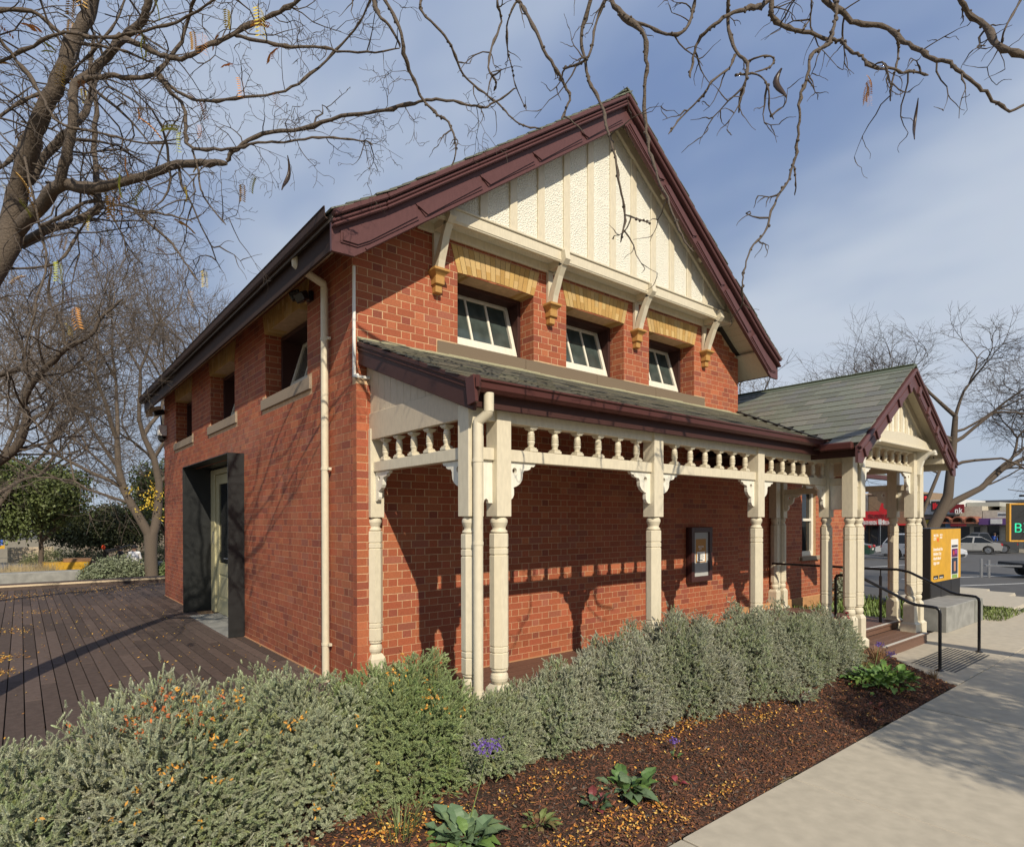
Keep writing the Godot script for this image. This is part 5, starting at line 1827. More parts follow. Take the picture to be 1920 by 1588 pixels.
func plants() -> void:
	var green := [Color(0.085, 0.16, 0.045), Color(0.12, 0.20, 0.05), Color(0.10, 0.15, 0.075)]
	var blue := [Color(0.105, 0.165, 0.085), Color(0.13, 0.19, 0.09), Color(0.12, 0.20, 0.05)]
	var at := func(x: float, z: float) -> Vector3: return Vector3(x, bed_y(x, z), z)
	var p := rosette("leafy_plant", "large blue green broad leaved plant at the bottom of the picture", at.call(-0.58, 2.98), 58, 0.25, 0.105, blue, 0.12)
	flower_head(p, Vector3(0.1, 0.05, -0.1), Vector3(0.27, 0.50, -0.12), 130, 0.045)
	rosette("leafy_plant", "small serrated olive leaved plant right of the large blue green one", at.call(-0.08, 3.12), 30, 0.15, 0.042, [Color(0.14, 0.17, 0.05), Color(0.10, 0.14, 0.05), Color(0.17, 0.13, 0.05)], 0.05)
	rosette("leafy_plant", "upright bright green plant in the middle of the mulch", at.call(0.84, 3.12), 54, 0.24, 0.085, green, 0.12)
	rosette("leafy_plant", "flat dark green and red leaved plant beside the upright green one", at.call(0.46, 3.14), 22, 0.15, 0.06, [Color(0.06, 0.10, 0.05), Color(0.16, 0.035, 0.035), Color(0.07, 0.12, 0.04)], 0.06)
	rosette("red_plant", "tiny reddish plant nearest the footpath joint", at.call(1.25, 3.3), 9, 0.10, 0.045, [Color(0.25, 0.04, 0.05), Color(0.10, 0.12, 0.04)], 0.03)
	var q := rosette("leafy_plant", "small plant with faded purple flowers on the mulch below the hedge", at.call(1.62, 2.98), 8, 0.10, 0.04, green, 0.03)
	flower_head(q, Vector3.ZERO, Vector3(0.02, 0.13, 0.0), 40, 0.022)
	rosette("red_plant", "low red leaved plant left of the spreading green plant", at.call(4.75, 3.42), 14, 0.12, 0.05, [Color(0.20, 0.045, 0.035), Color(0.25, 0.08, 0.04)], 0.10)
	var big := rosette("spreading_plant", "broad spreading bright green plant at the right end of the mulch", at.call(5.62, 3.22), 230, 0.20, 0.085, [Color(0.13, 0.24, 0.045), Color(0.09, 0.17, 0.04), Color(0.17, 0.27, 0.06)], 0.46)
	flower_head(big, Vector3(0.3, 0.1, -0.2), Vector3(0.52, 0.42, -0.22), 60, 0.03)
	flower_head(big, Vector3(0.3, 0.1, -0.2), Vector3(0.60, 0.30, -0.10), 60, 0.035)
	# dry grass tufts by the steps and a green tuft in front
	for d: Array in [["dry straw grass tuft between the hedge end and the spreading plant", 5.95, 2.85, 0.28, Color(0.30, 0.24, 0.10), 120], ["dry brown grass tuft at the corner of the lower step", 6.75, 2.75, 0.24, Color(0.26, 0.15, 0.07), 110], ["small green grass tuft at the bottom edge left of the broad leaved plant", -0.92, 2.72, 0.22, Color(0.16, 0.20, 0.07), 70], ["thin brown grass at the end of the mulch beside the handrail foot", 6.75, 3.45, 0.14, Color(0.24, 0.15, 0.07), 60]]:
		var o := thing("grass_tuft", d[0], "grass", at.call(d[1], d[2]))
		var b := MB.new()
		for k in int(d[5]):
			var a := R.randf() * TAU
			var r: float = R.randf() * d[3] * 0.6
			var lean := R.randf_range(0.1, 0.7)
			var f := Vector3(cos(a) * r, 0, sin(a) * r)
			var dr: Vector3 = Vector3(cos(a) * lean, 1, sin(a) * lean).normalized() * d[3] * R.randf_range(0.6, 1.1)
			var w := Vector3(-sin(a), 0, cos(a)) * 0.003
			b.col = jit(d[4], 0.3)
			b.quad(f - w, f + w, f + dr * 0.6 + w * 0.8, f + dr * 0.6 - w * 0.8, Vector3.UP)
			b.tri(f + dr * 0.6 - w * 0.8, f + dr * 0.6 + w * 0.8, f + dr + Vector3(cos(a), -0.5, sin(a)) * 0.03, Vector3.UP)
		put("blades", b, mats.leafmat, o, "stuff")
	# red flowers glimpsed behind the hedge
	for d: Array in [["small dark red flowers behind the hedge in front of the wing wall", 6.3, 0.45, 2.15], ["red flowers beside the left porch post base", 6.62, 0.38, 2.35]]:
		var o := thing("red_flowers", d[0], "flowers", Vector3(d[1], -0.1, d[3]))
		var s := MB.new()
		var f := MB.new()
		for k in 9:
			var t := Vector3(R.randfn() * 0.09, d[2] + 0.1 + R.randfn() * 0.06, R.randfn() * 0.06)
			s.tube([Vector3.ZERO, t * 0.6 + Vector3(0.02, 0, 0), t], [0.004, 0.003, 0.002], 4)
			f.col = jit(Color(0.28, 0.012, 0.03), 0.4)
			for i in 7:
				var e := Vector3(R.randfn(), R.randfn(), R.randfn()).normalized() * 0.03
				var w := e.cross(Vector3(R.randfn(), R.randfn(), R.randfn())).normalized() * 0.018
				f.quad(t, t + e * 0.6 + w, t + e, t + e * 0.6 - w)
		s.col = Color.WHITE
		put("flower_stem", s, M("stem_green", Color(0.09, 0.13, 0.05), 0.7), o)
		put("petals", f, mats.leafmat, o, "stuff")

# a limb through the given points, knotty, tapering from r0 to r1; remembers points to grow twigs from
func limb(mb: MB, nodes: Array, pts: Array, r0: float, r1: float) -> void:
	var fine := []
	var m := pts.size()
	for k in m - 1:
		var a: Vector3 = pts[maxi(k - 1, 0)]
		var b: Vector3 = pts[k]
		var c: Vector3 = pts[k + 1]
		var d: Vector3 = pts[mini(k + 2, m - 1)]
		var n := 4
		for q in n:
			fine.append(b.cubic_interpolate(c, a, d, float(q) / n) + Vector3(R.randfn(), R.randfn(), R.randfn()) * minf(r0, 0.02) * 0.22)
	fine.append(pts[m - 1])
	var rad := []
	for k in fine.size():
		var t := float(k) / (fine.size() - 1)
		var r := 0.86 * lerpf(r0, r1, t) * (1.0 + R.randf_range(-0.10, 0.12))
		if r < 0.02 and R.randf() < 0.22:
			r *= 1.45
		rad.append(r)
		if k > 0 and k < fine.size() - 1:
			nodes.append([fine[k], (fine[k + 1] - fine[k - 1]).normalized(), r] if k + 1 < fine.size() else [fine[k], Vector3.UP, r])
	rad[rad.size() - 1] *= 0.6
	mb.tube(fine, rad, 10 if r0 > 0.03 else 6, true)

func twig(mb: MB, p: Vector3, dir: Vector3, long: float, r: float, lvl: int, droop: float, tips: Array) -> void:
	var n := 6
	var pts := [p]
	var rad := [r]
	var d := dir
	var q := p
	for k in n:
		d = (d + Vector3(R.randfn(), R.randfn(), R.randfn()) * 0.26 + Vector3(0, -droop, 0)).normalized()
		q += d * long / n
		pts.append(q)
		rad.append(maxf(0.0016, r * (1.0 - 0.75 * (k + 1) / n) * R.randf_range(0.85, 1.3)))
		if lvl > 0 and k > 0 and R.randf() < 0.55:
			var s := d.cross(Vector3(R.randfn(), R.randfn(), R.randfn())).normalized()
			twig(mb, q, (d * 0.6 + s * 0.9).normalized(), long * R.randf_range(0.3, 0.6), r * 0.6, lvl - 1, droop, tips)
	tips.append([q, d])
	mb.tube(pts, rad, 4 if r > 0.004 else 3)

func pod(o: Node, at: Vector3, turn: float, long: float) -> void:
	var b := MB.new()
	var pts := []
	var rad := []
	for k in 9:
		var t := k / 8.0
		pts.append(Vector3(sin(t * 4.2) * 0.16 * long, -t * long, cos(t * 3.0) * 0.1 * long))
		rad.append(0.006 + 0.016 * sin(PI * clampf(t * 1.05, 0.0, 1.0)))
	b.tube(pts, rad, 8, true)
	for k in b.v.size():
		b.v[k].z *= 0.5
	b.col = Color.WHITE
	var m := put("seed_pod", b, M("pod", Color(0.045, 0.028, 0.020), 0.4), o)
	m.transform = Transform3D(Basis(Vector3.UP, turn), at)

func near_trees() -> void:
	var pin := pinnate_mesh()
	# the big tree whose trunk stands just left of the picture
	var t := thing("locust_tree", "large grey barked bare tree with a few yellow leaves at upper left", "tree")
	var lm := MB.new()
	var nodes := []
	lm.tube([Vector3(-3.95, -0.4, -0.35), Vector3(-3.90, 0.6, -0.42), Vector3(-3.75, 1.8, -0.6), Vector3(-3.45, 3.0, -0.85), Vector3(-3.1, 3.95, -1.05), Vector3(-2.88, 4.45, -1.14), Vector3(-2.80, 4.95, -1.0)], [0.24, 0.18, 0.155, 0.145, 0.125, 0.10, 0.078], 14, true)
	put("trunk", lm, mats.bark, t)
	lm = MB.new()
	limb(lm, nodes, [Vector3(-2.90, 4.40, -1.15), Vector3(-2.82, 4.87, -1.02), Vector3(-2.73, 5.18, -0.75), Vector3(-2.65, 5.41, -0.52), Vector3(-2.53, 5.67, -0.34), Vector3(-2.44, 5.98, -0.27), Vector3(-2.36, 6.17, -0.21), Vector3(-2.30, 6.36, -0.16), Vector3(-2.25, 6.65, 0.00), Vector3(-2.18, 6.87, 0.29)], 0.0936, 0.0528)
	limb(lm, nodes, [Vector3(-2.86, 4.54, -1.17), Vector3(-2.68, 4.70, -0.82), Vector3(-2.53, 4.82, -0.45), Vector3(-2.35, 4.75, -0.21), Vector3(-2.19, 4.77, -0.06), Vector3(-2.00, 4.83, 0.10), Vector3(-1.81, 4.86, 0.39), Vector3(-1.65, 4.78, 0.77), Vector3(-1.52, 4.71, 1.02)], 0.0690, 0.0280)
	limb(lm, nodes, [Vector3(-1.52, 4.73, 1.02), Vector3(-1.46, 4.82, 1.09), Vector3(-1.30, 4.93, 1.23), Vector3(-1.06, 4.96, 1.44), Vector3(-0.87, 4.98, 1.74), Vector3(-0.73, 4.91, 2.06), Vector3(-0.63, 4.88, 2.29), Vector3(-0.55, 4.87, 2.42), Vector3(-0.46, 4.87, 2.52), Vector3(-0.32, 4.84, 2.63), Vector3(-0.22, 4.82, 2.71), Vector3(-0.14, 4.86, 2.78), Vector3(-0.07, 4.92, 2.89)], 0.0194, 0.0055)
	limb(lm, nodes, [Vector3(-2.53, 4.79, -0.38), Vector3(-2.49, 4.98, -0.23), Vector3(-2.46, 5.16, -0.17), Vector3(-2.44, 5.35, -0.14), Vector3(-2.43, 5.58, -0.16), Vector3(-2.31, 5.70, -0.08), Vector3(-2.21, 5.83, 0.02), Vector3(-2.11, 5.93, 0.16), Vector3(-2.00, 6.01, 0.38), Vector3(-1.98, 6.11, 0.49), Vector3(-1.97, 6.38, 0.65), Vector3(-1.85, 6.82, 0.73)], 0.0490, 0.0274)
	limb(lm, nodes, [Vector3(-2.73, 5.03, -1.03), Vector3(-2.57, 5.37, -1.01), Vector3(-2.46, 5.49, -0.87), Vector3(-2.31, 5.76, -0.82), Vector3(-2.24, 6.11, -0.97), Vector3(-2.16, 6.39, -1.03), Vector3(-2.02, 6.67, -0.87)], 0.0468, 0.0238)
	limb(lm, nodes, [Vector3(-2.12, 5.80, 0.37), Vector3(-1.99, 5.64, 0.59), Vector3(-1.90, 5.53, 0.75), Vector3(-1.78, 5.50, 0.89), Vector3(-1.67, 5.59, 0.98), Vector3(-1.51, 5.70, 1.05), Vector3(-1.32, 5.84, 1.18), Vector3(-1.17, 5.89, 1.37), Vector3(-1.11, 5.91, 1.50), Vector3(-1.02, 5.97, 1.71), Vector3(-0.85, 6.22, 1.89)], 0.0237, 0.0121)
	limb(lm, nodes, [Vector3(-1.46, 5.73, 1.06), Vector3(-1.32, 5.53, 1.40), Vector3(-1.17, 5.50, 1.52), Vector3(-0.99, 5.52, 1.63), Vector3(-0.90, 5.41, 1.83), Vector3(-0.80, 5.25, 2.17), Vector3(-0.66, 5.28, 2.28)], 0.0148, 0.0058)
	limb(lm, nodes, [Vector3(-1.88, 5.60, 0.40), Vector3(-1.82, 5.50, 0.46), Vector3(-1.72, 5.38, 0.60), Vector3(-1.59, 5.28, 0.82), Vector3(-1.41, 5.22, 1.14), Vector3(-1.18, 5.24, 1.38), Vector3(-1.01, 5.39, 1.47), Vector3(-0.82, 5.62, 1.64), Vector3(-0.75, 5.73, 1.86), Vector3(-0.73, 5.84, 2.02)], 0.0154, 0.0081)
	limb(lm, nodes, [Vector3(-2.42, 5.52, 0.02), Vector3(-2.23, 5.53, 0.22), Vector3(-2.05, 5.52, 0.36), Vector3(-1.92, 5.55, 0.44), Vector3(-1.82, 5.41, 0.52), Vector3(-1.74, 5.29, 0.59), Vector3(-1.74, 5.09, 0.64), Vector3(-1.73, 4.91, 0.72), Vector3(-1.59, 4.83, 0.94), Vector3(-1.46, 4.79, 1.16), Vector3(-1.36, 4.80, 1.31), Vector3(-1.22, 4.77, 1.48), Vector3(-1.06, 4.81, 1.61), Vector3(-0.87, 4.82, 1.73), Vector3(-0.73, 4.80, 1.84), Vector3(-0.68, 4.76, 1.89)], 0.0224, 0.0061)
	limb(lm, nodes, [Vector3(-1.70, 4.90, 0.70), Vector3(-1.68, 4.72, 0.80), Vector3(-1.70, 4.46, 0.99), Vector3(-1.63, 4.39, 0.93), Vector3(-1.57, 4.14, 1.20)], 0.0108, 0.0052)
	limb(lm, nodes, [Vector3(-2.82, 4.58, -1.50), Vector3(-2.61, 4.71, -1.30), Vector3(-2.40, 4.79, -1.13), Vector3(-2.24, 4.92, -1.07), Vector3(-2.17, 5.02, -1.07), Vector3(-2.19, 5.09, -1.12), Vector3(-2.19, 5.46, -1.29), Vector3(-2.19, 5.89, -1.42), Vector3(-2.17, 6.16, -1.41), Vector3(-2.22, 6.48, -1.41), Vector3(-2.18, 6.98, -1.50)], 0.0493, 0.0197)
	limb(lm, nodes, [Vector3(-2.64, 4.55, -0.77), Vector3(-2.50, 4.57, -0.46), Vector3(-2.38, 4.65, -0.32), Vector3(-2.25, 4.69, -0.25), Vector3(-2.09, 4.61, -0.04), Vector3(-1.94, 4.46, 0.33), Vector3(-1.79, 4.37, 0.59), Vector3(-1.69, 4.33, 0.65)], 0.0194, 0.0066)
	limb(lm, nodes, [Vector3(-2.03, 4.56, 0.06), Vector3(-1.96, 4.37, 0.32), Vector3(-1.81, 4.26, 0.34), Vector3(-1.76, 4.14, 0.43), Vector3(-1.73, 3.97, 0.64), Vector3(-1.67, 3.83, 0.73)], 0.0137, 0.0066)
	limb(lm, nodes, [Vector3(-2.77, 4.86, -0.19), Vector3(-2.72, 4.53, -0.05), Vector3(-2.65, 4.18, -0.11), Vector3(-2.63, 4.04, -0.08), Vector3(-2.65, 3.84, 0.00), Vector3(-2.70, 3.63, 0.09), Vector3(-2.71, 3.49, 0.14), Vector3(-2.76, 3.29, 0.07), Vector3(-2.77, 3.17, 0.01)], 0.0110, 0.0084)
	limb(lm, nodes, [Vector3(-2.98, 6.01, -0.31), Vector3(-2.71, 6.14, -0.29), Vector3(-2.53, 6.02, -0.24), Vector3(-2.39, 5.88, -0.05), Vector3(-2.15, 5.84, 0.14), Vector3(-1.88, 5.85, 0.13)], 0.0176, 0.0091)
	limb(lm, nodes, [Vector3(-2.97, 5.75, -0.09), Vector3(-2.85, 5.64, -0.15), Vector3(-2.71, 5.45, -0.09), Vector3(-2.62, 5.19, 0.07), Vector3(-2.52, 5.02, 0.19), Vector3(-2.28, 5.01, 0.29), Vector3(-2.06, 5.02, 0.31), Vector3(-1.78, 5.00, 0.52)], 0.0169, 0.0066)
	limb(lm, nodes, [Vector3(-2.98, 5.62, -0.38), Vector3(-2.71, 5.66, 0.03), Vector3(-2.52, 5.68, 0.32), Vector3(-2.33, 5.64, 0.47), Vector3(-2.09, 5.73, 0.59), Vector3(-1.84, 5.77, 0.86), Vector3(-1.65, 5.80, 1.22), Vector3(-1.57, 5.91, 1.35)], 0.0151, 0.0081)
	limb(lm, nodes, [Vector3(-2.99, 5.25, -0.60), Vector3(-2.78, 5.44, -0.44), Vector3(-2.56, 5.66, -0.42), Vector3(-2.32, 5.86, -0.09), Vector3(-2.16, 6.10, 0.08), Vector3(-2.06, 6.48, 0.01)], 0.0160, 0.0091)
	limb(lm, nodes, [Vector3(-1.94, 5.50, 0.53), Vector3(-1.80, 5.70, 0.66), Vector3(-1.74, 5.90, 0.74), Vector3(-1.73, 5.95, 1.05), Vector3(-1.63, 6.29, 1.11)], 0.0176, 0.0121)
	limb(lm, nodes, [Vector3(-3.05, 5.10, -1.33), Vector3(-2.86, 5.23, -1.13), Vector3(-2.78, 5.53, -1.27), Vector3(-2.70, 5.63, -1.11)], 0.0222, 0.0128)
	limb(lm, nodes, [Vector3(-2.22, 4.79, -0.56), Vector3(-2.36, 4.60, -0.75), Vector3(-2.48, 4.29, -0.67), Vector3(-2.60, 4.20, -0.78), Vector3(-2.86, 4.23, -1.17), Vector3(-3.01, 4.22, -1.19)], 0.0123, 0.0099)
	put("limbs", lm, mats.bark, t)
	var tw := MB.new()
	var tips := []
	for k in 250:
		var nd: Array = nodes[R.randi() % nodes.size()]
		if nd[0].x > -0.6 and R.randf() < 0.6:
			continue
		var s: Vector3 = nd[1].cross(Vector3(R.randfn(), R.randfn(), R.randfn())).normalized()
		var f := clampf(nd[2] / 0.03, 0.45, 1.2)
		twig(tw, nd[0], (nd[1] * 0.55 + s).normalized(), R.randf_range(0.45, 1.0) * f, R.randf_range(0.0065, 0.0105) * f, 2, R.randf_range(-0.06, 0.07), tips)
	for k in 46:
		# branches from the crown further left and above the picture
		var p := Vector3(R.randf_range(-4.6, -2.6), R.randf_range(4.0, 7.6), R.randf_range(-2.2, 0.6))
		twig(tw, p, Vector3(R.randf_range(0.2, 1.0), R.randf_range(-0.3, 0.5), R.randf_range(-0.4, 0.6)).normalized(), R.randf_range(0.8, 1.5), R.randf_range(0.006, 0.011), 2, 0.02, tips)
	put("twigs", tw, mats.twig, t, "stuff")
	var xf := []
	var cs := []
	for k in 115:
		var tp: Array = tips[R.randi() % tips.size()]
		var p: Vector3 = tp[0]
		if p.x > -1.2:
			continue
		xf.append(Transform3D(Basis.from_euler(Vector3(R.randf_range(-0.3, 1.2), R.randf() * TAU, R.randf_range(-0.4, 0.4))).scaled(Vector3.ONE * R.randf_range(0.7, 1.2)), p))
		cs.append(jit([Color(0.55, 0.42, 0.06), Color(0.58, 0.25, 0.05), Color(0.36, 0.38, 0.06), Color(0.50, 0.30, 0.08)][R.randi() % 4], 0.2))
	scatter("leaves", pin, xf, cs, t)
	pod(t, Vector3(-1.12, 4.83, 1.22), 0.8, 0.30)
	# boughs reaching over the picture from a tree beside the footpath
	t = thing("overhanging_tree", "bare knotty boughs with seed pods hanging into the top of the picture", "tree")
	lm = MB.new()
	nodes = []
	lm.tube([Vector3(8.4, -0.4, 8.6), Vector3(8.3, 1.2, 8.5), Vector3(8.0, 2.8, 8.3), Vector3(7.4, 4.4, 7.9), Vector3(6.4, 5.6, 7.3)], [0.24, 0.19, 0.17, 0.14, 0.11], 12, true)
	put("trunk", lm, mats.bark, t)
	lm = MB.new()
	limb(lm, nodes, [Vector3(6.4, 5.6, 7.3), Vector3(5.0, 6.2, 6.6), Vector3(3.6, 6.3, 5.9), Vector3(2.3, 6.2, 5.2), Vector3(1.3, 6.1, 4.5), Vector3(0.2, 6.1, 3.6), Vector3(-0.9, 6.0, 2.6)], 0.105, 0.03)
	limb(lm, nodes, [Vector3(5.0, 6.2, 6.6), Vector3(4.0, 6.0, 5.9), Vector3(3.0, 5.8, 5.2), Vector3(2.2, 5.65, 4.9)], 0.05, 0.022)
	nodes = []
	limb(lm, nodes, [Vector3(-0.25, 5.66, 2.89), Vector3(-0.09, 5.50, 2.93), Vector3(-0.07, 5.38, 3.00), Vector3(-0.11, 5.05, 3.18), Vector3(-0.03, 4.89, 3.24), Vector3(0.05, 4.82, 3.24), Vector3(0.10, 4.74, 3.25), Vector3(0.05, 4.62, 3.26), Vector3(0.01, 4.54, 3.27)], 0.0166, 0.0070)
	limb(lm, nodes, [Vector3(-0.59, 5.77, 2.47), Vector3(-0.62, 5.50, 2.51), Vector3(-0.63, 5.39, 2.54), Vector3(-0.53, 5.25, 2.63), Vector3(-0.43, 5.17, 2.63), Vector3(-0.31, 5.08, 2.58), Vector3(-0.17, 4.98, 2.64), Vector3(-0.10, 4.87, 2.74), Vector3(-0.06, 4.74, 2.83), Vector3(0.01, 4.67, 2.91), Vector3(0.09, 4.66, 2.97)], 0.0111, 0.0058)
	limb(lm, nodes, [Vector3(-0.90, 5.64, 2.35), Vector3(-0.86, 5.41, 2.44), Vector3(-0.81, 5.19, 2.55), Vector3(-0.76, 5.05, 2.52), Vector3(-0.67, 4.98, 2.47), Vector3(-0.57, 4.86, 2.45), Vector3(-0.49, 4.75, 2.52), Vector3(-0.45, 4.67, 2.60), Vector3(-0.44, 4.53, 2.66), Vector3(-0.44, 4.43, 2.68), Vector3(-0.46, 4.33, 2.65)], 0.0144, 0.0057)
	limb(lm, nodes, [Vector3(-0.94, 5.60, 2.36), Vector3(-0.87, 5.50, 2.30), Vector3(-0.91, 5.28, 2.45), Vector3(-0.85, 5.21, 2.49), Vector3(-0.76, 5.12, 2.47)], 0.0148, 0.0090)
	limb(lm, nodes, [Vector3(-0.39, 5.36, 3.15), Vector3(-0.45, 5.15, 3.16), Vector3(-0.37, 5.10, 3.10), Vector3(-0.47, 4.87, 3.13), Vector3(-0.55, 4.66, 3.20), Vector3(-0.49, 4.60, 3.20), Vector3(-0.47, 4.58, 3.15)], 0.0086, 0.0067)
	limb(lm, nodes, [Vector3(0.05, 5.78, 2.79), Vector3(-0.02, 5.60, 2.84), Vector3(-0.05, 5.48, 2.77), Vector3(0.02, 5.42, 2.67), Vector3(0.04, 5.23, 2.70), Vector3(0.01, 5.04, 2.78), Vector3(0.11, 4.89, 2.79)], 0.0077, 0.0040)
	limb(lm, nodes, [Vector3(0.11, 5.44, 3.50), Vector3(0.08, 5.23, 3.47), Vector3(0.07, 5.05, 3.39), Vector3(0.09, 4.89, 3.41), Vector3(0.08, 4.72, 3.45), Vector3(0.08, 4.59, 3.52), Vector3(0.06, 4.41, 3.60), Vector3(0.04, 4.25, 3.66), Vector3(0.04, 4.05, 3.72), Vector3(0.07, 3.92, 3.72), Vector3(0.13, 3.78, 3.71), Vector3(0.11, 3.60, 3.69)], 0.0141, 0.0065)
	limb(lm, nodes, [Vector3(0.08, 3.74, 3.75), Vector3(0.09, 3.67, 3.86), Vector3(0.18, 3.67, 3.87)], 0.0057, 0.0041)
	limb(lm, nodes, [Vector3(0.12, 5.32, 3.62), Vector3(0.15, 5.23, 3.53), Vector3(0.12, 5.09, 3.47), Vector3(-0.00, 4.82, 3.54), Vector3(-0.01, 4.79, 3.46), Vector3(-0.03, 4.83, 3.32)], 0.0103, 0.0069)
	limb(lm, nodes, [Vector3(0.26, 5.77, 3.30), Vector3(0.23, 5.29, 3.51), Vector3(0.26, 5.14, 3.60), Vector3(0.32, 5.01, 3.69), Vector3(0.35, 4.85, 3.70), Vector3(0.36, 4.69, 3.68), Vector3(0.37, 4.44, 3.68), Vector3(0.35, 4.24, 3.73), Vector3(0.32, 4.02, 3.82), Vector3(0.29, 3.80, 3.92), Vector3(0.29, 3.58, 4.01), Vector3(0.34, 3.48, 4.06)], 0.0198, 0.0049)
	limb(lm, nodes, [Vector3(0.42, 5.30, 3.47), Vector3(0.53, 5.21, 3.59), Vector3(0.53, 5.05, 3.77), Vector3(0.65, 5.14, 3.81), Vector3(0.75, 5.35, 3.78), Vector3(0.65, 5.40, 3.89)], 0.0108, 0.0106)
	limb(lm, nodes, [Vector3(0.68, 5.37, 4.06), Vector3(0.70, 5.17, 4.07), Vector3(0.78, 5.10, 4.02), Vector3(0.75, 4.86, 4.09), Vector3(0.73, 4.72, 4.18), Vector3(0.69, 4.59, 4.20), Vector3(0.70, 4.53, 4.16), Vector3(0.76, 4.46, 4.11)], 0.0137, 0.0084)
	limb(lm, nodes, [Vector3(1.16, 5.46, 4.31), Vector3(1.10, 5.34, 4.13), Vector3(0.96, 5.24, 4.10), Vector3(0.76, 5.12, 4.07), Vector3(0.65, 5.03, 4.00), Vector3(0.64, 4.99, 3.89), Vector3(0.65, 4.88, 3.85), Vector3(0.60, 4.75, 3.86)], 0.0176, 0.0086)
	limb(lm, nodes, [Vector3(0.85, 4.92, 4.03), Vector3(0.78, 4.80, 4.03), Vector3(0.57, 4.61, 4.04), Vector3(0.56, 4.55, 3.98), Vector3(0.50, 4.46, 3.87), Vector3(0.30, 4.24, 3.91)], 0.0086, 0.0050)
	limb(lm, nodes, [Vector3(1.02, 5.43, 4.20), Vector3(0.98, 5.22, 4.22), Vector3(0.99, 5.14, 4.20), Vector3(1.10, 5.11, 4.23), Vector3(1.25, 5.11, 4.29), Vector3(1.38, 5.05, 4.40), Vector3(1.40, 5.01, 4.47), Vector3(1.39, 4.90, 4.53), Vector3(1.40, 4.84, 4.59), Vector3(1.40, 4.76, 4.63), Vector3(1.49, 4.72, 4.72), Vector3(1.63, 4.74, 4.78), Vector3(1.80, 4.76, 4.84)], 0.0176, 0.0069)
	limb(lm, nodes, [Vector3(1.35, 5.35, 4.43), Vector3(1.32, 5.17, 4.47), Vector3(1.28, 5.07, 4.48), Vector3(1.19, 4.91, 4.49), Vector3(1.13, 4.84, 4.48), Vector3(1.01, 4.74, 4.45), Vector3(0.94, 4.58, 4.46), Vector3(0.89, 4.43, 4.44), Vector3(0.90, 4.30, 4.43), Vector3(0.91, 4.16, 4.41), Vector3(0.90, 4.05, 4.39), Vector3(0.86, 3.93, 4.37), Vector3(0.75, 3.78, 4.35), Vector3(0.62, 3.57, 4.36), Vector3(0.48, 3.43, 4.35), Vector3(0.39, 3.27, 4.36), Vector3(0.37, 3.18, 4.36)], 0.0137, 0.0046)
	limb(lm, nodes, [Vector3(1.31, 5.53, 4.34), Vector3(1.34, 5.30, 4.39), Vector3(1.45, 5.24, 4.45), Vector3(1.54, 5.18, 4.50), Vector3(1.67, 5.16, 4.61), Vector3(1.70, 5.03, 4.71), Vector3(1.69, 4.89, 4.81), Vector3(1.69, 4.78, 4.90), Vector3(1.70, 4.71, 4.98), Vector3(1.72, 4.63, 5.04), Vector3(1.79, 4.53, 5.11), Vector3(1.89, 4.47, 5.16), Vector3(2.00, 4.42, 5.22), Vector3(2.09, 4.46, 5.29)], 0.0216, 0.0081)
	limb(lm, nodes, [Vector3(1.76, 5.35, 4.96), Vector3(1.88, 5.18, 5.00), Vector3(1.98, 5.11, 5.03), Vector3(1.98, 4.99, 5.11), Vector3(1.88, 4.78, 5.19), Vector3(1.94, 4.69, 5.29), Vector3(2.22, 4.70, 5.40)], 0.0189, 0.0195)
	limb(lm, nodes, [Vector3(1.37, 5.47, 4.31), Vector3(1.19, 5.23, 4.37), Vector3(1.34, 5.24, 4.29), Vector3(1.14, 5.04, 4.33)], 0.0070, 0.0053)
	limb(lm, nodes, [Vector3(1.50, 4.90, 4.76), Vector3(1.64, 4.91, 4.72), Vector3(1.56, 4.75, 4.73), Vector3(1.54, 4.64, 4.71), Vector3(1.65, 4.62, 4.67)], 0.0069, 0.0051)
	limb(lm, nodes, [Vector3(1.94, 5.12, 5.34), Vector3(2.04, 5.09, 5.26), Vector3(1.79, 4.81, 5.24), Vector3(1.94, 4.82, 5.19)], 0.0065, 0.0065)
	limb(lm, nodes, [Vector3(0.71, 3.93, 4.49), Vector3(0.73, 3.83, 4.49), Vector3(0.84, 3.83, 4.43)], 0.0048, 0.0040)
	limb(lm, nodes, [Vector3(0.62, 4.60, 4.17), Vector3(0.87, 4.72, 4.17), Vector3(0.82, 4.57, 4.27), Vector3(0.88, 4.46, 4.25), Vector3(0.95, 4.43, 4.24)], 0.0067, 0.0042)
	limb(lm, nodes, [Vector3(0.78, 4.77, 4.15), Vector3(0.78, 4.74, 4.26), Vector3(0.95, 4.82, 4.24), Vector3(0.89, 4.73, 4.25), Vector3(0.74, 4.64, 4.23)], 0.0067, 0.0050)
	put("limbs", lm, mats.bark, t)
	tw = MB.new()
	tips = []
	for k in 72:
		var nd: Array = nodes[R.randi() % nodes.size()]
		var s: Vector3 = nd[1].cross(Vector3(R.randfn(), R.randfn(), R.randfn())).normalized()
		twig(tw, nd[0], (nd[1] * 0.4 + s).normalized(), R.randf_range(0.10, 0.42), R.randf_range(0.005, 0.007), 1, 0.05, tips)
	for k in 260:
		# knobbly fruiting spurs
		var nd: Array = nodes[R.randi() % nodes.size()]
		var s: Vector3 = nd[1].cross(Vector3(R.randfn(), R.randfn(), R.randfn())).normalized()
		tw.blob(nd[0] + s * nd[2] * 0.9, Vector3.ONE * R.randf_range(0.006, 0.010))
	put("twigs", tw, mats.twig, t, "stuff")
	pod(t, Vector3(1.21, 4.93, 4.16), 2.0, 0.22)
	pod(t, Vector3(2.02, 4.78, 4.70), 0.5, 0.30)
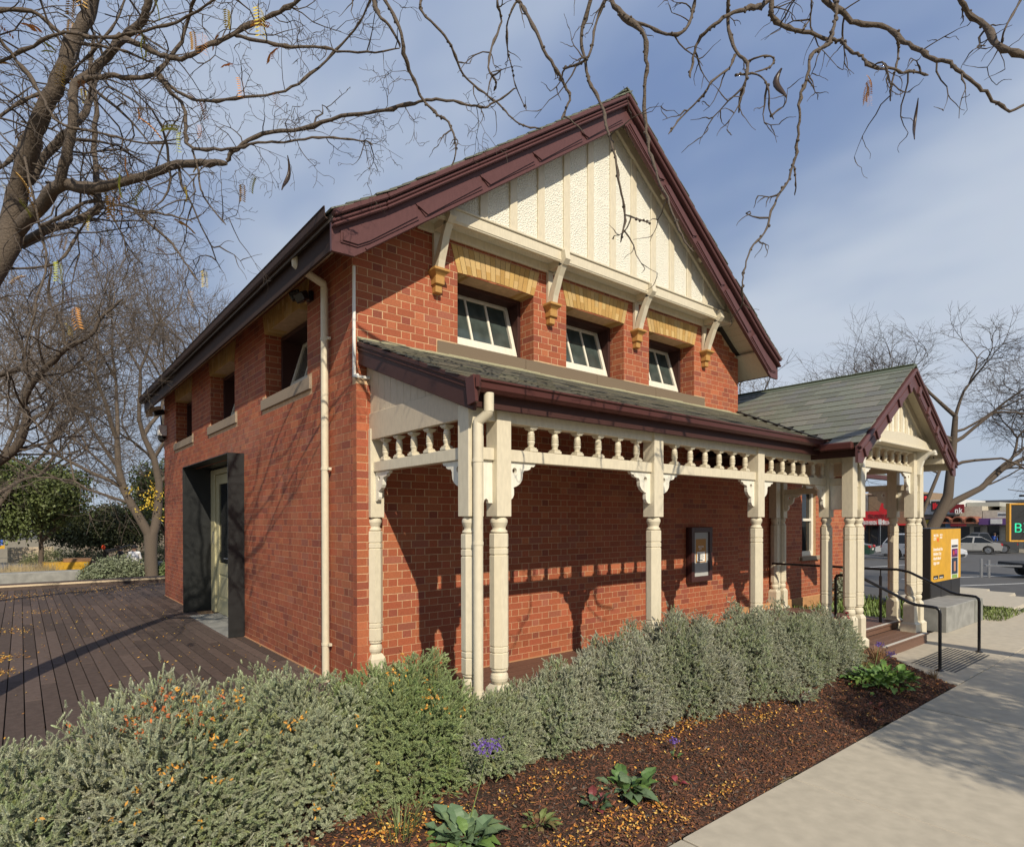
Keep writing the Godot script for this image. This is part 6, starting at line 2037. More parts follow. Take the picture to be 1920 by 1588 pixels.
	xf = []
	cs = []
	for k in 5:
		xf.append(Transform3D(Basis.from_euler(Vector3(0.8, k * 1.3, 0)).scaled(Vector3.ONE * 0.55), Vector3(1.72 + k * 0.01, 4.92 - k * 0.03, 4.5)))
		cs.append(Color(0.55, 0.28, 0.06))
	scatter("leaves", pin, xf, cs, t)
	# the leafy street tree behind the camera whose shade lies on the footpath
	var bc := leaf_clump(0.16, 11, 0.075, 0.04)
	leafy_tree("street_tree", "leafy street tree behind the viewer that shades the footpath at right", Vector3(3.95, -0.32, 12.15), 4.5, Vector3(3.3, 1.8, 3.0), 8500, Color(0.075, 0.11, 0.035), bc, 0.12)

func leaf_clump(size: float, n: int, ln: float, wd: float) -> ArrayMesh:
	var b := MB.new()
	var rr := RandomNumberGenerator.new()
	rr.seed = 321 + n
	for k in n:
		var p := Vector3(rr.randfn(), rr.randfn(), rr.randfn()) * size * 0.5
		var d := Vector3(rr.randfn(), rr.randfn() - 0.3, rr.randfn()).normalized()
		var s := d.cross(Vector3(rr.randfn(), rr.randfn(), rr.randfn())).normalized()
		b.col = Color.WHITE * rr.randf_range(0.75, 1.2)
		b.quad(p, p + d * ln * 0.5 + s * wd * 0.5, p + d * ln, p + d * ln * 0.5 - s * wd * 0.5)
	return b.mesh(mats.leafmat)

func leafy_tree(called: String, label: String, at: Vector3, h: float, rad: Vector3, count: int, tone: Color, clump: ArrayMesh, tr: float, grp := "", cat := "tree") -> void:
	var o := thing(called, label, cat, at, 0.0, grp)
	var b := MB.new()
	b.tube([Vector3(0, -0.1, 0), Vector3(0.03, h * 0.3, 0), Vector3(-0.03, h * 0.6, 0.04), Vector3(0, h * 1.0, 0)], [tr * 1.2, tr, tr * 0.75, tr * 0.3], 8, true)
	for k in 9:
		var a := k * 2.4
		var e := Vector3(cos(a) * rad.x * 0.75, h + R.randf_range(-0.5, 0.6) * rad.y, sin(a) * rad.z * 0.75)
		var s := Vector3(0, h * R.randf_range(0.35, 0.7), 0)
		b.tube([s, s.lerp(e, 0.5) + Vector3(0, 0.1, 0), e], [tr * 0.5, tr * 0.3, tr * 0.1], 5)
	put("trunk", b, mats.bark, o)
	var xf := []
	var cs := []
	var lobes := []
	for k in 20:
		var az := R.randf() * TAU
		var sy := R.randf_range(-0.75, 1.0)
		var cy := sqrt(1.0 - sy * sy)
		lobes.append([Vector3(cos(az) * cy, sy, sin(az) * cy) * R.randf_range(0.35, 0.8), R.randf_range(0.34, 0.56), R.randf_range(0.8, 1.25)])
	for k in count:
		var l: Array = lobes[R.randi() % lobes.size()]
		var d := Vector3(R.randfn(), R.randfn(), R.randfn()).normalized()
		var p: Vector3 = l[0] + d * l[1] * (0.55 + 0.45 * sqrt(R.randf()))
		p = Vector3(p.x * rad.x, h + p.y * rad.y, p.z * rad.z)
		xf.append(Transform3D(Basis.from_euler(Vector3(R.randf() * TAU, R.randf() * TAU, R.randf() * TAU)).scaled(Vector3.ONE * R.randf_range(0.7, 1.3)), p))
		cs.append(jit(tone * l[2], 0.22))
	scatter("crown", clump, xf, cs, o)

# a bare tree grown by forking
func grow(mb: MB, fine: MB, p: Vector3, dir: Vector3, long: float, r: float, lvl: int, up: float) -> void:
	var n := 4 if lvl > 0 else 3
	var pts := [p]
	var rad := [r]
	var d := dir
	var q := p
	for k in n:
		d = (d + Vector3(R.randfn(), R.randfn(), R.randfn()) * (0.13 if lvl > 3 else 0.2) + Vector3(0, up, 0)).normalized()
		q += d * long / n
		pts.append(q)
		rad.append(r * (1.0 - 0.42 * (k + 1) / n))
		if lvl > 0 and lvl < 5 and k >= 1 and R.randf() < 0.72:
			var s := d.cross(Vector3(R.randfn(), R.randfn(), R.randfn())).normalized()
			grow(mb, fine, q, (d * 0.65 + s * 0.8).normalized(), long * R.randf_range(0.5, 0.8), r * 0.5, lvl - 1, up)
	(mb if r > 0.02 else fine).tube(pts, rad, 8 if r > 0.06 else (5 if r > 0.02 else 3))
	if lvl > 0:
		var kids := 2 if lvl > 1 else 3
		for k in kids:
			var s := d.cross(Vector3(R.randfn(), R.randfn(), R.randfn())).normalized()
			grow(mb, fine, q, (d + s * R.randf_range(0.4, 0.75)).normalized(), long * R.randf_range(0.68, 0.88), r * 0.60, lvl - 1, up)

func bare_tree(label: String, at: Vector3, trunk: Array, rads: Array, boughs: Array, lvl: int, bark: Material, tw: Material, grp := "") -> Node3D:
	var o := thing("bare_tree", label, "tree", at, 0.0, grp)
	var b := MB.new()
	b.tube(trunk, rads, 10, true)
	var f := MB.new()
	for g: Array in boughs:
		grow(b, f, g[0], g[1].normalized(), g[2], g[3], lvl, g[4])
	put("trunk", b, bark, o)
	put("twigs", f, tw, o, "stuff")
	return o

func left_background() -> void:
	# the leaning bare tree behind the near one
	var t := thing("bare_tree", "slender leaning bare tree at the left edge behind the near tree", "tree")
	var lm := MB.new()
	var nodes := []
	limb(lm, nodes, [Vector3(-3.35, 2.89, -9.60), Vector3(-2.88, 3.27, -9.09), Vector3(-2.71, 3.89, -8.89), Vector3(-2.75, 4.17, -8.85), Vector3(-2.55, 4.62, -8.45), Vector3(-2.31, 4.86, -8.05), Vector3(-2.14, 5.06, -7.78), Vector3(-1.78, 5.30, -7.37), Vector3(-1.65, 5.58, -7.24), Vector3(-1.33, 5.93, -6.90)], 0.1003, 0.0242)
	limb(lm, nodes, [Vector3(-2.55, 4.64, -8.59), Vector3(-2.77, 4.86, -9.07), Vector3(-3.27, 4.70, -9.73)], 0.0618, 0.0528)
	limb(lm, nodes, [Vector3(-2.12, 5.14, -8.14), Vector3(-2.18, 5.58, -8.11), Vector3(-2.37, 6.09, -8.31), Vector3(-2.33, 6.67, -8.20)], 0.0354, 0.0202)
	var fine := MB.new()
	for k in 46:
		var nd: Array = nodes[R.randi() % nodes.size()]
		var s: Vector3 = nd[1].cross(Vector3(R.randfn(), R.randfn(), R.randfn())).normalized()
		grow(lm, fine, nd[0], (nd[1] * 0.7 + s).normalized(), R.randf_range(0.7, 1.2), minf(nd[2] * 0.45, 0.022), 3, 0.03)
	var p0: Vector3 = nodes[0][0]
	lm.tube([Vector3(p0.x - 2.6, -0.35, p0.z - 0.6), Vector3(p0.x - 1.6, 1.4, p0.z - 0.5), p0], [0.16, 0.12, 0.085], 8, true)
	put("trunk", lm, mats.bark, t)
	put("twigs", fine, mats.grey_twig, t, "stuff")
	var gt: Material = mats.grey_twig
	# forked tree just beyond the deck
	t = thing("forked_tree", "thick forked bare tree standing behind the deck edge beside the brick wall corner", "tree", Vector3(0.98, gy(1, -20), -19.9))
	lm = MB.new()
	fine = MB.new()
	lm.tube([Vector3(0, -0.2, 0), Vector3(0.0, 0.4, 0), Vector3(-0.01, 1.1, 0), Vector3(0, 1.75, 0)], [0.27, 0.225, 0.21, 0.235], 12, true)
	lm.tube([Vector3(0, 1.6, 0), Vector3(-0.28, 2.2, 0.0), Vector3(-0.62, 2.9, -0.1), Vector3(-0.85, 3.45, -0.1), Vector3(-1.0, 4.2, -0.1), Vector3(-1.05, 5.2, 0)], [0.17, 0.155, 0.14, 0.135, 0.11, 0.09], 10, true)
	lm.tube([Vector3(0, 1.6, 0), Vector3(0.16, 2.1, 0), Vector3(0.24, 2.8, 0), Vector3(0.26, 3.7, 0.1), Vector3(0.1, 4.6, 0.1), Vector3(-0.25, 5.4, 0.2)], [0.18, 0.165, 0.15, 0.13, 0.11, 0.09], 10, true)
	for g: Array in [[Vector3(-0.62, 2.9, -0.1), Vector3(-1.0, 0.35, 0.2), 1.9, 0.06], [Vector3(-0.85, 3.45, -0.1), Vector3(-1, 0.55, -0.3), 2.1, 0.075], [Vector3(-0.85, 3.45, -0.1), Vector3(-0.6, 0.6, 0.6), 1.8, 0.06], [Vector3(-1.0, 4.2, -0.1), Vector3(-0.9, 0.8, 0.2), 2.2, 0.07], [Vector3(-1.05, 5.2, 0), Vector3(-0.5, 1, 0.2), 2.4, 0.08], [Vector3(-1.05, 5.2, 0), Vector3(0.25, 1, -0.3), 2.4, 0.08], [Vector3(0.26, 3.7, 0.1), Vector3(0.7, 0.9, 0.2), 2.1, 0.07], [Vector3(0.1, 4.6, 0.1), Vector3(0.5, 1, 0.3), 2.2, 0.07], [Vector3(-0.25, 5.4, 0.2), Vector3(-0.2, 1, 0.4), 2.4, 0.08], [Vector3(-0.25, 5.4, 0.2), Vector3(0.6, 1, -0.3), 2.2, 0.08]]:
		grow(lm, fine, g[0], g[1].normalized(), g[2], g[3], 5, 0.03)
	put("trunk", lm, M("pale_bark", Color(0.16, 0.125, 0.095), 0.9, mats.bark.albedo_texture, 2.0, mats.bark.albedo_texture, 2.0), t)
	put("twigs", fine, gt, t, "stuff")
	var pin := pinnate_mesh()
	var xf := []
	var cs := []
	for k in 36:
		xf.append(Transform3D(Basis.from_euler(Vector3(R.randf_range(0.4, 1.4), R.randf() * TAU, 0)).scaled(Vector3.ONE * R.randf_range(0.8, 1.3)), Vector3(-0.05 + R.randfn() * 0.22, 3.2 + R.randfn() * 0.38, 0.1 + R.randfn() * 0.15)))
		cs.append(jit(Color(0.58, 0.42, 0.04), 0.25))
	scatter("yellow_leaves", leaf_clump(0.10, 8, 0.10, 0.05), xf, cs, t)
	# bare trees behind it
	bare_tree("tall grey bare tree whose twigs fill the sky left of the roof", Vector3(-4.9, gy(-5, -30), -30.0), [Vector3(0, -0.2, 0), Vector3(0.4, 1.5, 0), Vector3(1.2, 3.0, 0.1)], [0.26, 0.21, 0.17], [[Vector3(1.2, 3.0, 0.1), Vector3(-0.3, 1, 0.3), 3.1, 0.13, 0.03], [Vector3(1.2, 3.0, 0.1), Vector3(0.9, 1, 0.0), 3.2, 0.13, 0.03], [Vector3(1.0, 2.6, 0.1), Vector3(0.9, 0.6, -0.3), 2.9, 0.10, 0.04], [Vector3(1.0, 2.7, 0.1), Vector3(0.5, 1, -0.6), 2.9, 0.10, 0.03]], 5, mats.pale_bark, gt, "bare trees beyond the deck")
	bare_tree("bare tree with upright twigs seen just above the far end of the eave", Vector3(3.4, gy(3, -26), -25.0), [Vector3(0, -0.2, 0), Vector3(0.0, 1.8, 0), Vector3(-0.1, 3.6, 0.1)], [0.24, 0.20, 0.16], [[Vector3(-0.1, 3.6, 0.1), Vector3(-0.6, 1, 0.3), 3.2, 0.12, 0.03], [Vector3(-0.1, 3.6, 0.1), Vector3(0.4, 1, 0.0), 3.0, 0.12, 0.03], [Vector3(0.0, 3.2, 0.1), Vector3(-1.0, 0.9, -0.3), 2.9, 0.09, 0.03]], 5, mats.pale_bark, gt, "bare trees beyond the deck")
	bare_tree("bare tree at the far left edge behind the leaning one", Vector3(-4.3, gy(-5, -24), -24.0), [Vector3(0, -0.2, 0), Vector3(0.0, 1.8, 0), Vector3(0.2, 3.2, 0.1)], [0.24, 0.20, 0.16], [[Vector3(0.2, 3.2, 0.1), Vector3(0.7, 1, 0.3), 2.9, 0.12, 0.03], [Vector3(0.2, 3.2, 0.1), Vector3(-0.2, 1, 0.0), 3.0, 0.12, 0.03], [Vector3(0.1, 2.8, 0.1), Vector3(1.0, 0.7, -0.3), 2.6, 0.09, 0.02]], 5, mats.pale_bark, gt, "bare trees beyond the deck")
	# leafy trees
	var clump := leaf_clump(0.42, 14, 0.17, 0.09)
	leafy_tree("leafy_tree", "green leafy tree with a slim trunk in front of the low cream wall", Vector3(-2.05, gy(-2, -31), -31.3), 3.55, Vector3(2.6, 2.15, 2.3), 2000, Color(0.105, 0.135, 0.04), clump, 0.10, "leafy trees beyond the deck")
	leafy_tree("leafy_tree", "dark green tree showing between the forked trunk and the brick corner", Vector3(3.3, gy(3, -31), -31.0), 3.9, Vector3(1.8, 2.0, 1.6), 1300, Color(0.075, 0.105, 0.035), clump, 0.12, "leafy trees beyond the deck")
	leafy_tree("leafy_tree", "low dark olive tree mass behind the sitting people", Vector3(1.2, gy(1, -38), -38.0), 2.3, Vector3(3.2, 1.55, 1.6), 1700, Color(0.070, 0.080, 0.030), clump, 0.14, "leafy trees beyond the deck")
	leafy_tree("leafy_tree", "dark tree far left behind the leafy slim trunked one", Vector3(-6.2, gy(-6, -42), -42.0), 3.0, Vector3(3.0, 2.4, 2.0), 1200, Color(0.085, 0.105, 0.035), clump, 0.14, "leafy trees beyond the deck")
	bush("grey green mounded bush in front of the forked trunk", Vector3(-0.05, gy(0, -20.5), -20.3), Vector3(1.15, 0.86, 0.8), 900, Color(0.19, 0.22, 0.13))
	bush("low green bush right of the forked trunk", Vector3(1.75, gy(0, -20.5), -20.4), Vector3(0.8, 0.62, 0.6), 520, Color(0.13, 0.17, 0.06))
	bush("long olive bush along the foot of the far wall", Vector3(-0.4, gy(0, -41), -41.5), Vector3(2.6, 0.85, 0.6), 700, Color(0.15, 0.17, 0.07))
	bush("pale green bush at the foot of the far wall behind the forked tree", Vector3(4.4, gy(4, -40), -40.0), Vector3(1.8, 1.0, 0.6), 560, Color(0.20, 0.23, 0.09))
	for d: Array in [["dry straw grass clump at the far left behind the concrete seat", -3.3, -24.2, 1.4, 0.85], ["brown feathery grass clump between the concrete seat and the planter", -2.5, -26.5, 1.0, 0.75]]:
		var o := thing("dry_grass", d[0], "grass", Vector3(d[1], gy(d[1], d[2]), d[2]))
		var b := MB.new()
		for k in 700:
			var a := R.randf() * TAU
			var r := sqrt(R.randf()) * float(d[3])
			var f := Vector3(cos(a) * r, 0, sin(a) * r * 0.5)
			var e := f + Vector3(R.randfn() * 0.16, float(d[4]) * R.randf_range(0.5, 1.0), R.randfn() * 0.16)
			b.col = jit(Color(0.36, 0.28, 0.15), 0.3)
			b.tri(f - Vector3(0.008, 0, 0), f + Vector3(0.008, 0, 0), e, Vector3.UP)
		put("blades", b, mats.leafmat, o, "stuff")
	# concrete seat, planter, walls, post
	var o := thing("concrete_bench", "long grey concrete block seat beyond the deck edge", "seat", Vector3(-3.2, gy(-3, -21), -21.0))
	var m := MB.new()
	m.span(Vector3(-2.4, 0, -0.3), Vector3(2.1, 0.50, 0.3), 0.03)
	put("block", m, mats.grey_block, o)
	o = thing("yellow_planter", "yellow steel planter bench with a timber seat top", "bench", Vector3(-1.15, gy(-1, -30.5), -30.5))
	m = MB.new()
	m.prism(PackedVector2Array([Vector2(-0.82, 0.0), Vector2(0.82, 0.0), Vector2(1.0, 0.48), Vector2(-0.85, 0.48)]), Transform3D(Basis(), Vector3(0, 0, -0.5)), 1.0)
	put("tub", m, M("yellow_steel", Color(0.60, 0.34, 0.02), 0.5, mats.mortar.albedo_texture, 1.0), o)
	m = MB.new()
	for k in 4:
		m.span(Vector3(-0.05, 0.48, -0.45 + k * 0.23), Vector3(1.05, 0.64, -0.24 + k * 0.23), 0.01)
	put("seat_slat", m, mats.wood, o)
	m = MB.new()
	m.span(Vector3(0.85, 0.30, -0.45), Vector3(1.5, 0.44, 0.45), 0.01)
	put("shade_shelf", m, mats.maroon_dark, o)
	o = thing("cream_wall", "low cream block wall at the far left", "wall", Vector3(-2.5, gy(-2, -47), -47.0))
	m = MB.new()
	var mk := MB.new()
	mk.span(Vector3(-1.0, 0, -0.08), Vector3(1.5, 1.02, 0.08))
	put("wall_core", mk, M("wall_joint", Color(0.30, 0.25, 0.18), 0.9), o)
	for r in 8:
		for k in 9:
			m.col = jit(Color(0.42, 0.35, 0.25), 0.12)
			var x := -1.0 + k * 0.3 - (0.15 if r % 2 else 0.0)
			m.span(Vector3(maxf(x, -1.0) + 0.01, r * 0.127 + 0.008, 0.06), Vector3(minf(x + 0.3, 1.5) - 0.01, r * 0.127 + 0.12, 0.095), 0.004)
	put("blocks", m, mats.plain, o, "stuff")
	o = thing("slatted_fence", "tall brown slatted brush fence behind the sitting people", "fence", Vector3(3.2, gy(3, -44), -44.0))
	m = MB.new()
	for k in 90:
		m.col = jit(Color(0.26, 0.20, 0.15), 0.35)
		var x := -3.2 + k * 0.075
		m.span(Vector3(x, 0, R.randf_range(-0.04, 0.04)), Vector3(x + 0.05, 1.75 + R.randf_range(-0.06, 0.06), 0.05))
	put("slats", m, mats.plain, o, "stuff")
	m = MB.new()
	for y: float in [0.5, 1.3]:
		m.span(Vector3(-3.2, y, -0.08), Vector3(3.6, y + 0.08, -0.04))
	put("rail", m, mats.wood, o)
	o = thing("timber_post", "pale timber post in front of the slatted fence", "post", Vector3(2.38, gy(2, -43), -43.3))
	m = MB.new()
	m.span(Vector3(-0.09, 0, -0.09), Vector3(0.09, 2.15, 0.09), 0.01)
	m.span(Vector3(-0.11, 2.15, -0.11), Vector3(0.11, 2.2, 0.11), 0.01)
	put("post", m, M("pale_timber", Color(0.46, 0.29, 0.13), 0.7, mats.mortar.albedo_texture, 1.0), o)
	o = thing("blue_sign", "small blue and yellow sign at the far left edge", "sign", Vector3(-4.35, gy(-4, -60), -60.0))
	m = MB.new()
	m.span(Vector3(-0.9, 1.05, -0.03), Vector3(0.4, 1.5, 0.03))
	put("board", m, M("blue", Color(0.03, 0.10, 0.45), 0.5), o)
	m = MB.new()
	m.span(Vector3(-0.9, 0.75, -0.03), Vector3(0.5, 1.05, 0.03))
	m.span(Vector3(-0.3, 0, -0.04), Vector3(-0.2, 0.75, 0.04))
	put("lower_board", m, mats.yellow_steel, o)
	people()

func bush(label: String, at: Vector3, rad: Vector3, count: int, tone: Color) -> void:
	var o := thing("bush", label, "bush", at)
	var cl := leaf_clump(0.16, 12, 0.09, 0.04)
	var st := MB.new()
	for k in 8:
		var a := R.randf() * TAU
		st.tube([Vector3(0, -0.05, 0), Vector3(cos(a) * rad.x * 0.6, rad.y * 0.6, sin(a) * rad.z * 0.6)], [0.03, 0.01], 4)
	put("stems", st, mats.grey_twig, o, "stuff")
	var xf := []
	var cs := []
	for k in count:
		var az := R.randf() * TAU
		var sy := R.randf()
		var cy := sqrt(1.0 - sy * sy)
		var r := 1.0 - 0.4 * pow(R.randf(), 2.0) + 0.1 * sin(az * 5.0 + sy * 6.0)
		xf.append(Transform3D(Basis.from_euler(Vector3(R.randf() * TAU, R.randf() * TAU, R.randf() * TAU)).scaled(Vector3.ONE * R.randf_range(0.7, 1.3)), Vector3(cos(az) * cy * rad.x, sy * rad.y, sin(az) * cy * rad.z) * r))
		cs.append(jit(tone, 0.3))
	scatter("foliage", cl, xf, cs, o)

# one continuous skin round tapered bones [a, b, ra, rb], meshed as surface nets
func skin(bones: Array, cell: float) -> MB:
	var lo := Vector3.ONE * 1e6
	var hi := -lo
	for q: Array in bones:
		for k in 2:
			lo = lo.min(q[k] - Vector3.ONE * (q[2 + k] + cell * 2.0))
			hi = hi.max(q[k] + Vector3.ONE * (q[2 + k] + cell * 2.0))
	var n := Vector3i(((hi - lo) / cell).ceil()) + Vector3i.ONE
	var f := PackedFloat32Array()
	f.resize(n.x * n.y * n.z)
	f.fill(1.0)
	var kk := 0.03
	for q: Array in bones:
		var rm: float = maxf(q[2], q[3]) + 0.09
		var p0 := Vector3i(((q[0].min(q[1]) - Vector3.ONE * rm - lo) / cell).floor()).clamp(Vector3i.ZERO, n - Vector3i.ONE)
		var p1 := Vector3i(((q[0].max(q[1]) + Vector3.ONE * rm - lo) / cell).ceil()).clamp(Vector3i.ZERO, n - Vector3i.ONE)
		var ab: Vector3 = q[1] - q[0]
		var l2 := maxf(ab.length_squared(), 1e-8)
		for x in range(p0.x, p1.x + 1):
			for y in range(p0.y, p1.y + 1):
				for z in range(p0.z, p1.z + 1):
					var p := lo + Vector3(x, y, z) * cell
					var t := clampf((p - q[0]).dot(ab) / l2, 0, 1)
					var d: float = p.distance_to(q[0] + ab * t) - lerpf(q[2], q[3], t)
					var i := (x * n.y + y) * n.z + z
					var e := f[i]
					var h := clampf(0.5 + 0.5 * (e - d) / kk, 0, 1)
					f[i] = lerpf(e, d, h) - kk * h * (1.0 - h)
	var mb := MB.new()
	var at := {}
	for x in n.x - 1:
		for y in n.y - 1:
			for z in n.z - 1:
				var s := Vector3.ZERO
				var c := 0
				var g := []
				for k in 8:
					g.append(f[((x + (k & 1)) * n.y + y + ((k >> 1) & 1)) * n.z + z + ((k >> 2) & 1)])
				for k in 8:
					for b: int in [1, 2, 4]:
						if k & b == 0 and (g[k] < 0.0) != (g[k | b] < 0.0):
							var t: float = g[k] / (g[k] - g[k | b])
							var a := Vector3(k & 1, (k >> 1) & 1, (k >> 2) & 1)
							var e := Vector3((k | b) & 1, ((k | b) >> 1) & 1, ((k | b) >> 2) & 1)
							s += a.lerp(e, t)
							c += 1
				if c:
					at[Vector3i(x, y, z)] = mb.v.size()
					mb.v.append(lo + (Vector3(x, y, z) + s / c) * cell)
					mb.n.append(Vector3(g[1] + g[3] + g[5] + g[7] - g[0] - g[2] - g[4] - g[6], g[2] + g[3] + g[6] + g[7] - g[0] - g[1] - g[4] - g[5], g[4] + g[5] + g[6] + g[7] - g[0] - g[1] - g[2] - g[3]).normalized())
					mb.c.append(Color.WHITE)
	for key: Vector3i in at:
		for ax in 3:
			var u := Vector3i.ZERO
			var w := Vector3i.ZERO
			var d := Vector3i.ZERO
			d[ax] = 1
			u[(ax + 1) % 3] = 1
			w[(ax + 2) % 3] = 1
			if not (at.has(key - u) and at.has(key - w) and at.has(key - u - w)):
				continue
			var e := key + d
			if e[ax] >= n[ax]:
				continue
			var i0 := f[(key.x * n.y + key.y) * n.z + key.z]
			var i1 := f[(e.x * n.y + e.y) * n.z + e.z]
			if (i0 < 0.0) == (i1 < 0.0):
				continue
			var a: int = at[key]
			var b: int = at[key - u]
			var c: int = at[key - u - w]
			var g: int = at[key - w]
			var seq := [a, b, c, a, c, g] if i0 < 0.0 else [a, c, b, a, g, c]
			# front faces run clockwise
			var nn := (mb.v[seq[1]] - mb.v[seq[0]]).cross(mb.v[seq[2]] - mb.v[seq[0]])
			if nn.dot(mb.n[a]) > 0.0:
				seq = [seq[0], seq[2], seq[1], seq[3], seq[5], seq[4]]
			for t: int in seq:
				mb.ix.append(t)
	return mb

# head with face, hair or cap; looks along +z
func head_parts(o: Node3D, at: Vector3, turn: float, hair: Color, cap: bool) -> void:
	var bs := Basis(Vector3.UP, turn)
	var h := MB.new()
	h.lathe([Vector2(0.0, 0.085), Vector2(0.07, 0.075), Vector2(0.108, 0.03), Vector2(0.114, -0.02), Vector2(0.112, -0.07)], at + Vector3(0, 0.062, 0) + bs * Vector3(0, 0, -0.012), 14, 0.0, true, bs, false)
	if cap:
		h.box(at + Vector3(0, 0.035, 0) + bs * Vector3(0, 0, 0.12), Vector3(0.15, 0.015, 0.10), bs, 0.005)
	else:
		h.blob(at + Vector3(0, -0.05, 0) + bs * Vector3(0, 0, -0.075), Vector3(0.085, 0.11, 0.045), bs)
	put("cap" if cap else "hair", h, M("hair_%s" % ("cap" if cap else str(hair.r)), hair, 0.8), o)
	var f := MB.new()
	f.col = Color(0.05, 0.03, 0.02)
	for s: float in [-1.0, 1.0]:
		f.blob(at + bs * Vector3(s * 0.034, 0.005, 0.086), Vector3(0.012, 0.008, 0.008), bs)
	f.col = Color(0.30, 0.10, 0.09)
	f.blob(at + bs * Vector3(0, -0.062, 0.085), Vector3(0.022, 0.006, 0.008), bs)
	put("face", f, mats.plain, o)

func people() -> void:
	var skinm := M("skin", Color(0.42, 0.24, 0.16), 0.6)
	# man on a low seat seen from behind
	var g := gy(1, -26.5)
	var seat := thing("low_bench", "low timber bench under the man in the white shirt", "bench", Vector3(1.27, g, -26.5))
	var m := MB.new()
	m.span(Vector3(-0.7, 0.36, -0.22), Vector3(0.7, 0.42, 0.22), 0.01)
	for s: float in [-1.0, 1.0]:
		m.span(Vector3(s * 0.55 - 0.04, 0, -0.18), Vector3(s * 0.55 + 0.04, 0.36, 0.18))
	put("seat", m, mats.wood, seat)
	var o := thing("person", "person in a white shirt and dark cap sitting with their back to the deck", "person", Vector3(1.27, g, -26.5), PI)
	var body := skin([[Vector3(0, 0.50, 0), Vector3(0, 0.74, 0.02), 0.15, 0.15], [Vector3(0, 0.74, 0.02), Vector3(0, 0.90, 0.05), 0.16, 0.12], [Vector3(-0.17, 0.91, 0.05), Vector3(0.17, 0.91, 0.05), 0.075, 0.075], [Vector3(0, 0.92, 0.05), Vector3(0, 1.06, 0.08), 0.06, 0.055], [Vector3(0, 1.12, 0.09), Vector3(0, 1.17, 0.09), 0.088, 0.095], [Vector3(0, 1.12, 0.19), Vector3(0, 1.10, 0.20), 0.018, 0.016],
		[Vector3(-0.20, 0.90, 0.05), Vector3(-0.26, 0.66, 0.12), 0.058, 0.048], [Vector3(-0.26, 0.66, 0.12), Vector3(-0.14, 0.56, 0.34), 0.045, 0.035], [Vector3(0.20, 0.90, 0.05), Vector3(0.26, 0.66, 0.12), 0.058, 0.048], [Vector3(0.26, 0.66, 0.12), Vector3(0.14, 0.56, 0.34), 0.045, 0.035],
		[Vector3(-0.10, 0.50, 0.02), Vector3(-0.13, 0.49, 0.44), 0.09, 0.065], [Vector3(-0.13, 0.49, 0.44), Vector3(-0.13, 0.08, 0.48), 0.06, 0.042], [Vector3(-0.13, 0.04, 0.46), Vector3(-0.13, 0.03, 0.62), 0.042, 0.035], [Vector3(0.10, 0.50, 0.02), Vector3(0.13, 0.49, 0.44), 0.09, 0.065], [Vector3(0.13, 0.49, 0.44), Vector3(0.13, 0.08, 0.48), 0.06, 0.042], [Vector3(0.13, 0.04, 0.46), Vector3(0.13, 0.03, 0.62), 0.042, 0.035]], 0.025)
	for k in body.v.size():
		var y := body.v[k].y
		body.c[k] = Color(0.72, 0.72, 0.73) if y > 0.52 and y < 0.99 and body.v[k].z < 0.26 else (Color(0.42, 0.24, 0.16) if y > 0.53 else Color(0.05, 0.06, 0.09))
	put("body", body, mats.plain, o)
	head_parts(o, Vector3(0, 1.14, 0.09), 0.2, Color(0.015, 0.015, 0.018), true)
	# woman bending to the pram
	g = gy(1, -31.8)
	o = thing("person", "person in dark clothes leaning over the pram", "person", Vector3(1.42, g, -31.7), -PI / 2)
	body = skin([[Vector3(0, 0.46, 0.0), Vector3(0, 0.68, 0.06), 0.15, 0.14], [Vector3(0, 0.68, 0.06), Vector3(0, 0.86, 0.16), 0.15, 0.12], [Vector3(-0.16, 0.87, 0.17), Vector3(0.16, 0.87, 0.17), 0.07, 0.07], [Vector3(0, 0.88, 0.18), Vector3(0, 1.0, 0.25), 0.055, 0.052], [Vector3(0, 1.05, 0.28), Vector3(0, 1.10, 0.28), 0.085, 0.092],
		[Vector3(-0.18, 0.86, 0.18), Vector3(-0.22, 0.66, 0.32), 0.052, 0.043], [Vector3(-0.22, 0.66, 0.32), Vector3(-0.16, 0.66, 0.56), 0.04, 0.032], [Vector3(0.18, 0.86, 0.18), Vector3(0.22, 0.66, 0.32), 0.052, 0.043], [Vector3(0.22, 0.66, 0.32), Vector3(0.16, 0.66, 0.56), 0.04, 0.032],
		[Vector3(-0.09, 0.46, 0.02), Vector3(-0.12, 0.46, 0.42), 0.09, 0.065], [Vector3(-0.12, 0.46, 0.42), Vector3(-0.12, 0.07, 0.44), 0.06, 0.042], [Vector3(-0.12, 0.04, 0.42), Vector3(-0.12, 0.03, 0.58), 0.042, 0.035], [Vector3(0.09, 0.46, 0.02), Vector3(0.12, 0.46, 0.42), 0.09, 0.065], [Vector3(0.12, 0.46, 0.42), Vector3(0.12, 0.07, 0.44), 0.06, 0.042], [Vector3(0.12, 0.04, 0.42), Vector3(0.12, 0.03, 0.58), 0.042, 0.035]], 0.025)
	for k in body.v.size():
		body.c[k] = Color(0.02, 0.022, 0.03) if body.v[k].y < 0.93 and body.v[k].z < 0.5 else Color(0.42, 0.24, 0.16)
	put("body", body, mats.plain, o)
	head_parts(o, Vector3(0, 1.07, 0.28), 0.0, Color(0.05, 0.03, 0.02), false)
	seat = thing("low_bench", "low timber bench under the person leaning over the pram", "bench", Vector3(1.42, g, -31.7))
	m = MB.new()
	m.span(Vector3(-0.25, 0.30, -0.6), Vector3(0.25, 0.36, 0.6), 0.01)
	m.span(Vector3(-0.2, 0, -0.5), Vector3(0.2, 0.30, -0.4))
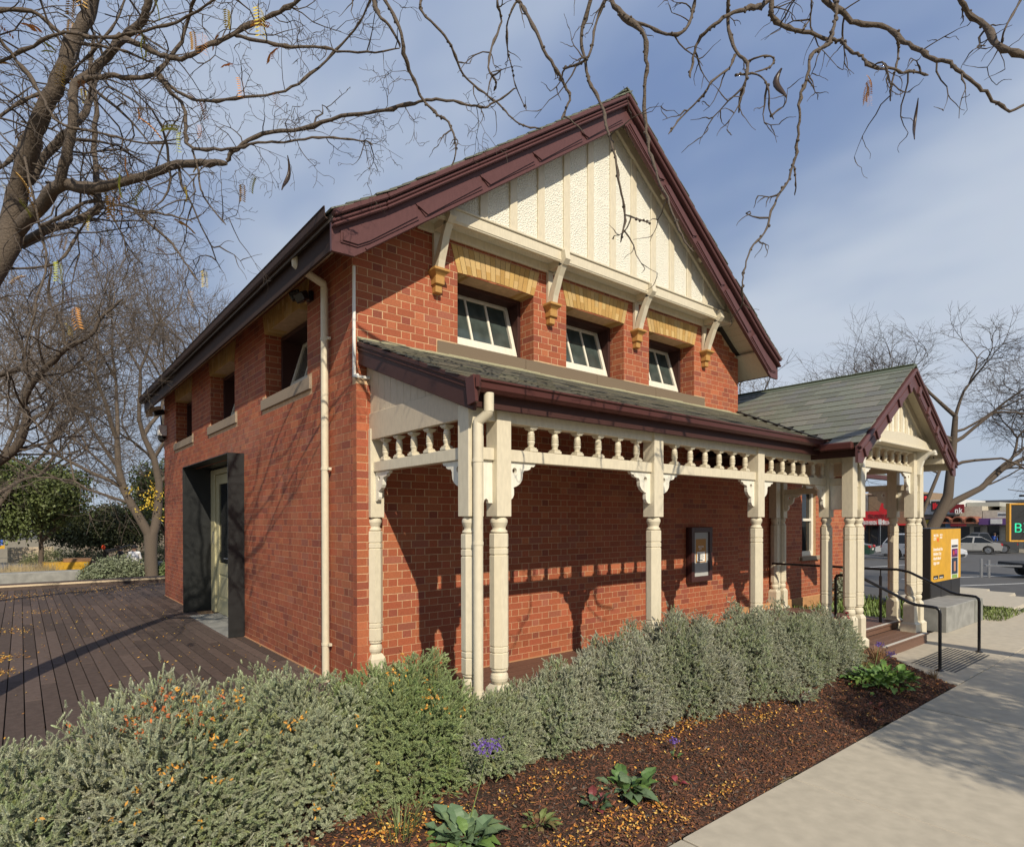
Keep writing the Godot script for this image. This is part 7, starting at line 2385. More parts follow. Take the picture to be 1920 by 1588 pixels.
	m.span(Vector3(-0.2, 0, 0.4), Vector3(0.2, 0.30, 0.5))
	put("seat", m, mats.wood, seat)
	o = thing("pram", "black pram with a wide sun canopy and an orange toy", "pram", Vector3(0.82, g, -31.9))
	m = MB.new()
	m.tube([Vector3(-0.15, 0.15, 0.2), Vector3(-0.1, 0.6, 0.2), Vector3(-0.18, 1.05, 0.2)], [0.016, 0.016, 0.016], 6)
	m.tube([Vector3(-0.15, 0.15, -0.2), Vector3(-0.1, 0.6, -0.2), Vector3(-0.18, 1.05, -0.2)], [0.016, 0.016, 0.016], 6)
	m.tube([Vector3(0.3, 0.12, 0.2), Vector3(-0.1, 0.6, 0.2)], [0.016, 0.016], 6)
	m.tube([Vector3(0.3, 0.12, -0.2), Vector3(-0.1, 0.6, -0.2)], [0.016, 0.016], 6)
	put("frame", m, mats.rubber, o)
	m = MB.new()
	m.box(Vector3(0.1, 0.52, 0), Vector3(0.6, 0.22, 0.36), Basis(Vector3.BACK, 0.25), 0.05)
	put("seat", m, mats.rubber, o)
	m = MB.new()
	m.prism(PackedVector2Array([Vector2(-0.22, 0.98), Vector2(-0.15, 0.86), Vector2(0.15, 0.88), Vector2(0.5, 1.02), Vector2(0.95, 1.24), Vector2(0.5, 1.10), Vector2(0.1, 1.02)]), Transform3D(Basis(), Vector3(0, 0, -0.3)), 0.6)
	put("canopy", m, M("canopy", Color(0.018, 0.018, 0.020), 0.8), o)
	for k in 4:
		m = MB.new()
		m.lathe([Vector2(0.03, -0.02), Vector2(0.11, -0.02), Vector2(0.11, 0.02), Vector2(0.03, 0.02)], Vector3([-0.15, 0.3][k % 2], 0.11, [-0.22, 0.22][k / 2]), 14, 0.0, true, Basis(Vector3.RIGHT, PI / 2))
		put("wheel", m, mats.rubber, o)
	m = MB.new()
	for k in 5:
		var a := TAU * k / 5.0
		m.blob(Vector3(-0.26 + cos(a) * 0.05, 1.12 + sin(a) * 0.08, 0.0), Vector3(0.045, 0.075, 0.03), Basis(Vector3.BACK, a))
	put("orange_toy", m, M("orange", Color(0.75, 0.08, 0.02), 0.6), o)

# a car facing +x with its wheels on y = 0
func car(label: String, called: String, at: Vector3, turn: float, paint: Color, kind: String, grp: String) -> void:
	var o := thing(called, label, "car" if kind != "ute" else "pickup truck", at, turn, grp)
	var L := 4.55 if kind == "sedan" else (4.4 if kind == "suv" else 5.2)
	var hb := 0.92 if kind == "sedan" else 1.02
	var ht := 1.46 if kind == "sedan" else (1.70 if kind == "suv" else 1.78)
	var f := L * 0.5
	var w := 1.78
	var wr := 0.325 if kind == "sedan" else 0.37
	var ax0 := -f + 0.95
	var ax1 := f - 0.88
	var pm := M("paint_" + called + str(int(at.x * 10)), paint, 0.25)
	pm.clearcoat_enabled = true
	pm.clearcoat = 0.6
	var prof := func(i: float) -> PackedVector2Array:
		var p := PackedVector2Array()
		p.append(Vector2(-f + 0.08 + i, 0.28 + i))
		for ax: float in [ax0, ax1]:
			for k in 9:
				var a := PI - PI * k / 8.0
				p.append(Vector2(ax + cos(a) * (wr + 0.07), maxf(0.24 + i, wr + sin(a) * (wr + 0.07))))
		p.append(Vector2(f - 0.10 - i, 0.27 + i))
		p.append(Vector2(f - i, 0.45))
		p.append(Vector2(f - 0.04 - i, 0.64))
		p.append(Vector2(f - 0.25, 0.76 - i * 0.5))
		if kind == "ute":
			p.append(Vector2(f - 1.1, hb + 0.04 - i * 0.5))
			p.append(Vector2(-f + 0.03 + i, hb - i * 0.5))
			p.append(Vector2(-f + i, 0.5))
		else:
			p.append(Vector2(f - 1.15, hb - 0.02 - i * 0.5))
			p.append(Vector2(-f + 0.5, hb + 0.03 - i * 0.5))
			p.append(Vector2(-f + 0.10 + i, hb - 0.03 - i * 0.5))
			p.append(Vector2(-f + i, 0.62))
		return p
	var b := MB.new()
	b.prism(prof.call(0.0), Transform3D(Basis(), Vector3(0, 0, -w * 0.5 + 0.07)), w - 0.14)
	b.prism(prof.call(0.035), Transform3D(Basis(), Vector3(0, 0, -w * 0.5)), w)
	# cabin
	var cab: Array = {"sedan": [f - 1.30, f - 2.15, -f + 1.35, -f + 0.50], "suv": [f - 1.20, f - 1.90, -f + 0.55, -f + 0.12], "ute": [f - 1.30, f - 2.0, -f + 2.0, -f + 1.65]}[kind]
	var y0 := hb - 0.03
	var wb := w * 0.5 - 0.06
	var wt := w * 0.5 - 0.24
	var g := MB.new()
	var pt := func(x: float, y: float, z: float) -> Vector3: return Vector3(x, y, z)
	var A := [Vector3(cab[0], y0, wb), Vector3(cab[1], ht - 0.03, wt), Vector3(cab[2], ht - 0.05, wt), Vector3(cab[3], y0 + 0.02, wb)]
	var mir := Vector3(1, 1, -1)
	b.quad(A[1], A[2], A[2] * mir, A[1] * mir, Vector3.UP)
	b.quad(A[1] + Vector3(-0.2, 0.03, -0.1), A[2] + Vector3(0.2, 0.03, -0.1), (A[2] + Vector3(0.2, 0.03, -0.1)) * mir, (A[1] + Vector3(-0.2, 0.03, -0.1)) * mir, Vector3.UP)
	for s: Array in [[A[1], A[2]], [A[1] * mir, A[1]], [A[2], A[2] * mir], [A[2] * mir, A[1] * mir]]:
		var u0: Vector3 = s[0]
		var u1: Vector3 = s[1]
		var i0 := Vector3(u0.x + (-0.2 if u0.x == A[1].x else 0.2), ht, u0.z * (wt - 0.1) / wt)
		var i1 := Vector3(u1.x + (-0.2 if u1.x == A[1].x else 0.2), ht, u1.z * (wt - 0.1) / wt)
		b.quad(u0, u1, i1, i0, Vector3.UP)
	for sg: Vector3 in [Vector3.ONE, mir]:
		b.quad(A[0] * sg, A[1] * sg, A[2] * sg, A[3] * sg, Vector3(0, 0.2, sg.z))
	b.quad(A[0], A[1], A[1] * mir, A[0] * mir, Vector3(1, 0.5, 0))
	b.quad(A[3], A[2], A[2] * mir, A[3] * mir, Vector3(-1, 0.5, 0))
	put("body", b, pm, o)
	var ins := func(p: Array, nrm: Vector3, k: float) -> void:
		var c: Vector3 = (p[0] + p[1] + p[2] + p[3]) * 0.25
		g.quad(p[0].lerp(c, k) + nrm * 0.008, p[1].lerp(c, k) + nrm * 0.008, p[2].lerp(c, k) + nrm * 0.008, p[3].lerp(c, k) + nrm * 0.008, nrm)
	ins.call([A[0], A[1], A[1] * mir, A[0] * mir], Vector3(0.7, 0.7, 0), 0.10)
	ins.call([A[3], A[2], A[2] * mir, A[3] * mir], Vector3(-0.7, 0.6, 0), 0.12)
	for sg: Vector3 in [Vector3.ONE, mir]:
		var m0: Vector3 = A[0].lerp(A[3], 0.47)
		var m1: Vector3 = A[1].lerp(A[2], 0.5)
		ins.call([A[0] * sg, A[1] * sg, m1 * sg, m0 * sg], Vector3(0, 0.25, sg.z), 0.13)
		ins.call([m0 * sg, m1 * sg, A[2] * sg, A[3] * sg], Vector3(0, 0.25, sg.z), 0.13)
	put("window", g, mats.dark_glass, o)
	for ax: float in [ax0, ax1]:
		for s: float in [-1.0, 1.0]:
			var t := MB.new()
			var bs := Basis(Vector3.RIGHT, PI / 2)
			var z := s * (w * 0.5 - 0.10)
			t.lathe([Vector2(wr * 0.6, -0.10), Vector2(wr - 0.02, -0.10), Vector2(wr, -0.07), Vector2(wr, 0.07), Vector2(wr - 0.02, 0.10), Vector2(wr * 0.6, 0.10)], Vector3(ax, wr, z), 22, 0.0, true, bs)
			var tn := put("wheel", t, mats.rubber, o)
			t = MB.new()
			t.lathe([Vector2(wr * 0.66, -0.02), Vector2(wr * 0.62, 0.0)], Vector3(ax, wr, z + s * 0.085), 22, 0.0, true, bs)
			for k in 5:
				var a := TAU * k / 5.0
				t.box(Vector3(ax + cos(a) * wr * 0.34, wr + sin(a) * wr * 0.34, z + s * 0.105), Vector3(wr * 0.56, 0.075, 0.02), Basis(Vector3.BACK, a), 0.004)
			t.lathe([Vector2(wr * 0.16, -0.01), Vector2(wr * 0.16, 0.01)], Vector3(ax, wr, z + s * 0.105), 12, 0.0, true, bs)
			put("rim", t, mats.chrome, tn)
			t = MB.new()
			t.lathe([Vector2(wr * 0.60, -0.004), Vector2(wr * 0.60, 0.004)], Vector3(ax, wr, z + s * 0.092), 20, 0.0, true, bs)
			put("brake_disc", t, M("dark_hub", Color(0.03, 0.03, 0.03), 0.5), tn)
	for s: float in [-1.0, 1.0]:
		var h := MB.new()
		h.box(Vector3(f - 0.13, 0.66, s * (w * 0.5 - 0.28)), Vector3(0.24, 0.12, 0.38), Basis(Vector3.BACK, -0.35), 0.03)
		put("headlight", h, M("lens", Color(0.55, 0.55, 0.55), 0.1), o)
		h = MB.new()
		h.box(Vector3(-f + 0.10, 0.80, s * (w * 0.5 - 0.20)), Vector3(0.22, 0.17, 0.36), Basis(), 0.03)
		put("tail_light", h, M("red_lens", Color(0.35, 0.01, 0.015), 0.15), o)
		h = MB.new()
		h.box(Vector3(cab[0] - 0.1, hb + 0.06, s * (w * 0.5 + 0.08)), Vector3(0.10, 0.13, 0.18), Basis(), 0.03)
		put("mirror", h, pm, o)
		for k in 2:
			h = MB.new()
			h.box(Vector3(0.42 - k * 0.95, hb - 0.12, s * (w * 0.5 + 0.012)), Vector3(0.16, 0.03, 0.03), Basis(), 0.008)
			put("door_handle", h, mats.chrome, o)
		h = MB.new()
		for k in 3:
			h.span(Vector3(0.62 - k * 0.95, 0.34, s * w * 0.5 - 0.003), Vector3(0.63 - k * 0.95, hb - 0.05, s * w * 0.5 + 0.003))
		put("door_seam", h, mats.rubber, o)
	var x := MB.new()
	x.box(Vector3(f - 0.01, 0.40, 0), Vector3(0.05, 0.16, 1.0), Basis(), 0.01)
	put("grille", x, mats.rubber, o)
	x = MB.new()
	x.box(Vector3(-f - 0.005, 0.62, 0), Vector3(0.02, 0.11, 0.38), Basis(), 0.003)
	put("number_plate", x, mats.white_metal, o)
	if kind == "ute":
		x = MB.new()
		x.span(Vector3(-f + 0.1, hb - 0.015, -w * 0.5 + 0.1), Vector3(-f + 1.6, hb + 0.012, w * 0.5 - 0.1))
		put("tray", x, mats.rubber, o)
		x = MB.new()
		x.tube([Vector3(-f + 1.55, hb, 0.7), Vector3(-f + 1.35, ht - 0.25, 0.6), Vector3(-f + 1.35, ht - 0.25, -0.6), Vector3(-f + 1.55, hb, -0.7)], [0.035, 0.035, 0.035, 0.035], 8)
		put("sports_bar", x, mats.rubber, o)

func right_background() -> void:
	var Y := Vector3.UP
	# concrete blocks beside the porch
	var o := thing("concrete_block", "long grey concrete block seat right of the porch steps", "seat", Vector3(11.95, -0.31, 2.25))
	var m := MB.new()
	m.span(Vector3(-1.05, 0, -0.42), Vector3(0.75, 0.50, 0.22), 0.012)
	put("block", m, mats.grey_block, o)
	o = thing("concrete_block", "short weathered end block of the concrete seat by the grass", "seat", Vector3(13.0, -0.31, 2.25))
	m = MB.new()
	m.span(Vector3(-0.27, 0, -0.42), Vector3(0.27, 0.485, 0.23), 0.012)
	put("block", m, M("old_block", Color(0.25, 0.255, 0.23), 0.85, mats.grey_block.albedo_texture, 0.9), o)
	# yellow information stand
	var k := thing("information_stand", "black information stand with a yellow poster about a phone app", "sign", Vector3(13.3, -0.32, 1.5))
	m = MB.new()
	m.span(Vector3(0, 0, -0.36), Vector3(2.18, 1.98, 0), 0.008)
	m.span(Vector3(0.02, 0.36, 0.0), Vector3(0.68, 0.70, 0.006))
	m.span(Vector3(0.72, 0.36, 0.0), Vector3(1.42, 0.70, 0.006))
	m.span(Vector3(1.46, 0.36, 0.0), Vector3(2.14, 0.70, 0.006))
	put("cabinet", m, M("cabinet", Color(0.022, 0.021, 0.022), 0.4), k)
	m = MB.new()
	m.span(Vector3(0.015, 0.735, 0.0), Vector3(2.165, 1.955, 0.012))
	var pn := put("poster", m, M("yellow_poster", Color(0.66, 0.36, 0.025), 0.45, noise_tex(0.008, 0.82, 1.0, 61, 3), 0.8), k)
	var wh: Material = mats.white_print
	var T := Basis()
	for ln: Array in [["Download the", 1.49], ["Melton City", 1.385], ["Much More", 1.28], ["App now", 1.175]]:
		var t := lettering("poster_text", ln[0], Vector3.ZERO, T, 0.072, wh, pn, 0.002)
		var bb := t.mesh.get_aabb()
		t.position = Vector3(0.16 - bb.position.x, ln[1], 0.0125)
	for ln: Array in [["MELTON", 0.17, 1.81, 0.06], ["CITY", 0.17, 1.73, 0.06], ["MUCH", 0.60, 1.82, 0.045], ["MORE", 0.60, 1.76, 0.045]]:
		var t := lettering("logo_text", ln[0], Vector3.ZERO, T, ln[3], wh, pn, 0.002)
		t.position = Vector3(ln[1] - t.mesh.get_aabb().position.x, ln[2], 0.0125)
	m = MB.new()
	m.lathe([Vector2(0.05, 0), Vector2(0.05, 0.002)], Vector3(0.46, 1.71, 0.0125), 12, 0, true, Basis(Vector3.RIGHT, PI / 2))
	put("logo_dot", m, mats.orange if mats.has("orange") else M("orange", Color(0.75, 0.08, 0.02), 0.6), pn)
	m = MB.new()
	for x: float in [0.15, 0.55]:
		m.span(Vector3(x, 0.80, 0.0121), Vector3(x + 0.33, 0.885, 0.0145), 0.001)
	put("store_badge", m, mats.rubber, pn)
	for ln: Array in [["App Store", 0.19], ["Google play", 0.575]]:
		var t := lettering("badge_text", ln[0], Vector3.ZERO, T, 0.032, wh, pn, 0.002)
		t.position = Vector3(ln[1] - t.mesh.get_aabb().position.x, 0.828, 0.015)
	m = MB.new()
	m.span(Vector3(1.41, 0.745, 0.0121), Vector3(1.96, 1.70, 0.0160), 0.001)
	put("phone_print", m, mats.white_metal, pn)
	for s: Array in [[1.45, 1.50, 1.92, 1.56, Color(0.05, 0.05, 0.06)], [1.45, 1.26, 1.92, 1.47, Color(0.10, 0.015, 0.07)], [1.45, 0.85, 1.92, 1.25, Color(0.02, 0.035, 0.06)], [1.47, 0.75, 1.90, 0.84, Color(0.22, 0.35, 0.08)], [1.62, 0.92, 1.76, 1.16, Color(0.42, 0.20, 0.12)], [1.55, 1.32, 1.66, 1.42, Color(0.45, 0.06, 0.04)], [1.70, 1.34, 1.86, 1.44, Color(0.30, 0.04, 0.22)]]:
		m = MB.new()
		m.col = s[4]
		var zz := 0.0162 if s[0] == 1.45 or s[0] == 1.47 else 0.0176
		m.span(Vector3(s[0], s[1], 0.0161), Vector3(s[2], s[3], zz))
		put("phone_print", m, mats.plain, pn)
	# grass and low planting by the porch and the blocks
	for d: Array in [["patch of green grass at the end of the concrete seat", 14.4, 2.3, 1.1, 0.5, 900, 0.12, Color(0.13, 0.17, 0.04)], ["bright green strappy leaves growing behind the porch", 11.9, 0.6, 1.9, 1.2, 1500, 0.34, Color(0.13, 0.20, 0.04)]]:
		var g := MB.new()
		for q in int(d[5]):
			var f := Vector3(d[1] + R.randf_range(-1, 1) * d[3], -0.34, d[2] + R.randf_range(-1, 1) * d[4])
			var h: float = d[6] * R.randf_range(0.5, 1.1)
			var a := R.randf() * TAU
			var w := Vector3(-sin(a), 0, cos(a)) * 0.012
			var e := f + Vector3(cos(a) * h * 0.4, h, sin(a) * h * 0.4)
			g.col = jit(d[7], 0.3)
			g.quad(f - w, f + w, e + w * 0.7, e - w * 0.7, Vector3.UP)
			g.tri(e - w * 0.7, e + w * 0.7, e + Vector3(cos(a), -0.3, sin(a)) * h * 0.35, Vector3.UP)
		var gp := put("green_grass", g, mats.leafmat, self, "stuff")
		tag(gp, d[0], "grass")
	bush("pale grey green bush behind the porch post", Vector3(12.9, -0.34, -0.4), Vector3(0.55, 0.85, 0.5), 420, Color(0.24, 0.27, 0.18))
	var soil := MB.new()
	soil.span(Vector3(10.0, -0.36, -0.3), Vector3(15.5, -0.325, 2.25))
	put("planting_bed", soil, mats.soil, self, "structure")
	# bare tree behind the stand
	var t := thing("street_tree", "spreading bare tree leaning behind the yellow information stand", "tree")
	var lm := MB.new()
	var fine := MB.new()
	lm.tube([Vector3(19.0, -0.5, -0.55), Vector3(19.13, 0.68, -0.46), Vector3(19.26, 1.26, -0.35), Vector3(19.62, 2.09, -0.07), Vector3(19.80, 2.6, 0.07), Vector3(19.86, 3.43, 0.12), Vector3(19.95, 4.27, 0.17), Vector3(20.02, 5.1, 0.2)], [0.27, 0.21, 0.185, 0.165, 0.145, 0.125, 0.10, 0.075], 12, true)
	lm.tube([Vector3(19.62, 2.05, -0.07), Vector3(19.98, 2.42, 0.19), Vector3(20.59, 2.84, 0.72), Vector3(21.12, 3.43, 1.14), Vector3(21.9, 3.93, 1.77)], [0.12, 0.11, 0.092, 0.075, 0.06], 8, true)
	lm.tube([Vector3(19.3, 1.3, -0.33), Vector3(19.15, 2.0, -0.45), Vector3(19.4, 2.8, -0.25), Vector3(19.6, 3.4, -0.1), Vector3(19.9, 4.4, -0.3)], [0.07, 0.06, 0.055, 0.05, 0.04], 7, true)
	for g: Array in [[Vector3(20.02, 5.1, 0.2), Vector3(0.1, 1, 0.2), 1.5, 0.06], [Vector3(19.95, 4.6, 0.17), Vector3(0.9, 0.3, 0.9), 2.0, 0.05], [Vector3(19.95, 4.4, 0.17), Vector3(-0.9, 0.25, -1.0), 2.4, 0.05], [Vector3(19.86, 3.9, 0.12), Vector3(-0.9, 0.35, -1.2), 2.6, 0.05], [Vector3(20.02, 5.1, 0.2), Vector3(-0.7, 0.9, -0.6), 1.9, 0.075], [Vector3(19.95, 4.27, 0.17), Vector3(0.8, 0.7, 0.7), 1.9, 0.07], [Vector3(19.95, 4.27, 0.17), Vector3(-0.8, 0.65, -0.9), 2.1, 0.07], [Vector3(19.86, 3.5, 0.12), Vector3(-0.8, 0.6, -0.5), 2.0, 0.06], [Vector3(19.86, 3.5, 0.12), Vector3(0.7, 0.5, 0.9), 1.9, 0.06], [Vector3(20.59, 2.84, 0.72), Vector3(0.3, 0.9, 0.4), 1.8, 0.06], [Vector3(21.12, 3.43, 1.14), Vector3(0.5, 0.8, 0.6), 1.7, 0.06], [Vector3(21.9, 3.93, 1.77), Vector3(0.6, 0.4, 0.7), 1.7, 0.06], [Vector3(21.9, 3.93, 1.77), Vector3(0.1, 1, 0.1), 1.7, 0.06], [Vector3(21.12, 3.43, 1.14), Vector3(0.9, 0.1, 0.3), 1.5, 0.04], [Vector3(19.9, 4.4, -0.3), Vector3(-0.9, 0.7, -0.8), 1.9, 0.045], [Vector3(19.9, 4.4, -0.3), Vector3(-0.3, 1, -0.4), 1.8, 0.045], [Vector3(19.6, 3.3, -0.1), Vector3(-1.0, 0.5, -1.0), 1.9, 0.04], [Vector3(20.6, 2.9, 0.7), Vector3(0.6, 0.2, 0.9), 1.6, 0.035]]:
		grow(lm, fine, g[0], g[1].normalized(), g[2] * 0.74, g[3] * 0.9, 5, 0.0)
	put("trunk", lm, mats.bark, t)
	put("twigs", fine, mats.twig, t, "stuff")
	bare_tree("distant bare tree seen over the ridge of the porch roof", Vector3(27.0, gy(27, 0), -13.0), [Vector3(0, -0.2, 0), Vector3(0.1, 1.8, 0), Vector3(0.0, 3.4, 0.1)], [0.24, 0.2, 0.16], [[Vector3(0, 3.4, 0.1), Vector3(-0.5, 1, -0.5), 2.7, 0.12, 0.03], [Vector3(0, 3.4, 0.1), Vector3(0.5, 1, 0.5), 2.8, 0.12, 0.03], [Vector3(0.05, 2.8, 0.1), Vector3(-0.3, 0.9, -0.9), 2.6, 0.09, 0.03], [Vector3(0.05, 2.9, 0.1), Vector3(0.2, 0.9, 0.9), 2.6, 0.09, 0.03]], 5, mats.bark, mats.grey_twig)
	# message board on its trailer
	var v := thing("message_board", "roadside message board on a trailer with green lit letters in a yellow frame", "sign", Vector3(29.9, gy(30, 0), 0.52), -0.75)
	m = MB.new()
	m.span(Vector3(-1.2, 1.55, -0.10), Vector3(1.2, 3.02, 0.06), 0.01)
	put("panel", m, M("panel", Color(0.012, 0.013, 0.014), 0.5), v)
	m = MB.new()
	m.span(Vector3(-1.26, 1.49, -0.11), Vector3(-1.19, 3.08, 0.10), 0.006)
	m.span(Vector3(1.19, 1.49, -0.11), Vector3(1.26, 3.08, 0.10), 0.006)
	m.span(Vector3(-1.19, 1.49, -0.11), Vector3(1.19, 1.555, 0.10), 0.006)
	m.span(Vector3(-1.19, 3.015, -0.11), Vector3(1.19, 3.08, 0.10), 0.006)
	put("frame", m, M("frame_yellow", Color(0.60, 0.30, 0.03), 0.5), v)
	var led := M("led_sign", Color(0.02, 0.2, 0.12), 0.5)
	led.emission_enabled = true
	led.emission = Color(0.08, 0.85, 0.60)
	led.emission_energy_multiplier = 0.9
	var lt := lettering("led_letters", "BIT", Vector3.ZERO, Basis(), 0.40, led, v, 0.01, "Droid Sans Mono", 400)
	lt.position = Vector3(-1.02 - lt.mesh.get_aabb().position.x, 2.06, 0.066)
	m = MB.new()
	for r in 6:
		for c in 3:
			if r < 2 or c > 0:
				m.span(Vector3(0.02 + c * 0.1, 2.62 + r * 0.055, 0.061), Vector3(0.10 + c * 0.1, 2.665 + r * 0.055, 0.066))
	put("led_arrow_sign", m, led, v)
	m = MB.new()
	m.span(Vector3(-0.07, 0.45, -0.08), Vector3(0.07, 1.55, 0.04), 0.01)
	put("mast", m, mats.chrome, v)
	m = MB.new()
	m.span(Vector3(-0.9, 0.38, -1.1), Vector3(1.0, 0.62, 0.7), 0.03)
	put("trailer_bed", m, mats.rubber, v)
	m = MB.new()
	m.bar(Vector3(-0.9, 0.5, -0.3), Vector3(-2.1, 0.5, -0.1), 0.08, 0.09)
	m.bar(Vector3(-0.9, 0.5, 0.3), Vector3(-2.1, 0.5, -0.05), 0.06, 0.07)
	m.span(Vector3(-1.98, 0.0, -0.13), Vector3(-1.90, 0.72, -0.05))
	m.span(Vector3(-2.3, 0.0, -0.10), Vector3(-2.22, 0.78, -0.02))
	put("drawbar", m, mats.chrome, v)
	for s: float in [-1.0, 1.0]:
		m = MB.new()
		m.lathe([Vector2(0.1, -0.09), Vector2(0.31, -0.09), Vector2(0.31, 0.09), Vector2(0.1, 0.09)], Vector3(0.2, 0.31, -0.2 + s * 0.95), 18, 0, true, Basis(Vector3.RIGHT, PI / 2))
		put("wheel", m, mats.rubber, v)
	# cars
	var gc := "cars parked across the street"
	car("dark green car with red tail light seen left of the porch posts", "parked_car", Vector3(40.6, gy(40, 0), -12.1), 1.75, Color(0.012, 0.05, 0.03), "sedan", gc)
	car("silver off roader with dark wheels between the porch posts", "parked_car", Vector3(42.6, gy(43, 0), -7.5), -1.75, Color(0.42, 0.44, 0.47), "suv", gc)
	car("silver sedan parked in front of the grey pickup", "parked_car", Vector3(59.6, gy(60, 0), -9.3), 1.82, Color(0.30, 0.30, 0.29), "sedan", gc)
	car("dark grey pickup truck behind the silver sedan", "pickup_truck", Vector3(63.9, gy(64, 0), -9.5), 1.80, Color(0.055, 0.055, 0.058), "ute", gc)
	car("white car half hidden by the yellow information stand", "parked_car", Vector3(47.2, gy(49, 0), -9.5), 1.6, Color(0.62, 0.62, 0.60), "suv", gc)
	car("pale silver car at the right edge under the message board", "parked_car", Vector3(72.0, gy(72, 0), -6.3), -1.5, Color(0.46, 0.46, 0.44), "sedan", gc)
	# bollards, pole, lamp
	for q: Array in [["left of the two dark bollards on the far kerb", 70.5, -9.2], ["right of the two dark bollards on the far kerb", 72.8, -9.0]]:
		o = thing("bollard", q[0], "bollard", Vector3(q[1], gy(q[1], 0), q[2]), 0.0, "bollards on the far kerb")
		m = MB.new()
		m.lathe([Vector2(0.07, 0), Vector2(0.07, 0.85), Vector2(0.085, 0.86), Vector2(0.085, 0.93), Vector2(0.03, 0.98)], Vector3.ZERO, 12)
		put("post", m, mats.rubber, o)
	o = thing("street_sign", "grey sign pole with two small white plates before the red shop", "sign", Vector3(62.0, gy(62, 0), -16.9), -PI / 2)
	m = MB.new()
	m.tube([Vector3(0, 0, 0), Vector3(0, 2.9, 0)], [0.035, 0.035], 8)
	put("pole", m, mats.chrome, o)
	m = MB.new()
	m.span(Vector3(-0.16, 2.45, 0.03), Vector3(0.12, 2.95, 0.05))
	m.span(Vector3(0.22, 2.5, 0.03), Vector3(0.36, 2.9, 0.05))
	m.span(Vector3(-0.03, 2.66, 0.0), Vector3(0.3, 2.70, 0.03))
	put("plate", m, mats.white_metal, o)
	o = thing("street_lamp", "street lamp with a long arm against the sky at the right edge", "street lamp", Vector3(43.5, gy(43, 0), -0.9), 0.0)
	m = MB.new()
	m.tube([Vector3(0, 0, 0), Vector3(0, 3.6, 0), Vector3(-0.4, 4.0, -0.4), Vector3(-2.0, 4.35, -2.0)], [0.09, 0.06, 0.045, 0.03], 8)
	put("pole", m, mats.chrome, o)
	m = MB.new()
	m.box(Vector3(-1.45, 3.98, -1.45), Vector3(0.3, 0.12, 0.25), Basis(Y, -0.8), 0.04)
	put("lamp_head", m, mats.rubber, o)
	shops()

func far_box(called: String, a: Vector3, b: Vector3, m: Material, parent: Node, bev := 0.0) -> MeshInstance3D:
	var q := MB.new()
	q.span(a.min(b), a.max(b), bev)
	return put(called, q, m, parent)

func shop_text(s: String, x: float, y: float, z0: float, z1: float, tall: float, m: Material, parent: Node, font := "Droid Serif") -> void:
	var t := lettering("lettering", s, Vector3.ZERO, Basis(), tall, m, parent, 0.02, font)
	var bb := t.mesh.get_aabb()
	var k := minf(1.3, (z1 - z0) / bb.size.x)
	t.transform = Transform3D(Basis(Vector3(0, 0, k), Vector3.UP, Vector3.LEFT), Vector3(x, y, (z0 + z1) * 0.5 - (bb.position.x + bb.size.x * 0.5) * k))

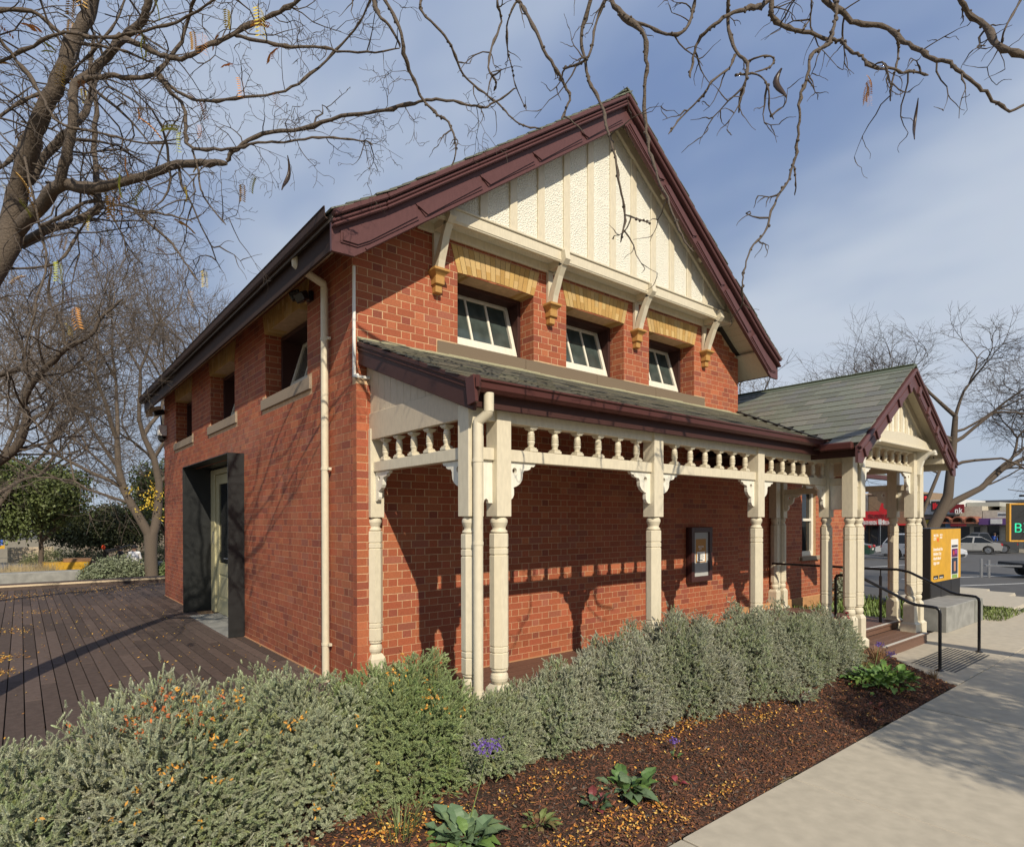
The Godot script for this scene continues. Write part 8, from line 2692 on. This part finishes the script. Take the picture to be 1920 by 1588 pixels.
func shops() -> void:
	var g := -1.2
	var red := M("red_sign", Color(0.55, 0.016, 0.020), 0.5)
	var drk := M("dark_red", Color(0.18, 0.006, 0.010), 0.5)
	var grey := M("shop_grey", Color(0.10, 0.105, 0.12), 0.7)
	var crm := M("shop_cream", Color(0.52, 0.47, 0.37), 0.8, mats.mortar.albedo_texture, 0.5)
	var wht := M("shop_white", Color(0.66, 0.66, 0.64), 0.8, mats.mortar.albedo_texture, 0.5)
	var brn := M("shop_brown", Color(0.26, 0.18, 0.11), 0.85, mats.mortar.albedo_texture, 0.5)
	var gls := M("shop_glass", Color(0.04, 0.045, 0.05), 0.1)
	var tarm := M("awning_brown", Color(0.25, 0.09, 0.05), 0.6)
	var fx := func(n: float) -> float: return 68.0 - n
	var front := func(o: Node, z0: float, z1: float, y0: float, y1: float, n: int, fm: Material) -> void:
		for k in n:
			var a := lerpf(z0, z1, float(k) / n)
			var b := lerpf(z0, z1, float(k + 1) / n)
			far_box("shop_window", Vector3(fx.call(0.03), y0 + 0.35, a + 0.06), Vector3(fx.call(-0.02), y1 - 0.06, b - 0.06), gls, o)
			far_box("window_frame", Vector3(fx.call(0.08), y0, b - 0.05), Vector3(fx.call(-0.02), y1, b + 0.05 + (0.22 if fm == crm else 0.0)), fm, o)
		far_box("stall_riser", Vector3(fx.call(0.07), y0, z0), Vector3(fx.call(-0.02), y0 + 0.33, z1), fm, o)
	# photo shop
	var o := thing("photo_shop", "brown shop with a wide red sign about photo printing", "building")
	far_box("wall", Vector3(fx.call(0), g, -20.2), Vector3(fx.call(-9), 4.65, -15.3), brn, o)
	far_box("parapet", Vector3(fx.call(0.1), 4.5, -20.2), Vector3(fx.call(-0.3), 4.75, -15.3), M("shop_trim", Color(0.42, 0.33, 0.24), 0.8), o)
	far_box("awning", Vector3(fx.call(1.6), 1.25, -20.6), Vector3(fx.call(0.0), 1.40, -15.4), red, o)
	var sg := far_box("sign_board", Vector3(fx.call(1.7), 1.40, -20.1), Vector3(fx.call(1.6), 2.72, -16.9), red, o)
	shop_text("THE PHOTO PLACE", fx.call(1.72), 2.16, -19.6, -17.1, 0.42, drk, sg)
	shop_text("PHOTO PRINTING", fx.call(1.72), 1.50, -20.1, -18.75, 0.40, mats.white_print, sg)
	shop_text("PICTURE FRAMING", fx.call(1.72), 1.50, -18.5, -17.0, 0.40, mats.white_print, sg)
	var sp := MB.new()
	sp.prism(PackedVector2Array([Vector2(-18.6, 2.72), Vector2(-17.0, 2.72), Vector2(-17.6, 2.85), Vector2(-18.0, 3.2), Vector2(-18.15, 3.65), Vector2(-18.3, 3.65)]), Transform3D(Basis(Vector3.BACK, Vector3.UP, Vector3.LEFT), Vector3(fx.call(1.6), 0, 0)), 0.1)
	put("sign_crest", sp, red, o)
	far_box("side_sign", Vector3(fx.call(1.9), 0.75, -21.2), Vector3(fx.call(1.7), 1.3, -19.9), drk, o)
	front.call(o, -20.1, -15.4, g, 1.2, 5, grey)
	o = thing("grey_building", "narrow slate grey building left of the red shop", "building")
	far_box("wall", Vector3(fx.call(0.8), g, -25.5), Vector3(fx.call(-8), 4.5, -20.25), grey, o)
	far_box("parapet", Vector3(fx.call(0.9), 4.5, -25.5), Vector3(fx.call(-8), 4.62, -20.25), M("shop_trim", Color.BLACK), o)
	# white shop with logo panels
	o = thing("white_shop", "white shop with black and red logo panels", "building")
	far_box("wall", Vector3(fx.call(0), g, -15.2), Vector3(fx.call(-9), 3.8, -12.1), wht, o)
	far_box("fascia", Vector3(fx.call(1.4), 2.15, -15.2), Vector3(fx.call(0), 2.35, -12.1), mats.rubber, o)
	var l1 := far_box("logo_panel", Vector3(fx.call(0.3), 3.45, -15.2), Vector3(fx.call(0.1), 4.4, -14.5), mats.rubber, o)
	var lb := MB.new()
	lb.blob(Vector3(fx.call(0.32), 3.9, -14.85), Vector3(0.03, 0.30, 0.32))
	put("red_mark", lb, red, l1)
	l1 = far_box("logo_panel", Vector3(fx.call(0.3), 2.66, -14.35), Vector3(fx.call(0.1), 3.66, -13.68), mats.rubber, o)
	for q: Array in [[2.85, 3.45, -14.2, -14.05], [2.95, 3.5, -14.03, -13.93], [2.85, 3.35, -13.92, -13.78]]:
		far_box("red_mark", Vector3(fx.call(0.33), q[0], q[2]), Vector3(fx.call(0.3), q[1], q[3]), red, l1)
	l1 = far_box("sign_board", Vector3(fx.call(0.5), 2.5, -12.75), Vector3(fx.call(0.3), 3.3, -11.6), drk, o)
	shop_text("nk", fx.call(0.52), 2.68, -12.3, -11.7, 0.5, mats.white_print, l1, "Droid Sans")
	front.call(o, -15.1, -12.2, g, 2.0, 3, mats.rubber)
	for q: Array in [[-14.9, Color(0.55, 0.45, 0.05)], [-14.2, Color(0.45, 0.45, 0.42)], [-13.2, Color(0.10, 0.20, 0.35)]]:
		var pm := MB.new()
		pm.col = q[1]
		pm.span(Vector3(fx.call(0.1), 0.9, q[0]), Vector3(fx.call(0.05), 1.8, q[0] + 0.45))
		put("poster", pm, mats.plain, o)
	# arched veranda shop
	o = thing("arched_shop", "cream shop with a brown awning of round arches", "building")
	far_box("wall", Vector3(fx.call(0), g, -12.05), Vector3(fx.call(-9), 3.1, -10.3), crm, o)
	far_box("upper_storey", Vector3(fx.call(-2), 3.1, -12.0), Vector3(fx.call(-9), 3.5, -9.4), M("shop_grey_wall", Color(0.35, 0.35, 0.31), 0.8), o)
	for k in 3:
		var p := PackedVector2Array()
		for e in 9:
			var a := PI * e / 8.0
			p.append(Vector2(-12.75 + k * 1.02 - cos(a) * 0.5, 1.62 + sin(a) * 0.52))
		for e in 9:
			var a := PI - PI * e / 8.0
			p.append(Vector2(-12.75 + k * 1.02 - cos(a) * 0.44, 1.56 + sin(a) * 0.46))
		var am := MB.new()
		am.prism(p, Transform3D(Basis(Vector3.BACK, Vector3.UP, Vector3.LEFT), Vector3(fx.call(0), 0, 0)), 2.0)
		put("arch_awning", am, tarm, o)
	far_box("awning_beam", Vector3(fx.call(1.95), 1.45, -13.3), Vector3(fx.call(1.85), 1.58, -10.2), tarm, o)
	var hs := far_box("hanging_sign", Vector3(fx.call(1.92), 1.2, -12.3), Vector3(fx.call(1.86), 1.42, -11.05), drk, o)
	front.call(o, -12.0, -10.35, g, 1.2, 2, crm)
	# purple fascia shop
	o = thing("purple_shop", "cream shop with a purple fascia and a white sign", "building")
	far_box("wall", Vector3(fx.call(0), g, -10.25), Vector3(fx.call(-9), 2.7, -4.0), crm, o)
	far_box("set_back", Vector3(fx.call(-3), 2.7, -9.6), Vector3(fx.call(-9), 3.1, -4.0), M("shop_grey_wall", Color.BLACK), o)
	var pf := far_box("fascia", Vector3(fx.call(1.3), 1.34, -10.25), Vector3(fx.call(0), 1.94, -4.0), M("purple", Color(0.10, 0.045, 0.17), 0.6), o)
	far_box("white_sign", Vector3(fx.call(1.36), 1.42, -9.35), Vector3(fx.call(1.3), 1.88, -8.5), wht, pf)
	var hang := far_box("hanging_sign", Vector3(fx.call(1.0), 2.05, -8.9), Vector3(fx.call(0.9), 2.5, -8.2), wht, o)
	far_box("sign_print", Vector3(fx.call(1.02), 2.18, -8.85), Vector3(fx.call(1.0), 2.36, -8.25), grey, hang)
	for k in 4:
		far_box("pier", Vector3(fx.call(0.25), g, -10.2 + k * 1.35), Vector3(fx.call(0), 1.34, -9.85 + k * 1.35), crm, o)
	front.call(o, -10.1, -4.2, g, 1.3, 5, crm)
	# person in blue outside
	var pz := -8.95
	var pr := thing("person", "person in a blue top standing outside the purple fronted shop", "person", Vector3(66.2, gy(66, 0), pz), 1.2)
	var body := skin([[Vector3(0, 0.92, 0), Vector3(0, 1.18, 0), 0.135, 0.15], [Vector3(0, 1.18, 0), Vector3(0, 1.36, 0), 0.15, 0.11], [Vector3(-0.17, 1.38, 0), Vector3(0.17, 1.38, 0), 0.07, 0.07], [Vector3(0, 1.40, 0), Vector3(0, 1.52, 0.01), 0.055, 0.052], [Vector3(0, 1.58, 0.02), Vector3(0, 1.64, 0.02), 0.085, 0.092], [Vector3(-0.19, 1.37, 0), Vector3(-0.24, 1.10, 0.02), 0.052, 0.043], [Vector3(-0.24, 1.10, 0.02), Vector3(-0.22, 0.84, 0.10), 0.04, 0.03], [Vector3(0.19, 1.37, 0), Vector3(0.24, 1.10, 0.02), 0.052, 0.043], [Vector3(0.24, 1.10, 0.02), Vector3(0.22, 0.84, 0.10), 0.04, 0.03],
		[Vector3(-0.09, 0.9, 0), Vector3(-0.10, 0.48, 0.02), 0.09, 0.062], [Vector3(-0.10, 0.48, 0.02), Vector3(-0.11, 0.08, 0), 0.058, 0.042], [Vector3(-0.11, 0.045, 0), Vector3(-0.11, 0.035, 0.15), 0.042, 0.035], [Vector3(0.09, 0.9, 0), Vector3(0.10, 0.48, 0.06), 0.09, 0.062], [Vector3(0.10, 0.48, 0.06), Vector3(0.11, 0.08, 0.02), 0.058, 0.042], [Vector3(0.11, 0.045, 0.02), Vector3(0.11, 0.035, 0.17), 0.042, 0.035]], 0.028)
	for k in body.v.size():
		var y := body.v[k].y
		body.c[k] = Color(0.03, 0.09, 0.35) if y > 0.93 and y < 1.46 else (Color(0.42, 0.24, 0.16) if y > 1.4 or (y > 0.7 and absf(body.v[k].x) > 0.19) else Color(0.03, 0.03, 0.04))
	put("body", body, mats.plain, pr)
	head_parts(pr, Vector3(0, 1.61, 0.02), 0.0, Color(0.05, 0.04, 0.03), false)
	# far skyline behind the shops
	o = thing("far_building", "pale low building on the skyline behind the shops", "building", Vector3(95, gy(95, 0), -14), -PI / 2)
	var fb := MB.new()
	fb.span(Vector3(-10, 0, -8), Vector3(14, 5.6, 0))
	put("wall", fb, crm, o)
	fb = MB.new()
	fb.span(Vector3(-10.3, 5.6, -8.3), Vector3(14.3, 5.9, 0.3))
	put("roof", fb, grey, o)
	for k in 5:
		fb = MB.new()
		fb.span(Vector3(-8.0 + k * 4.0, 3.6, -0.02), Vector3(-6.0 + k * 4.0, 5.0, 0.03))
		put("window", fb, gls, o)
